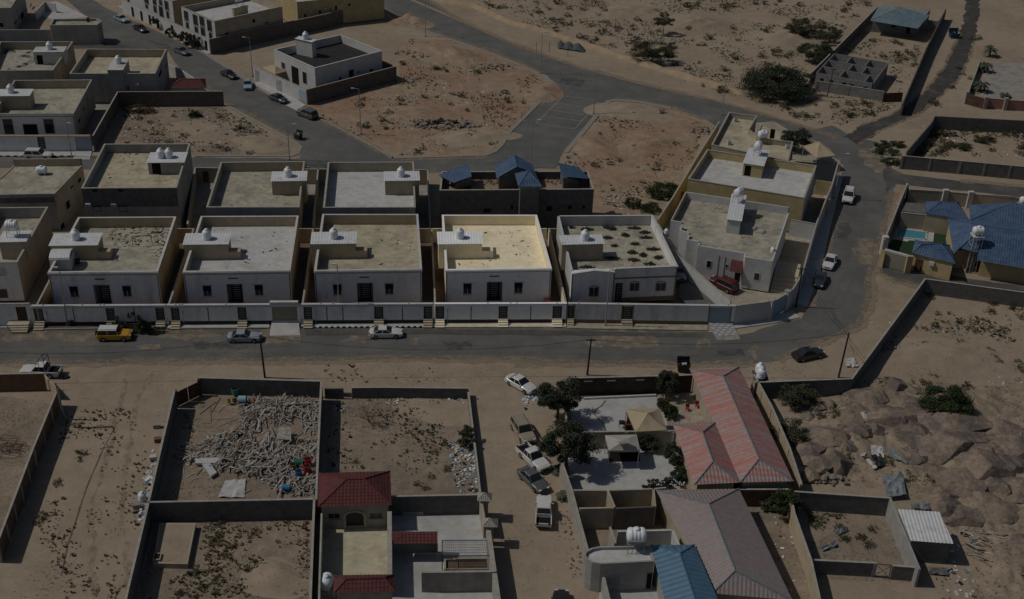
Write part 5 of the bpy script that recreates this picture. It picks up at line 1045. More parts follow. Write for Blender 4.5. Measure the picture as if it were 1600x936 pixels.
# ================================================================ lower left plots
wallthing('brown plot wall with pale pilasters at the left edge',((-60,586),(67,583.5)),2.6,M_brown,cop=M_coping); wallthing('brown panelled plot wall beside the wide dirt lane',((90,608),(51,702),(-5,850)),2.5,M_brown,cop=M_coping,piers=3.2,pm=M_greywash)
wallthing('short cream corner wall by the scrap vehicle',((67,583.5),(90,608)),1.6,M_cream)
wallthing('grey block wall behind the timber-filled plot',((311,590.5),(501,596)),2.5,M_block,cop=M_coping); wallthing('grey block wall left of the timber-filled plot',((272.5,610.5),(250,706),(232,785)),2.8,M_block,cop=M_coping)
wallthing('grey block wall dividing the timber plot from the scrub plot',((502,597),(497,702),(494,780)),2.8,M_block,cop=M_coping); wallthing('grey block wall in front of the timber-filled plot',((232,785),(491,780)),2.8,M_block,cop=M_coping)
wallthing('grey block wall along the lane beside the lowest left plot',((232,785),(199,925),(190,965)),2.8,M_block,cop=M_coping); wallthing('grey block wall between the lowest left plot and the red-roofed house',((491,780),(484,960)),2.8,M_block,cop=M_coping)
a,b=V2(P(274,612,2.4)),V2(P(311,594,2.4)); d=(b-a).normalized(); n=Vector((-d.y,d.x,0)); g_=thing('sheet_gate','rusty brown sheet gate of the timber-filled plot','gate',((a.x+b.x)/2,(a.y+b.y)/2,0)); L=(b-a).length
for k in range(2): MB().strip(a+d*(L*k/2+.05),a+d*(L*(k+1)/2-.05),n,.06,.1,2.2).build('leaf',M_rust,g_)
for p in(a,b): MB().box((p.x,p.y,0),.35,.35,2.6).build('post',M_rust,g_)
wallthing('left stub of the low block wall behind the scrub plot',((507,607),(535.5,607)),1.6,M_block); wallthing('broken low stub in the gap behind the scrub plot',((537,613.5),(548,614)),.6,M_block); wallthing('low grey block wall behind the scrub plot',((549.5,606),(597,605.5),(731,607)),1.6,M_block,cop=M_coping)
wallthing('low grey block wall between the scrub plot and the sandy lane',((731,607),(742.5,702),(750.5,773)),1.1,M_block,cop=M_coping); wallthing('tall dark wall in front of the scrub plot',((611,776),(754,773)),2.7,M_block,cop=M_coping)
flat('plot_soil',px((285,618),(498,620),(493,800),(250,800)),.006,M_yardsand,.2,51); flat('plot_soil',px((512,618),(730,618),(748,795),(508,800)),.006,M_yardsand,.2,52); flat('plot_soil',px((240,808),(488,806),(484,945),(212,945)),.006,M_yardsand,.2,53); flat('plot_soil',px((-40,615),(92,630),(40,790),(-40,900)),.006,M_yardsand,.2,54)
# sunken pit with rendered kerb in the lowest left plot
pt=thing('cistern','square rendered cistern mound with small hatch in the lowest left plot','cistern',P(271,845,0)); q=[P(239,880,.7),P(293,881.5,.7),P(306,817,.7),P(249,817,.7)]; MB().prism([V2(p) for p in q],0,.7).build('block',M_beige,pt)
qi=inset([V2(p) for p in q],.25); mb=MB(); mb.add([p+Z3*.712 for p in qi],[(0,1,2,3)]); mb.build('sand_top',M_sand,pt); p=P(246,872,.7); MB().box((p.x,p.y,.714),.8,1.1,.25,.08).build('hatch',M_beige,pt); MB().box((p.x,p.y,.966),.55,.8,.02,.08).build('hatch_opening',M_dark,pt)
# ================================================================ red-roofed house at the bottom
h_=thing('house','red tiled hipped roof house with an arched entrance at the bottom','house',P(553,800,0)); ze,zg=3.5,5.1
e=[P(496.8,792.7,ze),P(611.7,789.7,ze),P(609.3,736.5,ze),P(498.7,740,ze)]; hip(h_,e,[P(541.5,749.2,zg),P(568.5,748.5,zg)],M_redtile)
W=inset([V2(p) for p in e],.35); W=W if sarea(W)>0 else W; a,b=W[0],W[1]; u=(b-a).normalized(); n=Vector((-u.y,u.x,0)); L=(b-a).length
def R2(x0,y0,x1,y1): 
    u0,z0=onv(x0,y1,a,b);u1,z1=onv(x1,y0,a,b); return (u0,u1,max(z0,.12),z1)
dr=R2(541,800,568,822); w1=R2(512.5,802.5,531,811.5); w2=R2(577.5,801.5,597.5,810.5)
wi=inset(W,.2)
for i in range(4):
    p,q_=W[i],W[(i+1)%4]; d=(q_-p).normalized(); mwall(MB(),p,q_,wi[i],wi[(i+1)%4],Vector((-d.y,d.x,0)),.2,.0,ze-.03,[dr,w1,w2] if i==0 else []).build('wall',M_concrete,h_)
for w_ in(w1,w2): window(h_,a,b,n,w_,fm=M_concrete)
mb=MB(); N=10; c=(dr[0]+dr[1])/2; r0=(dr[1]-dr[0])/2
for i in range(N):
    t0,t1=math.pi*i/N,math.pi*(i+1)/N; pp=[a+u*(c+r*math.cos(t))+Z3*(dr[3]-.55+r*.62*math.sin(t)) for r,t in((r0-.02,t0),(r0+.3,t0),(r0+.3,t1),(r0-.02,t1))]
    mb.add([p-n*.1 for p in pp]+[p-n*.003 for p in pp],[(0,1,2,3),(1,5,6,2),(0,3,7,4)])
for s in(-1,1): x=c+s*(r0+.14); fbox(mb,a,u,n,x-.15,x+.15,.1,dr[3]-.55,-.1,-.003)
mb.build('arch_surround',M_beige,h_); fbox(MB(),a,u,n,dr[0],dr[1],.1,dr[3],.12,.18).build('door',M_black,h_)
wallthing('thick pale wall right of the arched-entrance terrace',((608.5,799),(609,899)),2.8,M_coping,t=.5); wallthing('pale wall left of the arched-entrance terrace',((502.5,802),(498,945)),2.8,M_coping,t=.2)
flat('terrace',px((505,825),(611,822),(613,920),(500,925)),.1,mat('cream_terrace',(.47,.43,.31),.9,.12,.9,.15,15,.2,(.38,.33,.24),.4,.48,.66))
h2=thing('outbuilding','low red tiled building at the bottom edge beside a tank','building',P(569,935,0)); ze=3.4; e=[P(521,927.5,ze),P(617.5,924.7,ze),P(616,898,ze),P(522.5,899.5,ze)]; hip(h2,e,[P(541,905,4.2),P(600,903,4.2)],M_redtile); room(h2,inset([V2(p) for p in e],.3),0,ze-.05,M_concrete,'wall')
p=P(510.5,917,1.2); MBx=thing('plinth','pale masonry plinth under the white tank at the bottom','plinth',(p.x,p.y,0)); MB().box((p.x,p.y,0),1.9,2.0,1.2).build('block',M_coping,MBx); place(PT_LY,(p.x,p.y,1.2),1.5,'white tank standing on a plinth beside the low red roof',s=1.05)
# carport awning, white court, pergola
aw=[P(612,850,2.5),P(683.5,849.5,2.5),P(683.5,830.5,3.0),P(612,831,3.0)]; o=thing('awning','narrow red tiled awning over the shaded court','awning',center(aw)); planes(o,[tuple(aw)],M_redtile)
for p in aw[:2]: MB().tube((p.x,p.y,0),(p.x,p.y,2.5),.07).build('post',M_concrete,o)
MB().strip(V2(aw[3]),V2(aw[2]),Vector((0,1,0)),.15,0,2.9).build('rear_wall',M_concrete,o)
flat('white_court',px((612,797),(756,796),(772,922),(776,960),(612,960)),.02,M_pave)
wallthing('low pale coping at the back of the white court',((611,799.5),(660,799)),.5,M_coping); wallthing('grey wall with a short return across the white court',((660,881),(660,894.5),(772.5,893)),2.7,M_concrete,cop=M_coping)
wallthing('beige outer wall of the white court along the sandy lane',((750.5,775),(757,812)),2.6,M_beige,cop=M_coping); wallthing('thick beige lane wall below the tiled gate posts',((763,827),(782,960)),2.6,M_coping,t=.5)
for x,y,l in((757.5,777,'small tiled cap gate post at the corner of the scrub plot'),(766,817,'small tiled cap gate post beside the white court')):
    p=P(x,y,3); o=thing('gate_post',l,'gate post',(p.x,p.y,0)); MB().box((p.x,p.y,0),.8,.8,3).build('pillar',M_beige,o); c=Vector((p.x,p.y,3)); k=[c+Vector((sx*.8,sy*.7,0)) for sx,sy in((-1,-1),(1,-1),(1,1),(-1,1))]; t=c+Z3*.7; planes(o,[tri(k[i],k[(i+1)%4],t) for i in range(4)],M_coping,'tile_cap',w=.12,row=.25)
pg=thing('pergola','flat lattice pergola of thin coloured bars in the white court','pergola',P(730,870,0)); q=[P(691,869,2.3),P(768,868,2.3),P(764.5,844,2.3),P(691,844.5,2.3)]
for c in q: MB().tube((c.x,c.y,0),c,.06).build('post',M_black,pg)
mb=MB()
for a,b in zip(q,q[1:]+q[:1]): mb.tube(a,b,.05)
mb.build('frame',M_black,pg); M_or=mat('faded_orange_paint',(.4,.24,.1),.6,.2,2); M_bl=mat('faded_blue_paint',(.16,.3,.45),.6,.2,2)
for i in range(1,26): a,b=q[0].lerp(q[1],i/26),q[3].lerp(q[2],i/26); MB().tube(a+Z3*.05,b+Z3*.05,.022,n=4).build('bar',M_steel,pg)
for i in range(1,6): a,b=q[0].lerp(q[3],i/6),q[1].lerp(q[2],i/6); MB().tube(a+Z3*.09,b+Z3*.09,.035,n=4).build('bar',M_bl if i%2 else M_or,pg)
bd=[P(694,892,.3),P(765,891,.3),P(763,873,.3),P(694,874,.3)]; o=thing('planter_bed','sunken brick planter bed below the pergola','planter',center(bd)); MB().prism([V2(p) for p in bd],.02,.12).build('soil',M_dampsoil,o)
for a,b in zip(bd,bd[1:]+bd[:1]): a=V2(a);b=V2(b); d=(b-a).normalized(); MB().strip(a,b-d*.2,Vector((-d.y,d.x,0)),.18,.02,.45).build('kerb',M_beige,o)
# ================================================================ compound with the long faded red roofs
wallthing('dark brown north wall of the gazebo court with white name bars',((891,591),(1060,587),(1081,586)),2.7,mat('dark_brown_wall',(.062,.045,.04),.9,.2,1,.2,15,.2,(.09,.065,.055),.4,.5,.7),cop=M_coping)
a,b=V2(P(891,591,2.7)),V2(P(1081,586,2.7)); u=(b-a).normalized(); n=Vector((-u.y,u.x,0))
for x in(919,955,1000): uu=onv(x,593,a,b)[0]; prop(fbox(MB(),a,u,n,uu-.55,uu+.55,2.15,2.35,-.16,-.11).build('wall_light',M_frame),{919:'left white strip light on the dark brown wall',955:'middle white strip light on the dark brown wall',1000:'right white strip light on the dark brown wall'}[x],'light')
wallthing('beige lane wall left of the gazebo court',((884,617),(886,690)),2.4,M_beige); wallthing('beige lane wall below the dark trees',((877,718),(893.7,766),(905,810),(918,858)),2.6,M_coping,t=.25)
wallthing('pale wall between the two gazebo courts',((905,675.5),(1052,673.5)),2.4,M_beige,cop=M_coping,piers=4.5,pm=M_whitepaint)
flat('paved_court',px((893,622),(1028,617),(1052,690),(893,697)),.02,M_pave); flat('paved_court',px((884,700),(1052,697),(1072,768),(896,772)),.024,M_pave); flat('cream_court',px((1032,612),(1082,610),(1108,655),(1060,668)),.02,M_pavecream)
tent('canvas_tent','beige pyramid tent beside the red chimney','' and None or ((977.5,639),(993.5,674.5),(1042.5,672),(1030.5,638)),(1012,645.5),2.6,4.0,M_tent)
gz=tent('gazebo','grey canvas gazebo with a raised vent cap and open front',((945.5,680),(951,704),(1000,703),(995,679)),(973.5,688),2.7,3.7,M_tentg,vent=((962.5,687),(962.5,692),(985,691.5),(984,686)),cat='gazebo')
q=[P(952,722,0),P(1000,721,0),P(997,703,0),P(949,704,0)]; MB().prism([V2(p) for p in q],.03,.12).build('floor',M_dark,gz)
# brick chimney grill
p=P(982,672,0); o=thing('barbecue','red brick chimney grill beside the beige tent','barbecue',(p.x,p.y,0)); MB().box((p.x,p.y,.0),1.0,.8,1.1).build('hearth',M_redtile,o); MB().box((p.x,p.y+.1,1.102),.6,.5,1.3).build('chimney',M_redtile,o); MB().box((p.x,p.y+.1,2.404),.75,.65,.15).build('chimney_cap',M_redtile,o); MB().box((p.x,p.y-.41,.35),.6,.04,.5).build('fire_opening',M_dark,o)
# long faded roofs
def tin_hip(label,e,r,m,zw,wm=M_beige,name='house',drop=1.0):
    c=center(e); o=thing(name,label,'house',(c.x,c.y,0))
    planes(o,[(e[0],e[1],r[1],r[0]),tri(e[1],e[2],r[1]),(e[2],e[3],r[0],r[1]),tri(e[3],e[0],r[0])],m,'tin_roof',w=.22,row=0,amp=.05,step=0,ridges=((r[0],r[1]),(e[0],r[0]),(e[1],r[1]),(e[2],r[1]),(e[3],r[0])),rm=M_ridge)
    room(o,inset([V2(p) for p in e],.45),0,zw,wm,'wall'); return o
ze,zg=3.3,4.7
l1=tin_hip('long house under a faded red and grey corrugated roof by the street',[P(1157,754,ze),P(1239.5,752,ze),P(1154.7,573.5,ze),P(1077.5,576.5,ze)],[P(1186,717,zg),P(1130,588,zg)],M_redtin,ze-.1) if False else None
def tin_hip2(label,e,r,m,zw,wm=M_beige):
    "e: SW,SE,NE,NW eaves; r: south and north ridge ends; long slopes west and east"
    c=center(e); o=thing('house',label,'house',(c.x,c.y,0)); SWc,SEc,NEc,NWc=e
    planes(o,[(NWc,SWc,r[0],r[1]),(SEc,NEc,r[1],r[0]),tri(SWc,SEc,r[0]),tri(NEc,NWc,r[1])],m,'tin_roof',w=.22,row=0,amp=.05,step=0,ridges=((r[0],r[1]),(SWc,r[0]),(SEc,r[0]),(NEc,r[1]),(NWc,r[1])),rm=M_ridge)
    room(o,inset([V2(p) for p in e],.5),0,zw,wm,'wall'); return o
tin_hip2('long house under a faded red corrugated roof reaching the street',[P(1157,754,ze),P(1239.5,752,ze),P(1154.7,573.5,ze),P(1077.5,576.5,ze)],[P(1186,717,zg),P(1130,588,zg)],M_redtin,ze-.15)
tin_hip2('shorter wing under a faded red corrugated roof facing the gazebo court',[P(1085,757.5,ze+.05),P(1156,754,ze+.05),P(1117,660.5,ze+.05),P(1050.5,662,ze+.05)],[P(1114,721.5,zg+.05),P(1097.7,675.5,zg+.05)],M_redtin,ze-.1)
tin_hip2('lowest long house under a dull grey and pink corrugated roof',[P(1113,927,ze),P(1238,938,ze),P(1154.5,764,ze),P(1025,766,ze)],[P(1148.7,891.5,zg+.3),P(1107.5,787.5,zg+.3)],M_greytin,ze-.15)
wallthing('pale ribbed wall east of the long faded red roof',((1178,585),(1206,636),(1233.5,699.5),(1252,756)),2.5,M_cream,cop=M_coping,piers=3.5)
p=P(1187,592,1.9); o=thing('tank_stand','rusty stand carrying two white tanks on the street wall','stand',(p.x,p.y,0)); MB().box((p.x,p.y,0),1.5,1.8,2.4).build('block',M_cream,o); MB().box((p.x,p.y,2.402),1.9,2.2,.1).build('platform',M_rust,o)
for dy,l in((-.55,'front of two white tanks at the street end of the ribbed wall'),(.6,'rear of two white tanks at the street end of the ribbed wall')): place(PT_UP,(p.x,p.y+dy,2.502),.3,l,s=.95)
# roofless rooms south of the courts
u_=thing('unfinished_building','roofless dark rooms with plastered walls beside the lane','building',P(960,800,0)); zt=3.0
for pts,m in((((894.5,765.5),(950,766)),M_beige),(((950,766),(1021,763.5),(1042,761.5)),M_beige),(((950,766.5),(961,793)),M_beige),(((903.5,794),(961,793)),M_beige),(((1021,763.5),(1024,792)),M_beige),(((961,794),(1024,791.5)),M_blockb),(((953,822),(962,850)),M_coping),(((963.5,830),(1051,828)),M_whitepaint),(((1051,828),(1062,853)),M_whitepaint)):
    w=[V2(P(x,y,zt)) for x,y in pts]
    for a,b in zip(w,w[1:]): d=(b-a).normalized(); n=Vector((-d.y,d.x,0)); MB().strip(a+d*.11-n*.11,b-d*.11-n*.11,n,.22,0,zt).build('wall',m,u_)
flat('room_floor',px((910,800),(1040,790),(1065,850),(925,868)),.03,M_yardsand)
# round-ended house with a lying tank
zt=4.0; arc=[]; c0=P(938,866,zt); 
pf=[P(1022,877,zt),P(1016,852,zt),P(977,853,zt),P(937,853.5,zt),P(924,856,zt),P(914.5,861,zt),P(912,867,zt),P(916,873,zt),P(925,878.5,zt),P(938.5,881,zt)]
pf=[pf[-1],pf[0]]+pf[1:-1]
rh=house('house','white roofed house with a rounded end and a lying tank',pf,zt,0,.35,M_greywash,M_roofwhite,t=.2)
for r in((951.5,899,963,914),(966.5,898,978,914.5)): flat_window(rh,0,pxrect(rh,0,*r),fm=M_greywash,gm=M_steel)
r=pxrect(rh,0,1008,894,1022,916); flat_window(rh,0,(r[0],r[1]-.1,.12,r[3]),fm=M_greywash,gm=M_dark,name='door')
p=P(992,859,rh.zr); PTB=place(PT_LYS,(p.x,p.y,rh.zr),.05,'large white ribbed tank lying on the rounded-end roof',s=1.15)
flat('tiled_terrace',px((938,918),(1030,915),(1040,965),(930,965)),.05,M_tilepale); wallthing('pale wall beside the tiled terrace at the bottom',((942,897),(955,950)),2.2,M_coping,t=.3)
h_=thing('house','long house under a clean blue corrugated roof at the bottom','house',P(1060,935,0)); ze=4.0; NWc,NEc,r0,r1,SEc,SWc=P(1016.5,852,ze),P(1084.7,851.5,ze),P(1062,865,5.0),P(1094,962,5.0),P(1134,966,ze),P(1046,966,ze)
planes(h_,[(NWc,SWc,r1,r0),(SEc,NEc,r0,r1),tri(NEc,NWc,r0)],M_bluetin,'tin_roof',w=.35,row=0,amp=.07,step=0,ridges=((r0,r1),(NEc,r0),(NWc,r0))); room(h_,inset([V2(p) for p in(SWc,SEc,NEc,NWc)],.5),0,ze-.1,M_greywash,'wall')
# ================================================================ lower right plot, shed
wallthing('dark block wall behind the lower right plot',((1237.5,768),(1391,778.5)),2.6,M_block,cop=M_coping); wallthing('pale rendered wall right of the lower right plot',((1391,778.5),(1436.5,888)),2.6,M_greywash,t=.25); wallthing('cream wall left of the lower right plot',((1234,766),(1241,802),(1267,875),(1285,955)),2.6,M_cream,cop=M_coping)
wallthing('brown garden wall south of the long red roof',((1152,765),(1234,765)),2.4,M_brown,cop=M_coping)
wallthing('dark front wall with pale piers of the lower right plot',((1267.5,875),(1368,880)),1.9,M_block,cop=M_coping,piers=4,pm=M_blocklt); wallthing('short dark wall end beside the tin shed',((1395,884),(1434,887)),1.9,M_block,cop=M_coping)
o=thing('metal_gate','empty rusty gate frame in the lower right plot wall','gate',P(1405,910,0)); a,b=V2(P(1370,881,1.9)),V2(P(1393,883.5,1.9)); d=(b-a).normalized(); n=Vector((-d.y,d.x,0))
mb=MB(); mb.tube(a,a+Z3*1.9,.05); mb.tube(b,b+Z3*1.9,.05); mb.tube(a+Z3*1.9,b+Z3*1.9,.05); mb.tube(a+Z3*.2,b+Z3*1.8,.03); mb.tube(b+Z3*.2,a+Z3*1.8,.03); mb.tube(a+Z3*.2,b+Z3*.2,.04); mb.build('frame',M_rust,o)
flat('plot_soil',px((1245,795),(1390,800),(1430,910),(1275,905)),.006,M_yardsand,.2,55); flat('garden_soil',px((1165,790),(1236,790),(1290,960),(1215,960)),.006,M_yardsand,.2,56)
s_=thing('shed','dark block shed under a white corrugated tin roof','shed',P(1445,870,0)); q=[P(1422.5,845,3.1),P(1490,850,3.1),P(1467.5,800,3.3),P(1402.5,795.7,3.3)]; sheet(s_,q,w=.2,amp=.05,mats=M_tin); room(s_,inset([V2(p) for p in q],.15),0,3.05,M_block,'wall')
# ================================================================ vehicles
def paint(name,col): 
    m=mat(name,col,.38,.04,2,0,1,.5); b=m.node_tree.nodes['Principled BSDF']; b.inputs['Coat Weight'].default_value=.4; b.inputs['Coat Roughness'].default_value=.15; return m
PAINT={'white':paint('white_car_paint',(.60,.60,.59)),'silver':paint('silver_car_paint',(.28,.32,.36)),'black':paint('black_car_paint',(.02,.02,.022)),'navy':paint('dark_blue_car_paint',(.03,.04,.055)),'grey':paint('grey_car_paint',(.095,.1,.105)),
 'beige':paint('beige_car_paint',(.30,.265,.2)),'red':paint('dark_red_car_paint',(.085,.016,.016)),'yellow':paint('yellow_car_paint',(.48,.25,.02)),'skyblue':paint('pale_blue_car_paint',(.25,.36,.43)),'steelblue':paint('steel_blue_car_paint',(.12,.17,.21))}
KIND={ # L,W,H,belt, hood z, deck z, ws base, roof front, roof rear, rear base, nose x
 'sedan':dict(L=4.7,W=1.82,H=1.46,b=.92,hz=.90,dz=.98,g=(.85,.12,-1.0,-1.75)),
 'suv':dict(L=4.9,W=1.94,H=1.84,b=1.08,hz=1.08,dz=1.1,g=(.95,.35,-2.05,-2.36)),
 'jeep':dict(L=4.67,W=1.92,H=1.83,b=1.08,hz=1.1,dz=1.1,g=(.78,.48,-2.0,-2.2)),
 'pickup':dict(L=5.25,W=1.86,H=1.78,b=1.06,hz=1.06,dz=1.02,g=(.95,.3,-.75,-.95))}
def car(kind,col,rear,front,label,roofcol=None,zc=.7,zg=0.0):
    k=KIND[kind]; L,W,H=k['L'],k['W'],k['H']; pm=PAINT[col]; rp=PAINT[roofcol] if roofcol else pm
    A,B=P(*rear,zc+zg),P(*front,zc+zg); c=(A+B)/2; hd=math.atan2((B-A).y,(B-A).x)
    o=thing({'sedan':'parked_car','suv':'parked_suv','jeep':'parked_jeep','pickup':'pickup_truck'}[kind],label,{'sedan':'car','suv':'car','jeep':'car','pickup':'pickup'}[kind],(c.x,c.y,zg),hd)
    h=L/2; w=W/2; b=k['b']; x0,x1,x2,x3=k['g']
    # lower body loft: (x, half width, bottom, top)
    if kind=='sedan': st=[(-h,w*.80,.36,.72),(-h+.08,w*.9,.28,.9),(-h+.5,w*.97,.22,k['dz']),(x3,w,.2,b+.04),(x2,w,.19,b),(0,w,.19,b),(x0,w,.19,b),(x0+.25,w*.99,.19,b-.01),(h-.6,w*.96,.2,k['hz']-.07),(h-.15,w*.86,.26,.72),(h,w*.72,.34,.58)]
    else: st=[(-h,w*.86,.42,b-.12),(-h+.08,w*.95,.34,b),(-h+.5,w,.3,b),(x2,w,.28,b),(0,w,.28,b),(x0,w,.28,b),(x0+.2,w*.99,.28,k['hz']),(h-.4,w*.97,.3,k['hz']-.05),(h-.1,w*.9,.34,k['hz']-.18),(h,w*.82,.42,.8)]
    if kind=='pickup': st=[s if s[0]>-1.0 else (s[0],s[1],s[2],.62) for s in st]; st.insert(3,(-1.02,w,.28,.62)); st.insert(4,(-1.0,w,.28,b))
    st.sort(key=lambda s:s[0]); mb=MB(); rings=[]
    for (x,ww,zb,zt) in st:
        m_=zb+(zt-zb)*.45; half=[(ww*.9,zb),(ww,zb+.1),(ww,m_),(ww*.975,zt-.07),(ww*.88,zt),(0,zt+.025)]
        rings.append([Vector((x,y,z)) for y,z in half]+[Vector((x,-y,z)) for y,z in half[-2::-1]])
    n=len(rings[0]); vs=[v for r in rings for v in r]; fs=[(i*n+j,i*n+j+1,(i+1)*n+j+1,(i+1)*n+j) for i in range(len(rings)-1) for j in range(n-1)]
    fs+=[(i*n+n-1,i*n,(i+1)*n,(i+1)*n+n-1) for i in range(len(rings)-1)]+[tuple(range(n-1,-1,-1)),tuple(range((len(rings)-1)*n,len(rings)*n))]
    link('body',mb.add(vs,fs).mesh('car_body',pm,False),o)
    # cabin: glass faces, pillars, roof
    ti=.14 if kind=='sedan' else .1; wb=w*.93; wt=w*(.74 if kind=='sedan' else .82); zb=b-.02; zt=H-.06
    F0,F1=Vector((x0,wb,zb)),Vector((x1,wt,zt)); R0,R1=Vector((x3,wb,zb)),Vector((x2,wt,zt)); my=lambda v:Vector((v.x,-v.y,v.z))
    mb=MB(); mb.add([F0,my(F0),my(R0),R0,F1,my(F1),my(R1),R1],[(0,4,5,1),(3,2,6,7),(0,3,7,4),(1,5,6,2),(4,7,6,5)]); cab=link('cabin',mb.mesh('car_cabin',pm),o)
    def pane(name,q,off,sh=.09):
        q=[Vector(v) for v in q]; cc=(q[0]+q[1]+q[2]+q[3])/4; nn=(q[1]-q[0]).cross(q[3]-q[0]).normalized()
        if nn.dot(cc-Vector((cc.x*.5,0,.8)))<0: nn=-nn
        q=[cc+(v-cc)*(1-sh)+nn*off for v in q]; link(name,MB().add(q,[(0,1,2,3)]).mesh('car_glass',M_glass),cab)
    pane('windscreen',(F0,my(F0),my(F1),F1),.012,.07); pane('rear_window',(my(R0),R0,R1,my(R1)),.012,.1)
    xm0=(x0+x3)/2-.05; xm1=(x1+x2)/2
    for s in(1,-1):
        f=(lambda v:v) if s>0 else my
        pane('side_window',(f(F0),f(Vector((xm0,wb,zb))),f(Vector((xm1,wt,zt))),f(F1)),.012,.12); pane('side_window',(f(Vector((xm0,wb,zb))),f(R0),f(R1),f(Vector((xm1,wt,zt)))),.012,.12)
    mb=MB(); mb.add([F1,my(F1),my(R1),R1]+[Vector((v.x*.96,v.y*.86,H)) for v in(F1,my(F1),my(R1),R1)],[(4,7,6,5),(0,4,5,1),(1,5,6,2),(2,6,7,3),(3,7,4,0)]); link('roof',mb.mesh('car_roof',rp),o)
    if kind in('suv','jeep'):
        for s in(1,-1): link('roof_rail',MB().tube((x1-.1,s*wt*.85,H+.03),(x2+.2,s*wt*.85,H+.03),.025).mesh('rail',M_black),o)
    if kind=='pickup':
        bz=1.02; mb=MB()
        for s in(1,-1): mb.obox(Vector((-(1.05+h)/2-.0,s*(w-.05),(bz+.62)/2)),Vector(((h-1.05)/2,0,0)),Vector((0,.05,0)),Vector((0,0,(bz-.62)/2)))
        mb.obox(Vector((-h+.05,0,(bz+.62)/2)),Vector((.05,0,0)),Vector((0,w-.102,0)),Vector((0,0,(bz-.62)/2))); link('bed_side',mb.mesh('bed',pm),o); link('bed_floor',MB().obox(Vector((-(1.05+h)/2,0,.66)),Vector(((h-1.1)/2,0,0)),Vector((0,w-.12,0)),Vector((0,0,.02))).mesh('bed_floor',M_dark),o)
    rw=.33 if kind=='sedan' else .38
    for sx in(h-.95,-h+.95 if kind!='pickup' else -h+1.15):
        for s in(1,-1):
            wh=link('wheel',MB().lathe((0,0,0),[(rw*.6,-.11),(rw,-.1),(rw,.1),(rw*.6,.11)],14,'y').mesh('tyre',M_tyre),o,(sx,s*(w-.09),rw)); link('rim',MB().lathe((0,s*.115,0),[(rw*.6,-.012),(rw*.58,.0),(.06,.012)],10,'y').mesh('rim',M_rim),wh)
            link('wheel_arch',MB().lathe((sx,s*(w-.06),rw+.03),[(rw+.07,-.03),(rw+.07,.062)],16,'y').mesh('arch',M_tyre),o)
    fx=h-.12; 
    for s in(1,-1):
        link('headlight',MB().obox(Vector((h-.1,s*w*.62,.68 if kind=='sedan' else .86)),Vector((.09,0,0)),Vector((0,.17,0)),Vector((0,0,.07))).mesh('headlight',M_lampglass),o)
        link('tail_light',MB().obox(Vector((-h+.05,s*w*.72,.82 if kind=='sedan' else .92)),Vector((.06,0,0)),Vector((0,.13,0)),Vector((0,0,.1))).mesh('tail_light',M_taillamp),o)
        link('mirror',MB().obox(Vector((x0-.12,s*(w+.08),b+.08)),Vector((.06,0,0)),Vector((0,.09,0)),Vector((0,0,.06))).mesh('mirror',pm),o)
    link('front_bumper',MB().obox(Vector((h-.02,0,.45)),Vector((.07,0,0)),Vector((0,w*.7,0)),Vector((0,0,.08))).mesh('bumper',M_black if kind!='sedan' else pm),o); link('grille',MB().obox(Vector((h-.0,0,.62)),Vector((.05,0,0)),Vector((0,w*.4,0)),Vector((0,0,.06))).mesh('grille',M_black),o)
    link('rear_bumper',MB().obox(Vector((-h+.02,0,.48)),Vector((.08,0,0)),Vector((0,w*.78,0)),Vector((0,0,.09))).mesh('bumper',M_black if kind!='sedan' else pm),o)
    if kind=='jeep': link('spare_wheel',MB().lathe((-h-.1,0,.95),[(.2,-.1),(.36,-.1),(.36,.1),(.2,.11)],14,'x').mesh('spare',M_tyre),o)
    return o
car('sedan','skyblue',(179,24),(201,33),'pale blue car parked highest on the diagonal street')
car('sedan','black',(208,38),(231,49),'black car parked behind the pale blue car on the diagonal street')
car('sedan','grey',(272,74),(296,84),'dark grey car parked by the corner of the brown wall')
car('sedan','black',(346,110),(370,121),'black car parked opposite the cream roofed house')
car('sedan','skyblue',(386.5,125),(387.2,138),'pale blue car parked nose out beside the white front wall')
car('sedan','navy',(421,147.5),(450,158.5),'dark blue car parked before the tiled ramp of the black-roofed house')
car('suv','grey',(494,183),(466,172),'grey estate car parked lowest on the diagonal street')
car('sedan','navy',(584,10),(597,20),'dark car parked past the end of the brown wall')
car('suv','white',(42,241.5),(78.5,242.3),'white estate car parked by the pale blue garage at the left')
car('jeep','yellow',(154.5,522.5),(203.5,522),'yellow off-road car with a white roof on the main street',roofcol='white')
car('sedan','silver',(358,525),(405.5,524.5),'silver car parked beside the concrete garage ramp')
car('sedan','white',(578.5,518.5),(627.5,518),'white car parked before the cream-roofed street house')
car('sedan','white',(795,587.5),(833.5,609),'white car parked askew on the sand at the lane mouth')
car('suv','beige',(806,655),(829,691),'beige estate car parked under the dark tree')
car('pickup','white',(820,702),(847,727),'white pickup squeezed between the beige car and the dark car')
car('sedan','grey',(815,731),(852,765.5),'dark grey car parked behind the upper white pickup')
car('pickup','white',(849,819),(850.5,778),'white pickup standing alone lowest on the sandy lane')
car('sedan','black',(876,968),(877.5,925),'dark car cut by the bottom edge')
car('sedan','black',(1242,556),(1284,547),'black car parked on the sand at the street bend')
car('suv','white',(1328,297),(1323.5,316),'white car highest on the street by the east wall')
car('sedan','white',(1301,397.5),(1292.5,418),'white car in front of the dark car by the east wall')
car('sedan','navy',(1284,425.5),(1278,446),'dark blue car lowest of the three by the east wall')
car('suv','red',(1148,452),(1112,435.5),'dark red car in the white walled yard',zg=.05)
car('sedan','steelblue',(1053,411),(1066.5,438),'steel blue car in the dark tiled yard',zg=.84)
car('sedan','black',(455,267),(474,264),'black car on the street behind the cream roofed house')
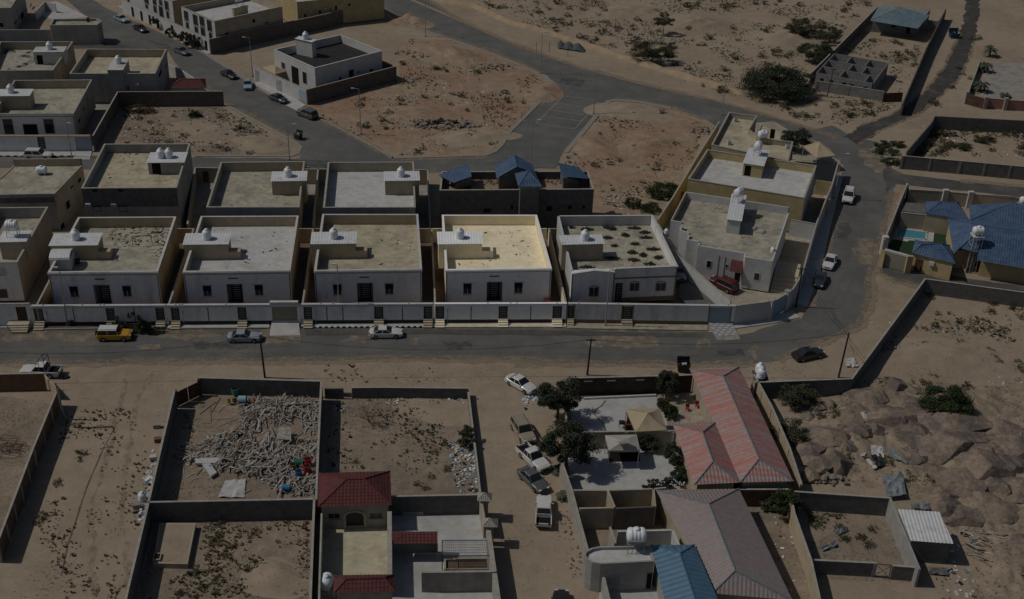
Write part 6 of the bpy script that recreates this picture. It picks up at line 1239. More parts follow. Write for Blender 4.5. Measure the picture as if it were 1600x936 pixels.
t_=car('pickup','white',(91,580),(37,577.5),'scrapped white truck with a load rack behind the brown wall')
# load rack and scrap on that truck, a loose tyre beside it
mb=MB()
for sy in(-.8,.8):
    for x in(-.95,-.2): mb.tube((x,sy,1.02),(x,sy,2.7),.04)
    mb.tube((-.95,sy,2.7),(-.2,sy,2.7),.04)
for x in(-.95,-.2): mb.tube((x,-.8,2.7),(x,.8,2.7),.04)
link('load_rack',mb.mesh('load_rack',M_black),t_)
p=P(103,589,.1); prop(MB().lathe((p.x,p.y,.02),[(.22,0),(.4,.02),(.42,.12),(.4,.22),(.22,.24)],16).build('old_tyre',M_tyre),'loose black tyre lying on the sand by the scrapped truck','tyre')
# skips and bins
def skip(label,p,col,rz,s=1.0,z=1.1,bags=True):
    c=P(*p,0); o=thing('waste_bin',label,'bin',(c.x,c.y,0)); L,W,H=1.5*s,1.0*s,z*s; u=Vector((math.cos(rz),math.sin(rz),0)); v=Vector((-u.y,u.x,0)); mb=MB()
    lo=[c+u*a*L*.42+v*b*W*.4+Z3*.15 for a,b in((-1,-1),(1,-1),(1,1),(-1,1))]; hi=[c+u*a*L*.5+v*b*W*.5+Z3*H for a,b in((-1,-1),(1,-1),(1,1),(-1,1))]
    mb.add(lo+hi,[(0,3,2,1),(0,1,5,4),(1,2,6,5),(2,3,7,6),(3,0,4,7)]); mb.build('tub',col,o); mb=MB()
    for a,b in zip(hi,hi[1:]+hi[:1]): mb.tube(a,b,.05,n=4)
    mb.build('rim',col,o)
    q=[c+u*a*L*.5+v*(b*W*.06+W*.55)+Z3*(H+(.0 if b<0 else 0)+.0) for a,b in((-1,-1),(1,-1))]; mb=MB(); mb.obox(c+v*(W*.56)+Z3*(H+W*.3),u*L*.5,v*.04,Z3*W*.3); mb.build('open_lid',col,o)
    if bags:
        for i in range(5): mbx=MB().lathe(c+u*random.uniform(-.4,.4)*L+v*random.uniform(-.25,.25)*W+Z3*(H-.25),[(.1,0),(.22,.08),(.24,.2),(.12,.34)],8); mbx.build('rubbish_bag',M_frame if i%2 else M_black,o)
    for a in(-1,1): MB().box(c+u*a*L*.3,.12,.5,.15).build('foot',M_tyre,o)
    return o
skip('dark green street bin on the corner kerb of the weedy lot',(466,217.5),mat('dark_green_bin',(.02,.035,.03),.5,.1),-.5,1.0); skip('black street bin full of bags behind the long red roof',(1067,580),M_black,.0,1.15,1.15); skip('blue metal bin beside the gravel lane',(1490,59),mat('blue_bin',(.03,.08,.13),.5,.1),.1,1.6,.8)
# ================================================================ lamp posts, poles and wires
def lamp(base,top,label,arm=1.0,side=1,m=None,h=None):
    b=P(*base,0); H=h or zat(top[0],top[1],b); t=P(*top,H) if not h else Vector((b.x,b.y,H)); t=Vector((b.x+(t.x-b.x)*.5,b.y,H)); o=thing('street_lamp',label,'street lamp',(b.x,b.y,0)); m=m or M_pole
    MB().box((b.x,b.y,0),.4,.4,.25).build('base',M_kerb,o); MB().tube(b+Z3*.2,t,.10,.055,8).build('post',m,o); MB().tube(t,t+Vector((side*arm,0,.1)),.045,.04).build('arm',m,o)
    MB().obox(t+Vector((side*(arm+.2),0,.1)),Vector((.32,0,0)),Vector((0,.14,0)),Z3*.06).build('lamp_head',M_frame,o); return o
lamp((665,57),(665,-12),'tall lamp post beside the back road at the top',h=9.5); lamp((844.5,115),(847.5,51),'lamp post at the kerb corner of the parking bays'); lamp((927.5,178.5),(932,110),'lamp post standing by the painted parking bays'); lamp((829,262),(830,199),'lamp post behind the blue-tiled block',h=9.3)
lamp((1127.5,180),(1131,136),'lamp post behind the cut-corner roof',h=7); lamp((564,210),(560,139),'lamp post by the green bush on the rubble lot',side=-1); lamp((395,120),(389,59),'lamp post opposite the black-roofed house',side=-1); lamp((452.5,250),(452,208),'lamp post at the corner of the weedy lot',h=7)
lamp((105.5,509),(96,419),'lamp post in front of the rubbish-roofed house',side=-1,arm=.3); lamp((530,504),(528,414),'lamp post before the cream-roofed street house',side=-1,arm=.3); lamp((946,509.5),(952.5,422),'lamp post before the house with a gabled bay',arm=.3); lamp((1303,311),(1317.5,241),'lamp post at the bend beside the highest white car',arm=.7); lamp((112,245),(108,205),'lamp post behind the white estate car',arm=.3,h=6.5)
lamp((1242,395),(1250,380),'short lamp on the east wall',h=3.9,arm=.8) if False else None
WP={}
def upole(key,base,H,label,cross=True,m=None,lean=(0,0)):
    b=P(*base,0); t=b+Vector((lean[0],lean[1],H)); o=thing('utility_pole',label,'utility pole',(b.x,b.y,0)); MB().tube(b,t,.15,.10,8).build('post',m or M_polewood,o)
    if cross:
        MB().obox(t-Z3*.25,Vector((.7,0,0)),Vector((0,.05,0)),Z3*.06).build('crossarm',M_polewood,o)
        for s in(-.6,0,.6): MB().lathe(t+Vector((s,0,-.19)),[(.05,0),(.06,.1),(.03,.16)],6).build('insulator',M_steel,o)
    WP[key]=t; return o
upole('a',(414,590),6.6,'black utility pole above the timber-filled plot',False,lean=(-.2,0)); upole('b',(917.5,586),5.8,'black utility pole behind the dark brown wall',True,lean=(.2,0)); upole('c',(1310,590),7.2,'black utility pole at the corner of the rocky plot',False,lean=(.25,0)); upole('d',(1243.5,480),6.8,'black utility pole inside the corner of the curved wall',True)
upole('e',(1292,152),6.5,'wooden utility pole by the unfinished rooms',True,M_bark,lean=(.4,0)); upole('f',(101,655),5.5,'thin leaning pole by the brown panelled wall',False,M_steel,lean=(-.3,0))
def wire(label,a,b,sag=1.0,r=.03):
    N=14; pts=[a.lerp(b,i/N)-Z3*(sag*4*(i/N)*(1-i/N)) for i in range(N+1)]; return prop(MB().path(pts,r,4).build('overhead_wire',M_black),label,'wire')
wire('overhead wire running left from the pole above the timber plot',WP['a']-Z3*.1,P(-80,545,5.5),1.6); wire('overhead wire sagging along the main street between two black poles',WP['a']-Z3*.1,WP['b']-Z3*.1,1.9); wire('overhead wire from the dark brown wall pole to the rocky plot corner',WP['b']-Z3*.1,WP['c']-Z3*.1,1.2); wire('overhead wire crossing the street bend to the curved wall',WP['c'],WP['d'],.8); wire('second overhead wire crossing the street bend',WP['c']-Z3*.4,WP['d']-Z3*.3,1.2)
wire('stay wire of the pole at the rocky plot corner',WP['c']-Z3*.3,P(1340,575,.05),0.0,.025)
p=thing('broken_pipe','thin dark pipe lying across the dirt lane','pipe',P(165,668,0)); MB().path([P(114,667,.1),P(140,668,.15),P(176,666,.15),P(177.5,671,.1)],.07).build('pipe',M_rust,p)
flat('tyre_rut',px((177,671),(160,702),(135,760),(105,850),(95,900),(97,900),(107.5,850),(137.5,760),(162,702),(178.5,671)),.012,M_dampsoil,.05,88,stepm=.6)
# ================================================================ vegetation
def rnd_dir(r): 
    z=r.uniform(-1,1); t=r.uniform(0,6.283); s=math.sqrt(1-z*z); return Vector((s*math.cos(t),s*math.sin(t),z))
def foliage(mb,c,R,n,leaf,seed,clumps=18,spread=.33,flat_=1.0,lo=-.35):
    "leaf clumps spread through an uneven ellipsoid R=(rx,ry,rz) centred on c"
    r=random.Random(seed); cs=[]
    for i in range(clumps):
        d=rnd_dir(r); d.z=max(d.z,lo); k=r.uniform(.45,1.0)**.6; cs.append((Vector((d.x*R[0]*k,d.y*R[1]*k,d.z*R[2]*k)),r.uniform(.6,1.3)))
    for i in range(n):
        p,s=cs[r.randrange(clumps)]; e=rnd_dir(r)*(r.random()**.5)*spread*s; q=c+p+Vector((e.x*R[0],e.y*R[1],e.z*R[2]*.8))
        if q.z<.03: q.z=.03+r.random()*.1
        a=rnd_dir(r); a.z*=flat_; a=a.normalized()*leaf*r.uniform(.6,1.3); b=a.cross(rnd_dir(r)).normalized()*leaf*r.uniform(.35,.7)
        mb.add([q-a-b*.3,q-b+a*.2,q+a,q+b-a*.2],[(0,1,2,3)])
def limbs(mb,base,top,R,n,seed,r0=.12):
    r=random.Random(seed)
    for i in range(n):
        d=rnd_dir(r); d.z=abs(d.z)*.6+.2; e=top+Vector((d.x*R[0],d.y*R[1],d.z*R[2]))*.75; m=base.lerp(e,.5)+Vector((r.uniform(-.1,.1)*R[0],r.uniform(-.1,.1)*R[1],.1*R[2])); mb.tube(base,m,r0,r0*.6,5,False); mb.tube(m,e,r0*.6,r0*.2,5,False)
        for _ in range(2): f=e+Vector((r.uniform(-.35,.35)*R[0],r.uniform(-.35,.35)*R[1],r.uniform(0,.3)*R[2])); mb.tube(m.lerp(e,.6),f,r0*.3,r0*.1,4,False)
def tree(name,label,base,R,h,m,n=2600,leaf=.16,seed=1,trunk=.16,nl=7,clumps=26,cat='tree',group=None,spread=.3):
    b=P(*base,0); o=thing(name,label,cat,(b.x,b.y,0),group=group); tz=max(.2,h-R[2]*1.15)
    mb=MB(); c=b+Z3*tz; mb.tube(b,c,trunk,trunk*.75,7,False); limbs(mb,c,b+Z3*(h-R[2]),R,nl,seed,trunk*.6); mb.build('trunk',M_bark,o)
    mb=MB(); foliage(mb,b+Z3*(h-R[2]*.95),R,int(n*3.4),leaf*.74,seed,int(clumps*1.9),spread*1.0); mb.build('crown',m,o); return o
tree('broadleaf_tree','dark green tree at the lane corner beside the white car',(871,655),(2.7,2.4,2.6),6.2,M_leafdk,4200,.17,1,.2); tree('broadleaf_tree','largest dark green tree shading the gazebo court',(884,735),(3.1,2.6,2.8),6.3,M_leafdk,5000,.17,2,.22)
tree('broadleaf_tree','dark green tree in front of the brown north wall',(1040,622),(1.5,1.4,1.9),4.2,M_leafdk,2200,.14,3,.12); tree('broadleaf_tree','small dark tree behind the street corner annex',(1241,236),(3.0,2.2,1.9),4.2,M_leafdk,2600,.17,4,.15)
tree('acacia_tree','large dark acacia thicket in the open desert at the upper right',(1212,151),(8.0,5.5,3.2),6.0,M_leafdk,9000,.22,5,.25,12,44); tree('acacia_tree','wide flat acacia beside the sand bank',(1018,98),(5.2,3.0,2.1),4.6,M_leafolive,3600,.17,6,.16,10,30); tree('acacia_tree','small umbrella acacia in the open desert',(1036,55),(2.4,1.8,1.6),5.0,M_leafolive,1100,.16,7,.1,8,16)
tree('acacia_tree','olive acacia above the teal-roofed plot wall',(1253,57),(4.2,3.2,2.3),4.4,M_leafolive,2800,.18,8); tree('acacia_tree','dark acacia against the brown grey plot wall',(1272,98),(4.2,3.0,2.4),4.6,M_leafdk,3200,.18,9); tree('acacia_tree','round acacia left of the teal-roofed plot wall',(1295,68),(2.8,2.4,2.0),4.0,M_leafolive,1800,.17,10)
tree('acacia_tree','round green acacia among the boulders of the rocky plot',(1478,648),(3.4,2.6,2.1),4.0,M_leaf,4200,.16,11,.14,9,30); tree('acacia_tree','feathery bush against the dark wall of the rocky plot',(1246,632),(2.6,2.0,1.6),2.9,M_leafolive,2400,.15,12); tree('acacia_tree','grey green bush beside the ribbed pale wall',(1232,686),(2.4,2.2,1.5),2.6,M_leafolive,1800,.14,13)
tree('bush','olive bush growing over the low wall of the scrub plot',(731,693),(1.2,1.6,1.2),2.3,M_leafolive,1300,.14,14,.08,6,14,cat='bush'); tree('bush','large green bush against the yellow passage wall',(1040,307),(3.2,2.2,1.6),2.4,M_leaf,2400,.16,15,.1,cat='bush'); tree('bush','dark bush on the sandy lot behind the stained roof house',(988,323),(1.5,1.2,1.0),1.7,M_leafolive,900,.14,16,.08,cat='bush'); tree('bush','green bush below the large bush of the sandy lot',(1016,331),(1.8,1.2,1.0),1.6,M_leaf,1000,.14,17,.08,cat='bush')
tree('ornamental_tree','lollipop street tree before the villa cut by the top edge',(246,45),(1.2,1.2,1.0),3.0,M_leafdk,900,.15,18,.08,5,12); tree('ornamental_tree','yellowish tall street shrub before the white-fronted villa',(287,69),(1.2,1.0,1.7),3.4,M_leafolive,900,.16,19,.08,5,12); tree('ornamental_tree','dark street shrub before the white-fronted villa',(299,74),(1.5,1.2,1.7),3.2,M_leafdk,1200,.16,20,.08,5,12); tree('ornamental_tree','broad dark street shrub at the end of the villa wall',(310,76),(1.6,1.2,1.6),3.0,M_leafdk,1200,.16,21,.08,5,12); tree('ornamental_tree','small palm-like street plant before the white villas',(265,57),(1.0,1.0,.9),1.9,M_leafolive,500,.18,22,.06,5,9)
for i,(x,y,l) in enumerate(((203,12,'small street plant highest before the villa doors'),(221,22,'slim street plant second from the top before the villa doors'),(232,33,'slim street plant third from the top before the villa doors'),(277,63,'low street plant left of the yellowish street shrub'))): tree('street_plant',l,(x,y),(.7,.6,1.0),2.0,M_leafdk,380,.15,30+i,.05,4,8,cat='plant')
tree('courtyard_shrub','dense dark shrub along the long red roof wing',(1052,728),(1.3,1.6,1.5),3.0,M_leafdk,1900,.13,23,.08,cat='shrub'); tree('courtyard_shrub','dark shrub in the shaded corner right of the gazebo',(1012,704),(1.5,.9,1.1),2.0,M_leafdk,1200,.13,24,.08,cat='shrub'); tree('courtyard_shrub','yellow green shrub between the tent and the cream court',(1036,640),(.9,1.0,1.2),2.2,M_leafolive,1100,.13,25,.07,cat='shrub'); tree('courtyard_shrub','green shrub below the yellow green shrub by the tent',(1046,652),(.9,.9,.9),1.7,M_leaf,900,.13,26,.07,cat='shrub')
tree('courtyard_shrub','bright green clump at the corner of the red roof wing',(1062,748),(1.1,.9,.8),1.5,M_leaf,900,.13,27,.06,cat='shrub'); tree('garden_tree','leafy tree against the brown garden wall',(1224,806),(1.9,1.5,1.5),3.4,M_leaf,1900,.15,28,.1,cat='tree'); tree('garden_tree','low bush beside the leafy garden tree',(1198,795),(1.1,.8,.7),1.3,M_leafolive,600,.13,29,.06,cat='tree')
hd=thing('hedge','flowering hedge along the gazebo court south edge','hedge',P(1040,757,0)); mb=MB()
for i in range(6): foliage(mb,P(1014+10*i,757-1.2*i,.55),(.9,.7,.75),420,.13,200+i,10)
mb.build('foliage',M_leafdk,hd); mb=MB(); r=random.Random(4)
for i in range(70): p=P(1008+r.random()*62,752+r.random()*6,.6+r.random()*.7); a=Vector((.07,0,.02)); b=Vector((0,.06,.04)); mb.add([p-a,p-b,p+a,p+b],[(0,1,2,3)])
mb.build('blossom',M_frame,hd)
cr=thing('creeper','dark green creeper spilling over the wall by the yellow car','creeper',P(212,516,0)); mb=MB()
for i,(x,y,z,R,k) in enumerate(((224,505,1.6,(1.2,.5,1.5),1100),(215,512,.7,(1.6,.7,.8),900),(196,510,.5,(1.6,.7,.6),700),(184,503,1.8,(.7,.4,.8),300),(240,516,.4,(1.8,.9,.4),700),(180,512,.35,(1.0,.6,.35),400),(204,493,2.6,(.5,.4,.5),200))): foliage(mb,P(x,y,z),R,k,.14,300+i,14)
mb.build('foliage',M_leafdk,cr)
for i,(x,y,l) in enumerate(((75,508,'dark shrub in the bed left of the lamp post'),(112,508,'dark shrub in the bed right of the lamp post'))): tree('bed_shrub',l,(x,y),(.8,.5,.6),1.0,M_leafdk,420,.12,310+i,.05,4,8,cat='shrub')
M_pinkl=mat('pink_blossom',(.42,.07,.1),.7,.2,3); bo=thing('flowering_shrub','pink flowering shrub in the yard of the brightest house','shrub',P(858,478,0)); mb=MB(); pp=P(858,472,.9); foliage(mb,pp,(.9,.5,.7),420,.12,330,10); mb.build('blossom',M_pinkl,bo); MB().tube((pp.x,pp.y,.7),(pp.x,pp.y,1.6),.04).build('stem',M_bark,bo)
for i,(x,y,R,l) in enumerate(((1385,240,(2.4,1.6,.8),'bright green weed thicket at the street junction, upper part'),(1392,256,(2.2,1.4,.7),'bright green weed thicket at the street junction, lower part'),(1378,228,(1.6,1.2,.6),'olive weed thicket topping the street junction verge'),(1402,228,(1.6,1.2,.6),'olive weed thicket beside the dark pier wall'),(1465,212,(2.2,1.4,.8),'olive thicket in the corner of the plot behind the dark wall'),(1500,232,(2.6,1.4,.7),'broad olive thicket in the middle of the plot behind the dark wall'),(1540,222,(2.4,1.3,.7),'olive thicket right of the middle in the plot behind the dark wall'),(305,183,(1.3,1.0,.8),'green bush nearest the centre of the weedy lot'),(219,176,(3.2,1.1,1.0),'large dry thicket along the wall of the weedy lot'))): tree('weed_thicket',l,(x,y),R,R[2]*1.6,(M_leaf if 'green' in l else M_dry if 'dry' in l else M_leafolive),700,.15,500+i,.05,6,16,cat='bush')
# palms
def palm(label,base,h,n=26,ln=1.9,seed=1):
    r=random.Random(seed); b=P(*base,0); o=thing('palm',label,'palm',(b.x,b.y,0)); MB().tube(b,b+Z3*h,.24,.18,8).build('trunk',M_bark,o); mb=MB(); c=b+Z3*h
    for i in range(n):
        t=2*math.pi*i/n+r.uniform(-.2,.2); el=r.uniform(-.2,1.2); d=Vector((math.cos(t),math.sin(t),0)); pts=[]
        for k in range(7): s=k/6; pts.append(c+d*(ln*s*math.cos(el*.6))+Z3*(ln*(math.sin(el)*s-.75*s*s)))
        sd=Vector((-d.y,d.x,0))
        for k in range(6):
            for q in(-1,1):
                a0,a1=pts[k],pts[k+1]; w0=.32*math.sin(math.pi*min(1,(k+.6)/6.3)); mb.add([a0,a1,a1+sd*q*w0-Z3*.12,a0+sd*q*w0*.8-Z3*.1],[(0,1,2,3)])
    mb.build('fronds',M_leafdk,o); return o
palm('palm highest of three by the upper right gravel lane',(1538,112),1.6,seed=1); palm('palm beside the dark red gate upper right',(1531,143),1.6,28,2.2,2); palm('low palm in the paved forecourt behind the pink wall',(1570,152),.6,20,1.5,3); palm('palm cut off at the upper right corner',(1546,88),2.0,seed=4)
palm('young palm by the lane wall next to the dark grey car',(874,738),.7,18,1.1,5); palm('young palm by the lane wall below the dark trees',(880,778),.5,16,1.0,6)
# leafless tree in the scrub plot
dt=thing('bare_tree','grey leafless thorn tree in the scrub plot','tree',P(577,660,0)); b=P(577,660,0); r=random.Random(9); mb=MB(); M_grybark=mat('grey_bark',(.16,.14,.12),.95,.2,3)
def br(a,d,l,rad,k):
    e=a+d*l; mb.tube(a,e,rad,rad*.6,4,False)
    if k: 
        for _ in range(3): dd=(d+rnd_dir(r)*.75); dd.z=abs(dd.z)*.8+.1; br(e,dd.normalized(),l*r.uniform(.6,.8),rad*.6,k-1)
for i in range(5): dd=Vector((r.uniform(-.8,.8),r.uniform(-.8,.8),1)).normalized(); br(b,dd,1.0,.06,4)
mb.build('branches',M_grybark,dt)
# shrubs one can count: shared meshes, individual objects
def shrub_mesh(seed,m,n,leaf,R=(.8,.8,.5),tw=10):
    mb=MB(); r=random.Random(seed); 
    for i in range(tw): d=rnd_dir(r); d.z=abs(d.z)+.3; d=d.normalized(); mb.tube((0,0,0),(d.x*R[0]*.8,d.y*R[1]*.8,d.z*R[2]*1.3),.025,.01,3,False)
    mb.cur=1; foliage(mb,Vector((0,0,R[2]*.75)),R,n,leaf,seed,12,.4); return mb.mesh('shrub',[M_bark,m])
SHR=[shrub_mesh(i,m,n,.09) for i,(m,n) in enumerate(((M_leafolive,300),(M_leafolive,260),(M_dry,300),(M_dry,240),(M_leaf,320),(M_leafolive,200)))]
def inpoly(p,poly):
    x,y=p; s=False; n=len(poly)
    for i in range(n):
        (a,b),(c,d)=poly[i],poly[(i+1)%n]
        if (b>y)!=(d>y) and x<(c-a)*(y-b)/(d-b)+a: s=not s
    return s
from mathutils import noise as mnoise
def scatter(poly,n,seed,clump=0.0):
    r=random.Random(seed); w=[P(*p) for p in poly]; x0,x1=min(p.x for p in w),max(p.x for p in w); y0,y1=min(p.y for p in w),max(p.y for p in w); pl=[(p.x,p.y) for p in w]; out=[]; t=0
    while len(out)<n and t<n*60:
        t+=1; q=(r.uniform(x0,x1),r.uniform(y0,y1))
        if inpoly(q,pl) and (not clump or mnoise.noise(Vector((q[0]*.11+seed,q[1]*.11,0)))+.5*mnoise.noise(Vector((q[0]*.4,q[1]*.4+seed,3)))>(r.uniform(-.5,.6) if clump<1.2 else r.uniform(-.1,.55))*min(clump,1)): out.append(q)
    return out
Z_DES=((690,-5),(800,32),(960,80),(1100,123),(1200,148),(1262,100),(1360,8),(1370,-8)); Z_LOT=((640,60),(760,90),(845,120),(860,140),(800,200),(770,236),(620,244),(500,184),(470,160),(618,130)); Z_LOT2=((945,165),(1040,175),(1100,192),(1090,235),(1050,300),(1000,330),(935,320),(900,300),(880,250)); Z_WEED=((200,168),(345,168),(400,195),(450,230),(420,240),(175,240))
Z_TEAL=((1365,60),(1430,66),(1450,50),(1440,80),(1405,150),(1390,140),(1390,95),(1310,82)); Z_RIGHT=((1420,245),(1460,200),(1600,205),(1600,245)); Z_ROCKY=((1450,455),(1600,480),(1600,600),(1520,620),(1400,580),(1370,560)); Z_VERGE=((1040,120),(1200,165),(1290,205),(1330,190),(1410,165),(1380,150),(1270,130),(1210,155)); Z_SCRUB=((515,690),(725,690),(742,765),(620,765),(615,735),(515,730)); Z_LOWL=((320,815),(485,812),(480,935),(230,935),(310,880)); Z_LANE=((110,690),(140,700),(70,840),(45,850)); Z_LR=((1260,800),(1385,805),(1420,870),(1280,868)); Z_HILL=((1250,655),(1330,615),(1400,590),(1500,605),(1590,610),(1590,800),(1500,790),(1400,750),(1270,745)); Z_RL2=((1440,170),(1480,140),(1512,60),(1530,60),(1520,130),(1530,160),(1460,175))
GRP=[(Z_HILL,44,'scrub bush between the granite slabs of the outcrop','bushes on the outcrop',(.5,1.3),24),(Z_DES,150,'dry desert shrub on the open sand above the sand bank','shrubs on the open desert',(.5,1.5),11),(Z_LOT,34,'scrubby bush on the rubble lot between the streets','bushes on the rubble lot',(.5,1.2),12),(Z_LOT2,26,'dry bush on the sandy lot beside the yellow passage wall','bushes on the sandy lot',(.4,1.0),13),(Z_WEED,20,'weedy bush in the walled lot at the left','bushes in the weedy lot',(.5,1.2),14),(Z_TEAL,22,'bush inside the teal-roofed walled plot','bushes in the teal-roofed plot',(.5,1.3),15),(Z_RIGHT,36,'green weed bush in the plot behind the dark pier wall','bushes in the right-hand plot',(.6,1.4),16),(Z_ROCKY,30,'thorny bush on the sand of the rocky plot','bushes in the rocky plot',(.4,1.1),17),(Z_VERGE,30,'roadside bush below the acacia thicket','bushes on the roadside verge',(.6,1.5),18),(Z_SCRUB,10,'dry bush in the scrub plot','bushes in the scrub plot',(.35,.8),19),(Z_LOWL,18,'dry bush in the lowest left plot','bushes in the lowest left plot',(.35,.9),20),(Z_LANE,6,'bush in the shade of the brown panelled wall','bushes along the brown panelled wall',(.5,.9),21),(Z_LR,10,'bush inside the lower right plot','bushes in the lower right plot',(.5,1.1),22),(Z_RL2,8,'bush beside the gravel lane','bushes beside the gravel lane',(.7,1.4),23)]
ALLS=[]
for poly,n,lab,grp,(s0,s1),sd in GRP:
    r=random.Random(sd)
    for (x,y) in scatter(poly,n,sd,.8):
        k=r.randrange(6); s=r.uniform(s0,s1)**1.15; ALLS.append((s/(Vector((x,y,0))-cC).length,x,y,k,(s*r.uniform(.9,1.4),s,s*r.uniform(.7,1.1)),r.uniform(0,6.28),lab,grp))
ALLS.sort(key=lambda t:-t[0])
for t in ALLS[:290]:
    _,x,y,k,s,rz,lab,grp=t; o=link('desert_shrub',SHR[k],None,(x,y,0)); o.scale=s; o.rotation_euler=(0,0,rz); prop(o,lab,'shrub',grp)
mb=MB(); ml=[M_bark,M_leafolive,M_dry,M_leaf]; mi_={0:1,1:1,2:2,3:2,4:3,5:1}
for t in ALLS[290:]:
    _,x,y,k,s,rz,lab,grp=t; me=SHR[k]; c,q=math.cos(rz),math.sin(rz); b=len(mb.v)
    for v in me.vertices: X,Y,Z_=v.co.x*s[0],v.co.y*s[1],v.co.z*s[2]; mb.v.append((x+X*c-Y*q,y+X*q+Y*c,Z_))
    for p in me.polygons: mb.f.append(tuple(b+w for w in p.vertices)); mb.mi.append(0 if p.material_index==0 else mi_[k])
o=mb.build('small_desert_shrubs',ml); o['kind']='stuff'; prop(o,'smallest scattered shrubs on the sandy ground','shrubs')
# ground cover: tufts and pebbles nobody could count
def tufts(name,poly,n,seed,m,label,size=(.09,.27)):
    r=random.Random(seed); mb=MB()
    for (x,y) in scatter(poly,n,seed,1.5):
        s=r.uniform(*size)*r.choice((.5,.6,.8,1.0,1.5)); k=5
        for i in range(k): t=r.uniform(0,6.28); a=Vector((x+math.cos(t)*s*.6,y+math.sin(t)*s*.6,s*r.uniform(.25,.7))); b=Vector((-math.sin(t),math.cos(t),0))*s*.45; mb.add([(x-b.x,y-b.y,.0),(x+b.x,y+b.y,.0),(a.x+b.x*.6,a.y+b.y*.6,a.z),(a.x-b.x*.6,a.y-b.y*.6,a.z)],[(0,1,2,3)])
    o=mb.build(name,m); o['kind']='stuff'; prop(o,label,'ground cover'); return o
TF=[(Z_HILL,900,'dry tufts between the granite slabs'),(Z_DES,7000,'dry tufts scattered over the open desert'),(Z_LOT,2200,'dry tufts over the rubble lot'),(Z_LOT2,1200,'dry tufts over the sandy lot'),(Z_WEED,1300,'weed tufts over the walled lot at the left'),(Z_TEAL,800,'tufts inside the teal-roofed plot'),(Z_RIGHT,900,'weed tufts in the plot behind the dark pier wall'),(Z_ROCKY,1300,'tufts on the sand of the rocky plot'),(Z_VERGE,1100,'tufts on the verge below the acacia thicket'),(((515,625),(730,620),(748,770),(620,768),(612,735),(512,730)),800,'tufts in the scrub plot'),(Z_LOWL,1300,'tufts in the lowest left plot'),(((290,640),(320,625),(300,700),(260,790),(255,770)),70,'tufts at the edge of the timber pile'),(((100,640),(240,640),(225,760),(200,935),(100,935),(60,840)),700,'tufts along the wide dirt lane'),(Z_LR,160,'tufts inside the lower right plot'),(((1450,900),(1600,880),(1600,936),(1450,936)),120,'tufts below the tin shed'),(((500,570),(760,572),(760,600),(505,596)),60,'tufts on the sand south of the street')]
for i,(p,n,l) in enumerate(TF): tufts('dry_tufts',p,n,400+i,M_dry if i%4!=1 else M_leafolive,l)
# ================================================================ rocks, rubble, timber, scrap
def icos(sub):
    import bmesh
    bm=bmesh.new(); bmesh.ops.create_icosphere(bm,subdivisions=sub,radius=1); v=[x.co.copy() for x in bm.verts]; f=[tuple(q.index for q in x.verts) for x in bm.faces]; bm.free(); return v,f
def rock_mesh(seed,sub,m,amp=.28,fq=1.1,flatk=.9,cut=True):
    v,f=icos(sub); out=[]; off=Vector((seed*7.1,seed*3.3,seed*1.7)); r=random.Random(seed); pl=[(rnd_dir(r),r.uniform(.55,.85)) for _ in range(16)]
    for p in v:
        d=p.normalized(); k=1+amp*mnoise.noise(d*fq+off)+amp*.45*mnoise.noise(d*fq*2.7+off)+amp*.16*mnoise.noise(d*fq*7+off); q=d*k
        if cut:
            for n,h in pl:
                s=q.dot(n)-h
                if s>0: q=q-n*s*.95
        out.append(Vector((q.x,q.y,q.z*flatk)))
    mb=MB(); mb.add(out,f); return mb.mesh('rock',m,False)
BOUL=[rock_mesh(i,5,M_rock,.22,1.4) for i in range(5)]; STON=[rock_mesh(20+i,1,M_stone,.35) for i in range(5)]; REDST=[rock_mesh(40+i,1,M_rock,.35) for i in range(3)]
# rocky hill: low humped terrain under the boulders
def hill():
    x0,x1,y0,y1=1215,1690,585,975; N,K=170,130; vs=[];fs=[]; poly=[(1245,650),(1300,610),(1360,585),(1440,590),(1520,600),(1700,600),(1700,1000),(1520,960),(1500,860),(1470,795),(1395,770),(1260,752)]
    W=[P(x,y) for x,y in poly]; pl=[(p.x,p.y) for p in W]; bx0,bx1=min(p[0] for p in pl),max(p[0] for p in pl); by0,by1=min(p[1] for p in pl),max(p[1] for p in pl)
    def dist(q):
        m=1e9
        for i in range(len(pl)):
            a=Vector(pl[i]);b=Vector(pl[(i+1)%len(pl)]); ab=b-a; t=max(0,min(1,(Vector(q)-a).dot(ab)/ab.dot(ab))); m=min(m,(Vector(q)-a-ab*t).length)
        return m
    for i in range(N+1):
        for j in range(K+1):
            q=(bx0+(bx1-bx0)*i/N,by0+(by1-by0)*j/K); z=-.06
            if inpoly(q,pl):
                d=min(1,dist(q)/4.5); p=Vector((q[0]*.16,q[1]*.16,1.3)); z=d*(.3+.8*max(0,mnoise.noise(p)+.15)+.5*abs(mnoise.noise(p*2.6))+.3*abs(mnoise.noise(p*6.5))+.12*mnoise.noise(p*15))-.05*(1-d)
            vs.append((q[0],q[1],z))
    for i in range(N):
        for j in range(K): fs.append((i*(K+1)+j,(i+1)*(K+1)+j,(i+1)*(K+1)+j+1,i*(K+1)+j+1))
    mb=MB(); mb.add(vs,fs); o=mb.build('rocky_hill',mat('rocky_soil',(.30,.24,.175),.95,.2,.7,.8,2.5,.1,(.225,.185,.15),.16,.5,.62,speck=((.13,.105,.08),2.4,.8,.9,.2)),smooth=True); struct(o)
hill()
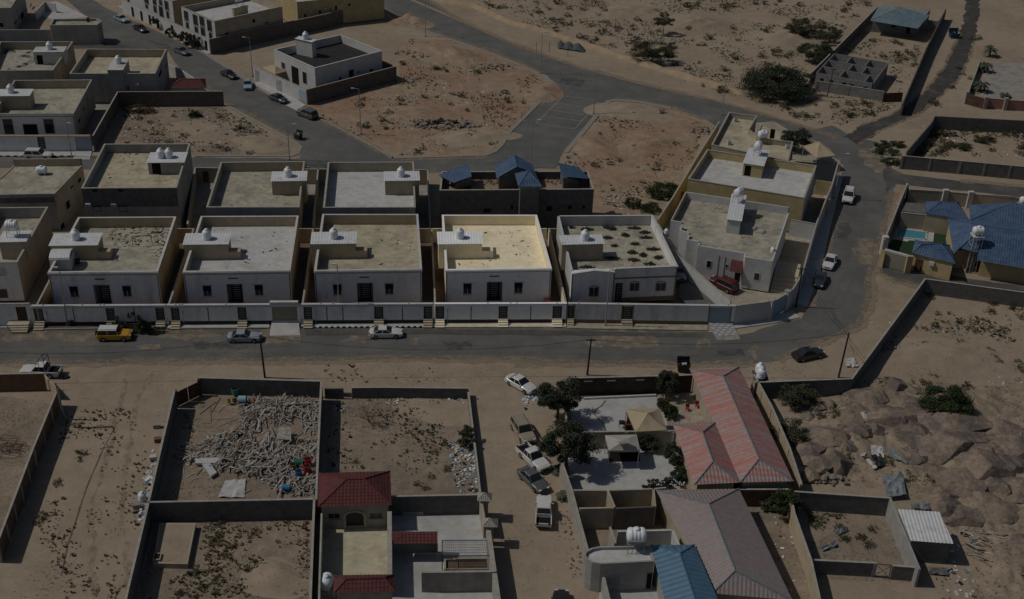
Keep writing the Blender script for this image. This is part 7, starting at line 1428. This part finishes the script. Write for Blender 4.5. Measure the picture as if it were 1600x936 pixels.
BL=[((1356,622),3.0,2.0,1.3,'largest flat boulder below the dark corner wall'),((1402,603),1.5,1.3,1.2,'rounded boulder right of the flat boulder by the corner wall'),((1424,632),1.6,1.8,1.0,'pale cracked boulder left of the round green acacia'),((1398,655),3.6,1.9,1.4,'dark flat boulder in the middle of the rocky plot'),((1490,665),4.6,2.0,1.7,'long boulder below the round green acacia'),((1293,684),3.2,2.0,1.3,'broad dark boulder beside the ribbed pale wall'),((1500,697),5.2,2.2,1.8,'widest boulder in the rocky plot'),((1432,690),2.4,1.5,1.2,'boulder between the dark flat boulder and the widest boulder'),((1308,724),1.8,1.7,1.5,'rounded boulder over the small stone heap'),((1280,726),1.6,1.4,1.2,'pale boulder left of the rounded boulder'),((1268,742),1.2,1.0,.9,'small boulder nearest the red roof corner'),((1545,735),3.6,2.6,2.0,'high cracked boulder at the right of the rocky plot'),((1500,755),3.2,2.2,1.6,'boulder above the tin shed'),((1475,792),2.2,1.6,1.3,'boulder right behind the tin shed'),((1585,700),3.0,2.2,1.6,'boulder at the right edge above the high cracked boulder'),((1590,765),2.6,2.0,1.5,'boulder at the right edge beside the high cracked boulder'),((1510,808),2.4,1.5,1.0,'low boulder right of the tin shed roof'),((1597,855),1.5,1.8,1.4,'pale boulder cut by the right edge'),((1300,632),.9,.8,.8,'pinkish boulder left of the largest flat boulder'),((1277,634),1.0,.8,.7,'second pinkish boulder near the feathery bush'),((1263,648),.9,.7,.6,'low tan boulder beside the pinkish boulders'),((1372,675),1.1,1.0,1.0,'upright tan boulder above the white panels')]
for k_,(x,y,s) in enumerate(((1330,650,1.5),(1345,672,1.6),(1420,668,1.8),(1448,655,1.7),(1465,700,2.0),(1420,712,1.5),(1530,705,2.2),(1560,670,2.2),(1525,672,1.6),(1580,730,2.0),(1520,740,1.8),(1560,760,1.9),(1530,780,1.7),(1460,735,1.4),(1480,772,1.3),(1375,640,1.4),(1430,612,1.2),(1262,700,1.5),(1270,715,1.3),(1330,700,1.4),(1560,800,1.8),(1592,725,1.6))): BL.append(((x,y),s*1.25,s*.95,s*.62,'weathered granite slab of the outcrop in the rocky plot'))
for i,(c,rx,ry,h,l) in enumerate(BL):
    p=P(*c,.5); o=link('boulder',BOUL[i%5],None,(p.x,p.y,h*.28)); o.scale=(rx*1.3,ry*1.5,h*1.25); o.rotation_euler=(0,0,.4*math.sin(i*2.3)); prop(o,l,'boulder','granite slabs of the outcrop' if l.startswith('weathered') else None)
def rubble(name,label,c,rx,ry,h,n,seed,meshes,smin=.15,smax=.5,cat='rubble'):
    r=random.Random(seed); p=P(*c,0); o=thing(name,label,cat,(p.x,p.y,0))
    for i in range(n):
        k=math.sqrt(r.random()); t=r.uniform(0,6.28); x,y=rx*k*math.cos(t),ry*k*math.sin(t); z=h*(1-k)*r.random(); s=r.uniform(smin,smax)*(1.1-.4*k)
        q=link('stone',meshes[r.randrange(len(meshes))],o,(x,y,z+s*.25)); q.scale=(s*r.uniform(.8,1.6),s*r.uniform(.7,1.2),s*r.uniform(.45,.9)); q.rotation_euler=(r.uniform(-.5,.5),r.uniform(-.5,.5),r.uniform(0,6.28))
    return o
rubble('rubble_pile','largest grey rubble pile on the lot between the streets',(690,195),6.5,2.8,1.3,110,1,STON,.3,.75); rubble('rubble_pile','smaller rubble pile near the kerb of the rubble lot',(735,212),2.6,2.0,.8,30,2,STON,.3,.8); rubble('rubble_pile','thin rubble scatter on the red mound',(655,85),6,3,.5,40,3,STON,.2,.6); rubble('rubble_pile','rubble scatter along the upper edge of the rubble lot',(770,105),6,2.5,.4,36,4,STON,.25,.6)
rubble('rubble_pile','white rubble scatter in the weedy lot',(340,203),8,4.2,.5,110,5,STON,.15,.5); rubble('rubble_pile','grey stone scatter by the back road corner',(1108,205),4.5,2.2,.5,46,6,STON,.2,.5); rubble('rubble_pile','pale broken stone heap on the sand of the rocky plot',(1440,545),3.2,2.0,.7,70,7,STON,.2,.45); rubble('rubble_pile','pale broken stones in the shade of the corner wall',(1392,545),2.4,1.6,.5,40,8,STON,.2,.4); rubble('rubble_pile','stone heap under the rounded boulder',(1300,752),2.6,.9,.7,34,9,REDST+STON,.3,.6)
rubble('rubble_pile','small stones along the lane by the beige lane wall',(884,820),1.2,3.2,.2,40,10,STON,.08,.22); rubble('rubble_pile','small stones beside the round-ended house',(900,880),1.2,3.0,.2,36,11,STON,.08,.22); rubble('rubble_pile','builders rubble on the unfinished block roof',(772,285),1.0,1.0,.2,1,12,STON,.1,.2) if False else None
for nm,c,l in(('rubble_pile',(771,286),'rubble heap on the roof left of the gabled blue room'),('rubble_pile',(862,283),'rubble heap on the roof right of the stair bay')):
    p=P(*c,bb.zr); r=random.Random(int(c[0])); o=thing(nm,l,'rubble',(p.x,p.y,bb.zr))
    for i in range(34):
        q=link('stone',STON[i%5],o,(r.gauss(0,1.2),r.gauss(0,.8),.12)); s=r.uniform(.12,.3); q.scale=(s*1.3,s,s*.7); q.rotation_euler=(r.random(),r.random(),r.random()*6)
# timber pile
tp=thing('timber_pile','huge tangled pile of grey planks filling the walled plot','timber',P(400,700,0)); r=random.Random(3)
PLK=[]; M_woodb=mat('brown_timber',(.22,.165,.115),.9,.25,2.5,.2,15,coord='obj'); M_woodw=mat('bleached_timber',(.46,.45,.43),.9,.2,2.5,.2,15,coord='obj')
for i in range(6):
    L,w_,t_=((2.6,.1,.05),(1.8,.12,.04),(3.2,.09,.06),(1.2,.1,.05),(2.2,.18,.03),(1.5,.08,.08))[i]; PLK.append(MB().obox(Vector((0,0,0)),Vector((L/2,0,0)),Vector((0,w_/2,0)),Vector((0,0,t_/2))).mesh('plank',(M_wood,M_wood,M_woodb,M_woodw,M_wood,M_woodb)[i]))
ZP=((372,622),(440,626),(497,628),(495,700),(492,772),(440,772),(410,745),(345,735),(292,722),(285,700),(330,684),(380,668)); base_=worldpos(tp)
def pileh(x,y): return .08+.5*max(0,.5+mnoise.noise(Vector((x*.2,y*.2,4.2))))
for (x,y) in scatter(ZP,300,77,.8):
    o=link('plank',PLK[r.randrange(6)],tp); o.location=(x-base_.x,y-base_.y,pileh(x,y)+r.uniform(-.05,.3)); a=r.uniform(0,3.14) if r.random()<.4 else r.gauss(.3 if x<-36 else 1.4,.5); o.rotation_euler=(r.uniform(-.4,.4),r.gauss(0,.14),a); s=r.uniform(.7,1.25); o.scale=(s,s*r.uniform(.9,1.6),s)
mb=MB()
for (x,y) in scatter(ZP,1300,78,.9):
    a=r.uniform(0,3.14) if r.random()<.45 else r.gauss(.3 if x<-36 else 1.4,.5); l=r.uniform(.25,1.0); d=Vector((math.cos(a),math.sin(a),r.gauss(0,.2)))*l; n=Vector((-d.y,d.x,0)).normalized()*r.uniform(.03,.08); mb.obox(Vector((x,y,pileh(x,y)*r.random()+.05)),d,n,Z3*.025)
o=mb.build('small_planks',M_wood,tp); o['kind']='stuff'
for i,(x,y) in enumerate(scatter(((285,640),(370,625),(372,665),(300,690),(345,735),(400,760),(490,775),(470,778),(330,770),(270,720)),26,79)):
    o=link('loose_plank',PLK[r.randrange(6)],None,(x,y,.06)); o.rotation_euler=(0,0,r.uniform(0,6.28)); prop(o,'single grey plank lying loose at the edge of the timber pile','plank','loose planks round the timber pile')
# coloured scrap among the timber
def drum(label,c,col,r_=.45,h=1.0,lie=True,rz=0.3,open_=True):
    p=P(*c,.3); o=thing('plastic_drum',label,'drum',(p.x,p.y,.3)); m=mat('drum_'+str(col),col,.5,.08); ax='x' if lie else 'z'; cc=(p.x,p.y,.3+(r_ if lie else 0)); MB().lathe(cc,[(r_*.9,-h/2 if lie else 0),(r_,-h/2+.08 if lie else .08),(r_,h/2-.08 if lie else h-.08),(r_*1.06,h/2 if lie else h)],14,ax).build('shell',m,o); MB().lathe((p.x,p.y,cc[2]),[(r_*.9,(h/2+.005) if lie else h+.005),(r_*.85,(h/2+.01) if lie else h+.01)],12,ax).build('mouth',M_dark,o); return o
drum('red plastic drum upper of two on the timber pile',(481,727),(.38,.025,.03),lie=False); drum('red plastic drum lower of two on the timber pile',(480,738),(.38,.025,.03),lie=False); drum('green plastic drum on the timber pile',(468,727),(.02,.12,.08)); drum('blue plastic drum on the timber pile',(467,744),(.02,.1,.28),.4,.8,False); drum('brown bucket on the timber pile',(458,730),(.2,.13,.07),.4,.5,False); drum('bright blue drum below the timber pile',(447,765),(.03,.2,.38),.35,.9); drum('pale blue barrel by the back wall of the timber plot',(379,628),(.25,.4,.48)); drum('teal box drum by the back wall of the timber plot',(368,615),(.04,.2,.15),.5,.8,False); drum('yellow jar beside the barrel in the timber plot',(358,629),(.4,.33,.05),.25,.4,False); drum('maroon pot beside the yellow jar in the timber plot',(367,628),(.16,.04,.04),.3,.4,False)
def slab(name,label,quad,z,t,m,cat,wob=.0):
    q=[P(x,y,z) for x,y in quad]; r=random.Random(int(quad[0][0])); mb=MB(); N=6; vs=[];
    for k in(0,1):
        for i in range(N+1):
            for j in range(N+1):
                p=(q[0]*(1-i/N)+q[1]*(i/N))*(1-j/N)+(q[3]*(1-i/N)+q[2]*(i/N))*(j/N); vs.append(p+Z3*(t*k+(wob*(mnoise.noise(Vector((i*.9,j*.9,quad[0][0])))+.5) if wob else 0)))
    M1=(N+1)**2; fs=[]
    for i in range(N):
        for j in range(N): a=i*(N+1)+j; f=(a,a+N+1,a+N+2,a+1); fs+=[f,tuple(M1+x for x in f[::-1])]
    rim=[i*(N+1) for i in range(N+1)]+[N*(N+1)+j for j in range(1,N+1)]+[i*(N+1)+N for i in range(N-1,-1,-1)]+[j for j in range(N-1,0,-1)]
    fs+=[(rim[k],rim[(k+1)%len(rim)],M1+rim[(k+1)%len(rim)],M1+rim[k]) for k in range(len(rim))]
    mb.add(vs,fs); return prop(mb.build(name,m),label,cat)
M_foam=mat('white_foam',(.46,.46,.45),.8,.08,2); M_scrap=mat('dull_scrap_tin',(.21,.235,.25),.5,.15,1.5,0,1,.5,(.15,.16,.165),.5,.45,.65); M_scrapr=mat('brown_scrap_tin',(.16,.085,.065),.8,.2,1.5)
slab('foam_slab','long white slab across the top of the T shape by the timber',((305,719),(346,717.5),(347,726),(306,727)),.25,.3,M_foam,'slab'); slab('foam_slab','white slab forming the stem of the T shape by the timber',((316,727.5),(327,724),(339,741),(330,747)),.2,.3,M_foam,'slab'); slab('white_sheet','crumpled white sheet on the ground below the timber pile',((352,752),(384,750),(382,778),(341,778)),.04,.02,M_foam,'sheet',.25); slab('plank_panel','broken grey board panel lying on the timber pile',((436,668),(454,668),(455,688),(432,686)),1.0,.05,M_wood,'panel')
SH=[((1385,704),(1410,706),(1418,728),(1392,716),'largest dull tin sheets among the rocks',M_scrap),((1378,745),(1410,740),(1416,775),(1385,778),'crumpled dull tin sheet above the tin shed',M_scrap),((1345,698),(1358,700),(1352,716),(1342,712),'white panel leaning left in the scrap heap',M_foam),((1360,697),(1380,700),(1381,717),(1362,712),'white panel leaning right in the scrap heap',M_foam),((1360,713),(1376,710),(1383,728),(1370,731),'black panel in the scrap heap',M_black),((1352,720),(1357,718),(1370,732),(1366,735),'narrow white board in the scrap heap',M_foam),((1433,700),(1446,705),(1451,713),(1436,716),'small tin sheet right of the scrap heap',M_scrap),((1460,775),(1480,774),(1475,785),(1466,783),'small tin sheet above the tin shed boulder',M_scrap),((1423,789),(1450,787),(1453,798),(1424,797),'tin sheet tucked behind the tin shed',M_scrap),((1301,830),(1322,823),(1324,831),(1310,837),'dull sheet upper of two in the lower right plot',M_scrap),((1281,855),(1304,847),(1310,854),(1285,862),'dull sheet lower of two in the lower right plot',M_scrap),((1451,888),(1480,889),(1482,901),(1452,898),'dark rubber mat below the tin shed',M_block),((1523,888),(1552,894),(1555,908),(1530,900),'brown sheet right of the tin shed',M_scrapr),((1556,905),(1580,903),(1596,912),(1570,918),'dull tin sheet at the lower right edge',M_scrap),((1555,812),(1575,812),(1565,827),(1553,822),'white crate lid on the driftwood heap',M_foam),((1527,629),(1560,626),(1570,634),(1535,636),'white board left part of the broken roof',M_foam),((1563,626),(1600,628),(1600,640),(1572,634),'white board right part of the broken roof',M_foam),((1320,562),(1335,560),(1341,574),(1322,574),'pale sheet by the stay wire of the corner pole',M_foam),((1343,646),(1350,645),(1356,655),(1350,656),'narrow white board above the dark flat boulder',M_foam),((1268,640),(1280,640),(1283,650),(1270,650),'blue grey sheet beside the pinkish boulders',M_scrap)]
for a,b,c,d,l,m in SH: slab('scrap_sheet',l,(a,b,c,d),.55 if a[1]<800 and a[0]>1340 and a[1]>640 else .06,.03,m,'scrap',.3)
# driftwood heap below the shed rocks
dw=thing('driftwood_heap','grey heap of branches and scrap wood right of the tin shed','wood heap',P(1545,870,0)); base_=worldpos(dw)
for (x,y) in scatter(((1500,832),(1560,838),(1592,880),(1590,905),(1540,890),(1515,860)),170,91):
    o=link('branch',PLK[r.randrange(6)],dw); o.location=(x-base_.x,y-base_.y,.25+r.uniform(-.15,.4)); o.scale=(r.uniform(.5,.9),1.5,1.5); o.rotation_euler=(r.uniform(-.3,.3),r.gauss(0,.15),r.gauss(-.35,.5))
# tent-like tarp on the verge
tq=thing('tarp_heap','dark grey tarpaulin heap over poles beside the sand bank','tarp',P(890,78,0)); mb=MB(); N=12; vs=[]
for i in range(N+1):
    for j in range(5): 
        p=P(871+3.4*i,73+.5*i,0)+Vector((0,-1.6+.8*j,0)); hh=1.7*math.sin(math.pi*(j+.3)/4.6)*(.55+.45*abs(math.sin(i*.75+.9)))*(1 if 0<i<N else .5); vs.append(p+Z3*max(.03,hh))
mb.add(vs,[(i*5+j,(i+1)*5+j,(i+1)*5+j+1,i*5+j+1) for i in range(N) for j in range(4)]); mb.build('sheet',M_scrap if False else mat('grey_tarp',(.085,.1,.105),.8,.15,2),tq)
for x in(838,858,887): b=P(x,82 if x<880 else 88,0); prop(MB().tube(b,b+Z3*2.6,.05).build('stake',M_rust),{838:'leftmost thin stake beside the tarpaulin heap',858:'middle thin stake beside the tarpaulin heap',887:'right thin stake in front of the tarpaulin heap'}[x],'stake')
# litter
def litter(label,poly,n,seed,s=(.06,.22)):
    rr=random.Random(seed); mb=MB(); ms=[M_frame,M_foam,M_tank,mat('blue_litter',(.12,.25,.4),.7,.1),M_black]
    for (x,y) in scatter(poly,n,seed,.6):
        mb.cur=rr.choice((0,0,1,1,2,3,4)); a=rr.uniform(0,3.14); l=rr.uniform(*s); d=Vector((math.cos(a),math.sin(a),rr.uniform(-.2,.5)))*l; mb.obox(Vector((x,y,.06)),d,Vector((-d.y,d.x,0)).normalized()*l*.6,Z3*.03)
    o=mb.build('litter',ms); o['kind']='stuff'; prop(o,label,'litter'); return o
litter('litter along the low wall of the scrub plot',((700,690),(740,690),(748,772),(712,768)),170,1); litter('litter along the back wall of the scrub plot',((520,618),(728,616),(730,640),(690,630),(560,632),(522,650)),130,2); litter('litter on the dirt lane side of the timber plot wall',((222,760),(240,700),(252,650),(245,720),(230,800),(212,830)),70,3,(.08,.3)); litter('litter over the sandy lot bushes',((940,300),(1030,320),(1020,345),(960,340)),70,4); litter('litter across the rocky plot',((1360,500),(1560,520),(1600,600),(1480,600),(1380,560)),120,5); litter('litter round the driftwood heap',((1480,780),(1600,760),(1600,936),(1480,930)),170,6,(.08,.35)); litter('litter in the weedy lot',((200,170),(345,170),(440,230),(180,240)),220,7); litter('litter on the rubble lot',((640,90),(845,125),(780,230),(640,240),(520,190)),130,8); litter('litter by the lane wall corner',((815,615),(845,618),(850,640),(820,640)),40,9,(.08,.3)); litter('litter in the garden strip south of the long red roof',((1170,800),(1225,800),(1270,930),(1215,930)),24,10); litter('litter in the plot behind the dark pier wall',((1430,240),(1470,205),(1600,210),(1600,245)),50,11)
litter('litter over the timber pile',((300,690),(490,640),(490,770),(380,760)),110,12,(.08,.25))
def flatlitter(z,label,pts,seed,n,ms=None,s=(.08,.3)):
    rr=random.Random(seed); mb=MB(); q=[P(*p,z) for p in pts]; pl=[(p.x,p.y) for p in q]; k=0
    while k<n:
        x,y=rr.uniform(min(p[0] for p in pl),max(p[0] for p in pl)),rr.uniform(min(p[1] for p in pl),max(p[1] for p in pl))
        if not inpoly((x,y),pl): continue
        k+=1; mb.cur=rr.randrange(4); a=rr.uniform(0,3.14); l=rr.uniform(*s); d=Vector((math.cos(a),math.sin(a),0))*l; mb.obox(Vector((x,y,z+.05)),d,Vector((-d.y,d.x,0)).normalized()*l*.3,Z3*.04)
    o=mb.build('roof_litter',ms or [M_dark,M_rust,M_frame,M_dampsoil]); o['kind']='stuff'; prop(o,label,'litter')
zr1=HS[1].zr+.003
flatlitter(zr1,'rubbish strewn over the rubbish-roofed house',((165,355),(265,352),(262,372),(180,392)),1,120); flatlitter(zr1,'rubbish along the right parapet of the rubbish-roofed house',((245,355),(268,352),(256,415),(242,415)),2,60); flatlitter(HS[3].zr,'few scraps on the cream-roofed street house',((580,352),(645,352),(650,412),(580,415)),3,16); flatlitter(HS[4].zr,'few scraps on the brightest roof',((770,352),(835,352),(850,412),(700,417)),4,22); flatlitter(b1.zr,'few scraps on the tall grey block roof',((180,240),(230,240),(270,285),(165,285)),5,14); flatlitter(HS[2].zr,'few scraps on the white-roofed street house',((390,352),(455,352),(445,415),(320,418)),6,14)
# tin dome shed and pipe frame on the first roof
h=HS[1]; A=P(79,424.5,h.zr);B=P(111,424,h.zr); A.z=B.z=0; A=A+GV*.35;B=B+GV*.35; u=(B-A).normalized(); n=Vector((-u.y,u.x,0)); o=thing('roof_shed','white tin shed with a curved roof on the rubbish-strewn house','shed',((A.x+B.x)/2,(A.y+B.y)/2,h.zr)); L=(B-A).length; Dp=2.7; MB().prism([A,B,B+n*Dp,A+n*Dp],h.zr+.003,h.zr+1.75).build('wall',M_tin,o); mb=MB(); N=8; K=26
for i in range(N):
    for k in range(K):
        def pt(i,k): t=math.pi*i/N; return A+u*(L*k/K)+n*(Dp/2-Dp/2*1.08*math.cos(t))+Z3*(h.zr+1.76+.75*math.sin(t)+.035*(k%2))
        mb.quad(pt(i,k),pt(i,k+1),pt(i+1,k+1),pt(i+1,k))
mb.build('curved_roof',M_tin,o)
o=thing('pipe_frame','rusty yellow pipe frame standing on the rubbish-strewn roof','frame',P(221,378,h.zr)); a,b=P(208,385,h.zr),P(238,383,h.zr); mb=MB()
for p in(a,b): mb.tube(p+Z3*.01,p+Z3*1.7,.05)
mb.tube(a+Z3*1.7,b+Z3*1.7,.05); mb.build('frame',mat('rusty_yellow_paint',(.22,.14,.05),.7,.2),o)
p=P(131,377,h.zr)
c=P(122,412,h.zr); MB1=thing('roof_bucket','black tub beside the stair room of the rubbish-strewn house','tub',(c.x,c.y,h.zr)); MB().lathe((c.x,c.y,h.zr+.002),[(.3,0),(.38,.7),(.42,.72)],12).build('shell',M_black,MB1)
# chairs, cooker and table in the cream court
for x,y,l in((1074,641.5,'red chair lying in the cream court'),(1089,637,'second red chair by the wall of the cream court')):
    p=P(x,y,.03); o=thing('plastic_chair',l,'chair',(p.x,p.y,.03)); rd=mat('red_plastic',(.3,.03,.03),.5,.1); MB().box((p.x,p.y,.4),.5,.5,.06).build('seat',rd,o); MB().box((p.x,p.y+.25,.46),.5,.06,.5).build('backrest',rd,o)
    for sx in(-.2,.2):
        for sy in(-.2,.2): MB().tube((p.x+sx,p.y+sy,.03),(p.x+sx,p.y+sy,.4),.025).build('leg',rd,o)
slab('pink_mat','faded pink mat lying in the cream court',((1066,650),(1070,647),(1080,655),(1076,658)),.04,.02,mat('faded_pink',(.4,.22,.22),.8,.1),'mat')
p=P(971,668,.03); o=thing('gas_cooker','small black cooker on a stand beside the brick grill','cooker',(p.x,p.y,.03)); MB().box((p.x,p.y,.65),.7,.5,.35).build('body',M_black,o)
for sx in(-.3,.3):
    for sy in(-.2,.2): MB().tube((p.x+sx,p.y+sy,.03),(p.x+sx,p.y+sy,.65),.03).build('leg',M_steel,o)
hs=prop(MB().path([P(x,y,.06) for x,y in((946,626),(940,634),(930,640),(929,646),(935,655),(943,662),(946,670),(946,674))],.05).build('garden_hose',M_dampsoil),'brown hose winding across the paved court','hose')
lowk=[P(912,624,.1),P(1025,619,.1)]; MB().strip(V2(lowk[0]),V2(lowk[1]),Vector((0,1,0)),.25,.02,.3).build('planter_kerb',M_whitepaint).__setitem__('kind','structure'); flat('planting_bed',px((900,620),(1028,614),(1028,618.5),(905,624)),.05,M_dampsoil)
rg=thing('rusty_bed_frames','stack of rusty metal frames in the left plot','scrap',P(15,700,0)); mb=MB(); r=random.Random(5)
for i in range(9):
    c=P(10+r.uniform(-14,18),692+r.uniform(-8,12),.2+.12*i); a=r.uniform(-.3,.3); d=Vector((math.cos(a),math.sin(a),0)); e=Vector((-d.y,d.x,0)); q=[c+d*1.1+e*.5,c-d*1.1+e*.5,c-d*1.1-e*.5,c+d*1.1-e*.5]
    for s,t in zip(q,q[1:]+q[:1]): mb.tube(s,t,.035,n=4)
mb.build('frame',M_rust,rg)
for i,(x,y,l) in enumerate(((223,781,'white ribbed drum against the timber plot wall'),)): p=P(x,y,0); place(PT_UP,(p.x,p.y,0),.1,l,s=.7)
for x,y,l,m in((214,793,'grey crate below the white drum on the dirt lane',M_steel),(240,718,'white box by the timber plot wall on the dirt lane',M_foam),(247,690,'brown carton by the timber plot wall on the dirt lane',M_scrapr),(245,668,'pale sofa part by the timber plot wall on the dirt lane',M_concrete)):
    p=P(x,y,0); o=thing('dumped_box',l,'box',(p.x,p.y,0)); MB().box((p.x,p.y,.01),.8,.6,.5,.2).build('carton',m,o); MB().box((p.x,p.y,.512),.84,.64,.05,.25).build('flap',m,o)
pc=P(636,495,.15); o=thing('junction_box','grey junction box on the white pavement','junction box',(pc.x,pc.y,.15)); pc=P(655,501,.15); o.location=(pc.x,pc.y,.15); MB().box((pc.x,pc.y,.15),.8,.4,1.0,GA).build('cabinet',M_steel,o); MB().box((pc.x,pc.y,1.152),.9,.5,.06,GA).build('cap',M_frame,o)
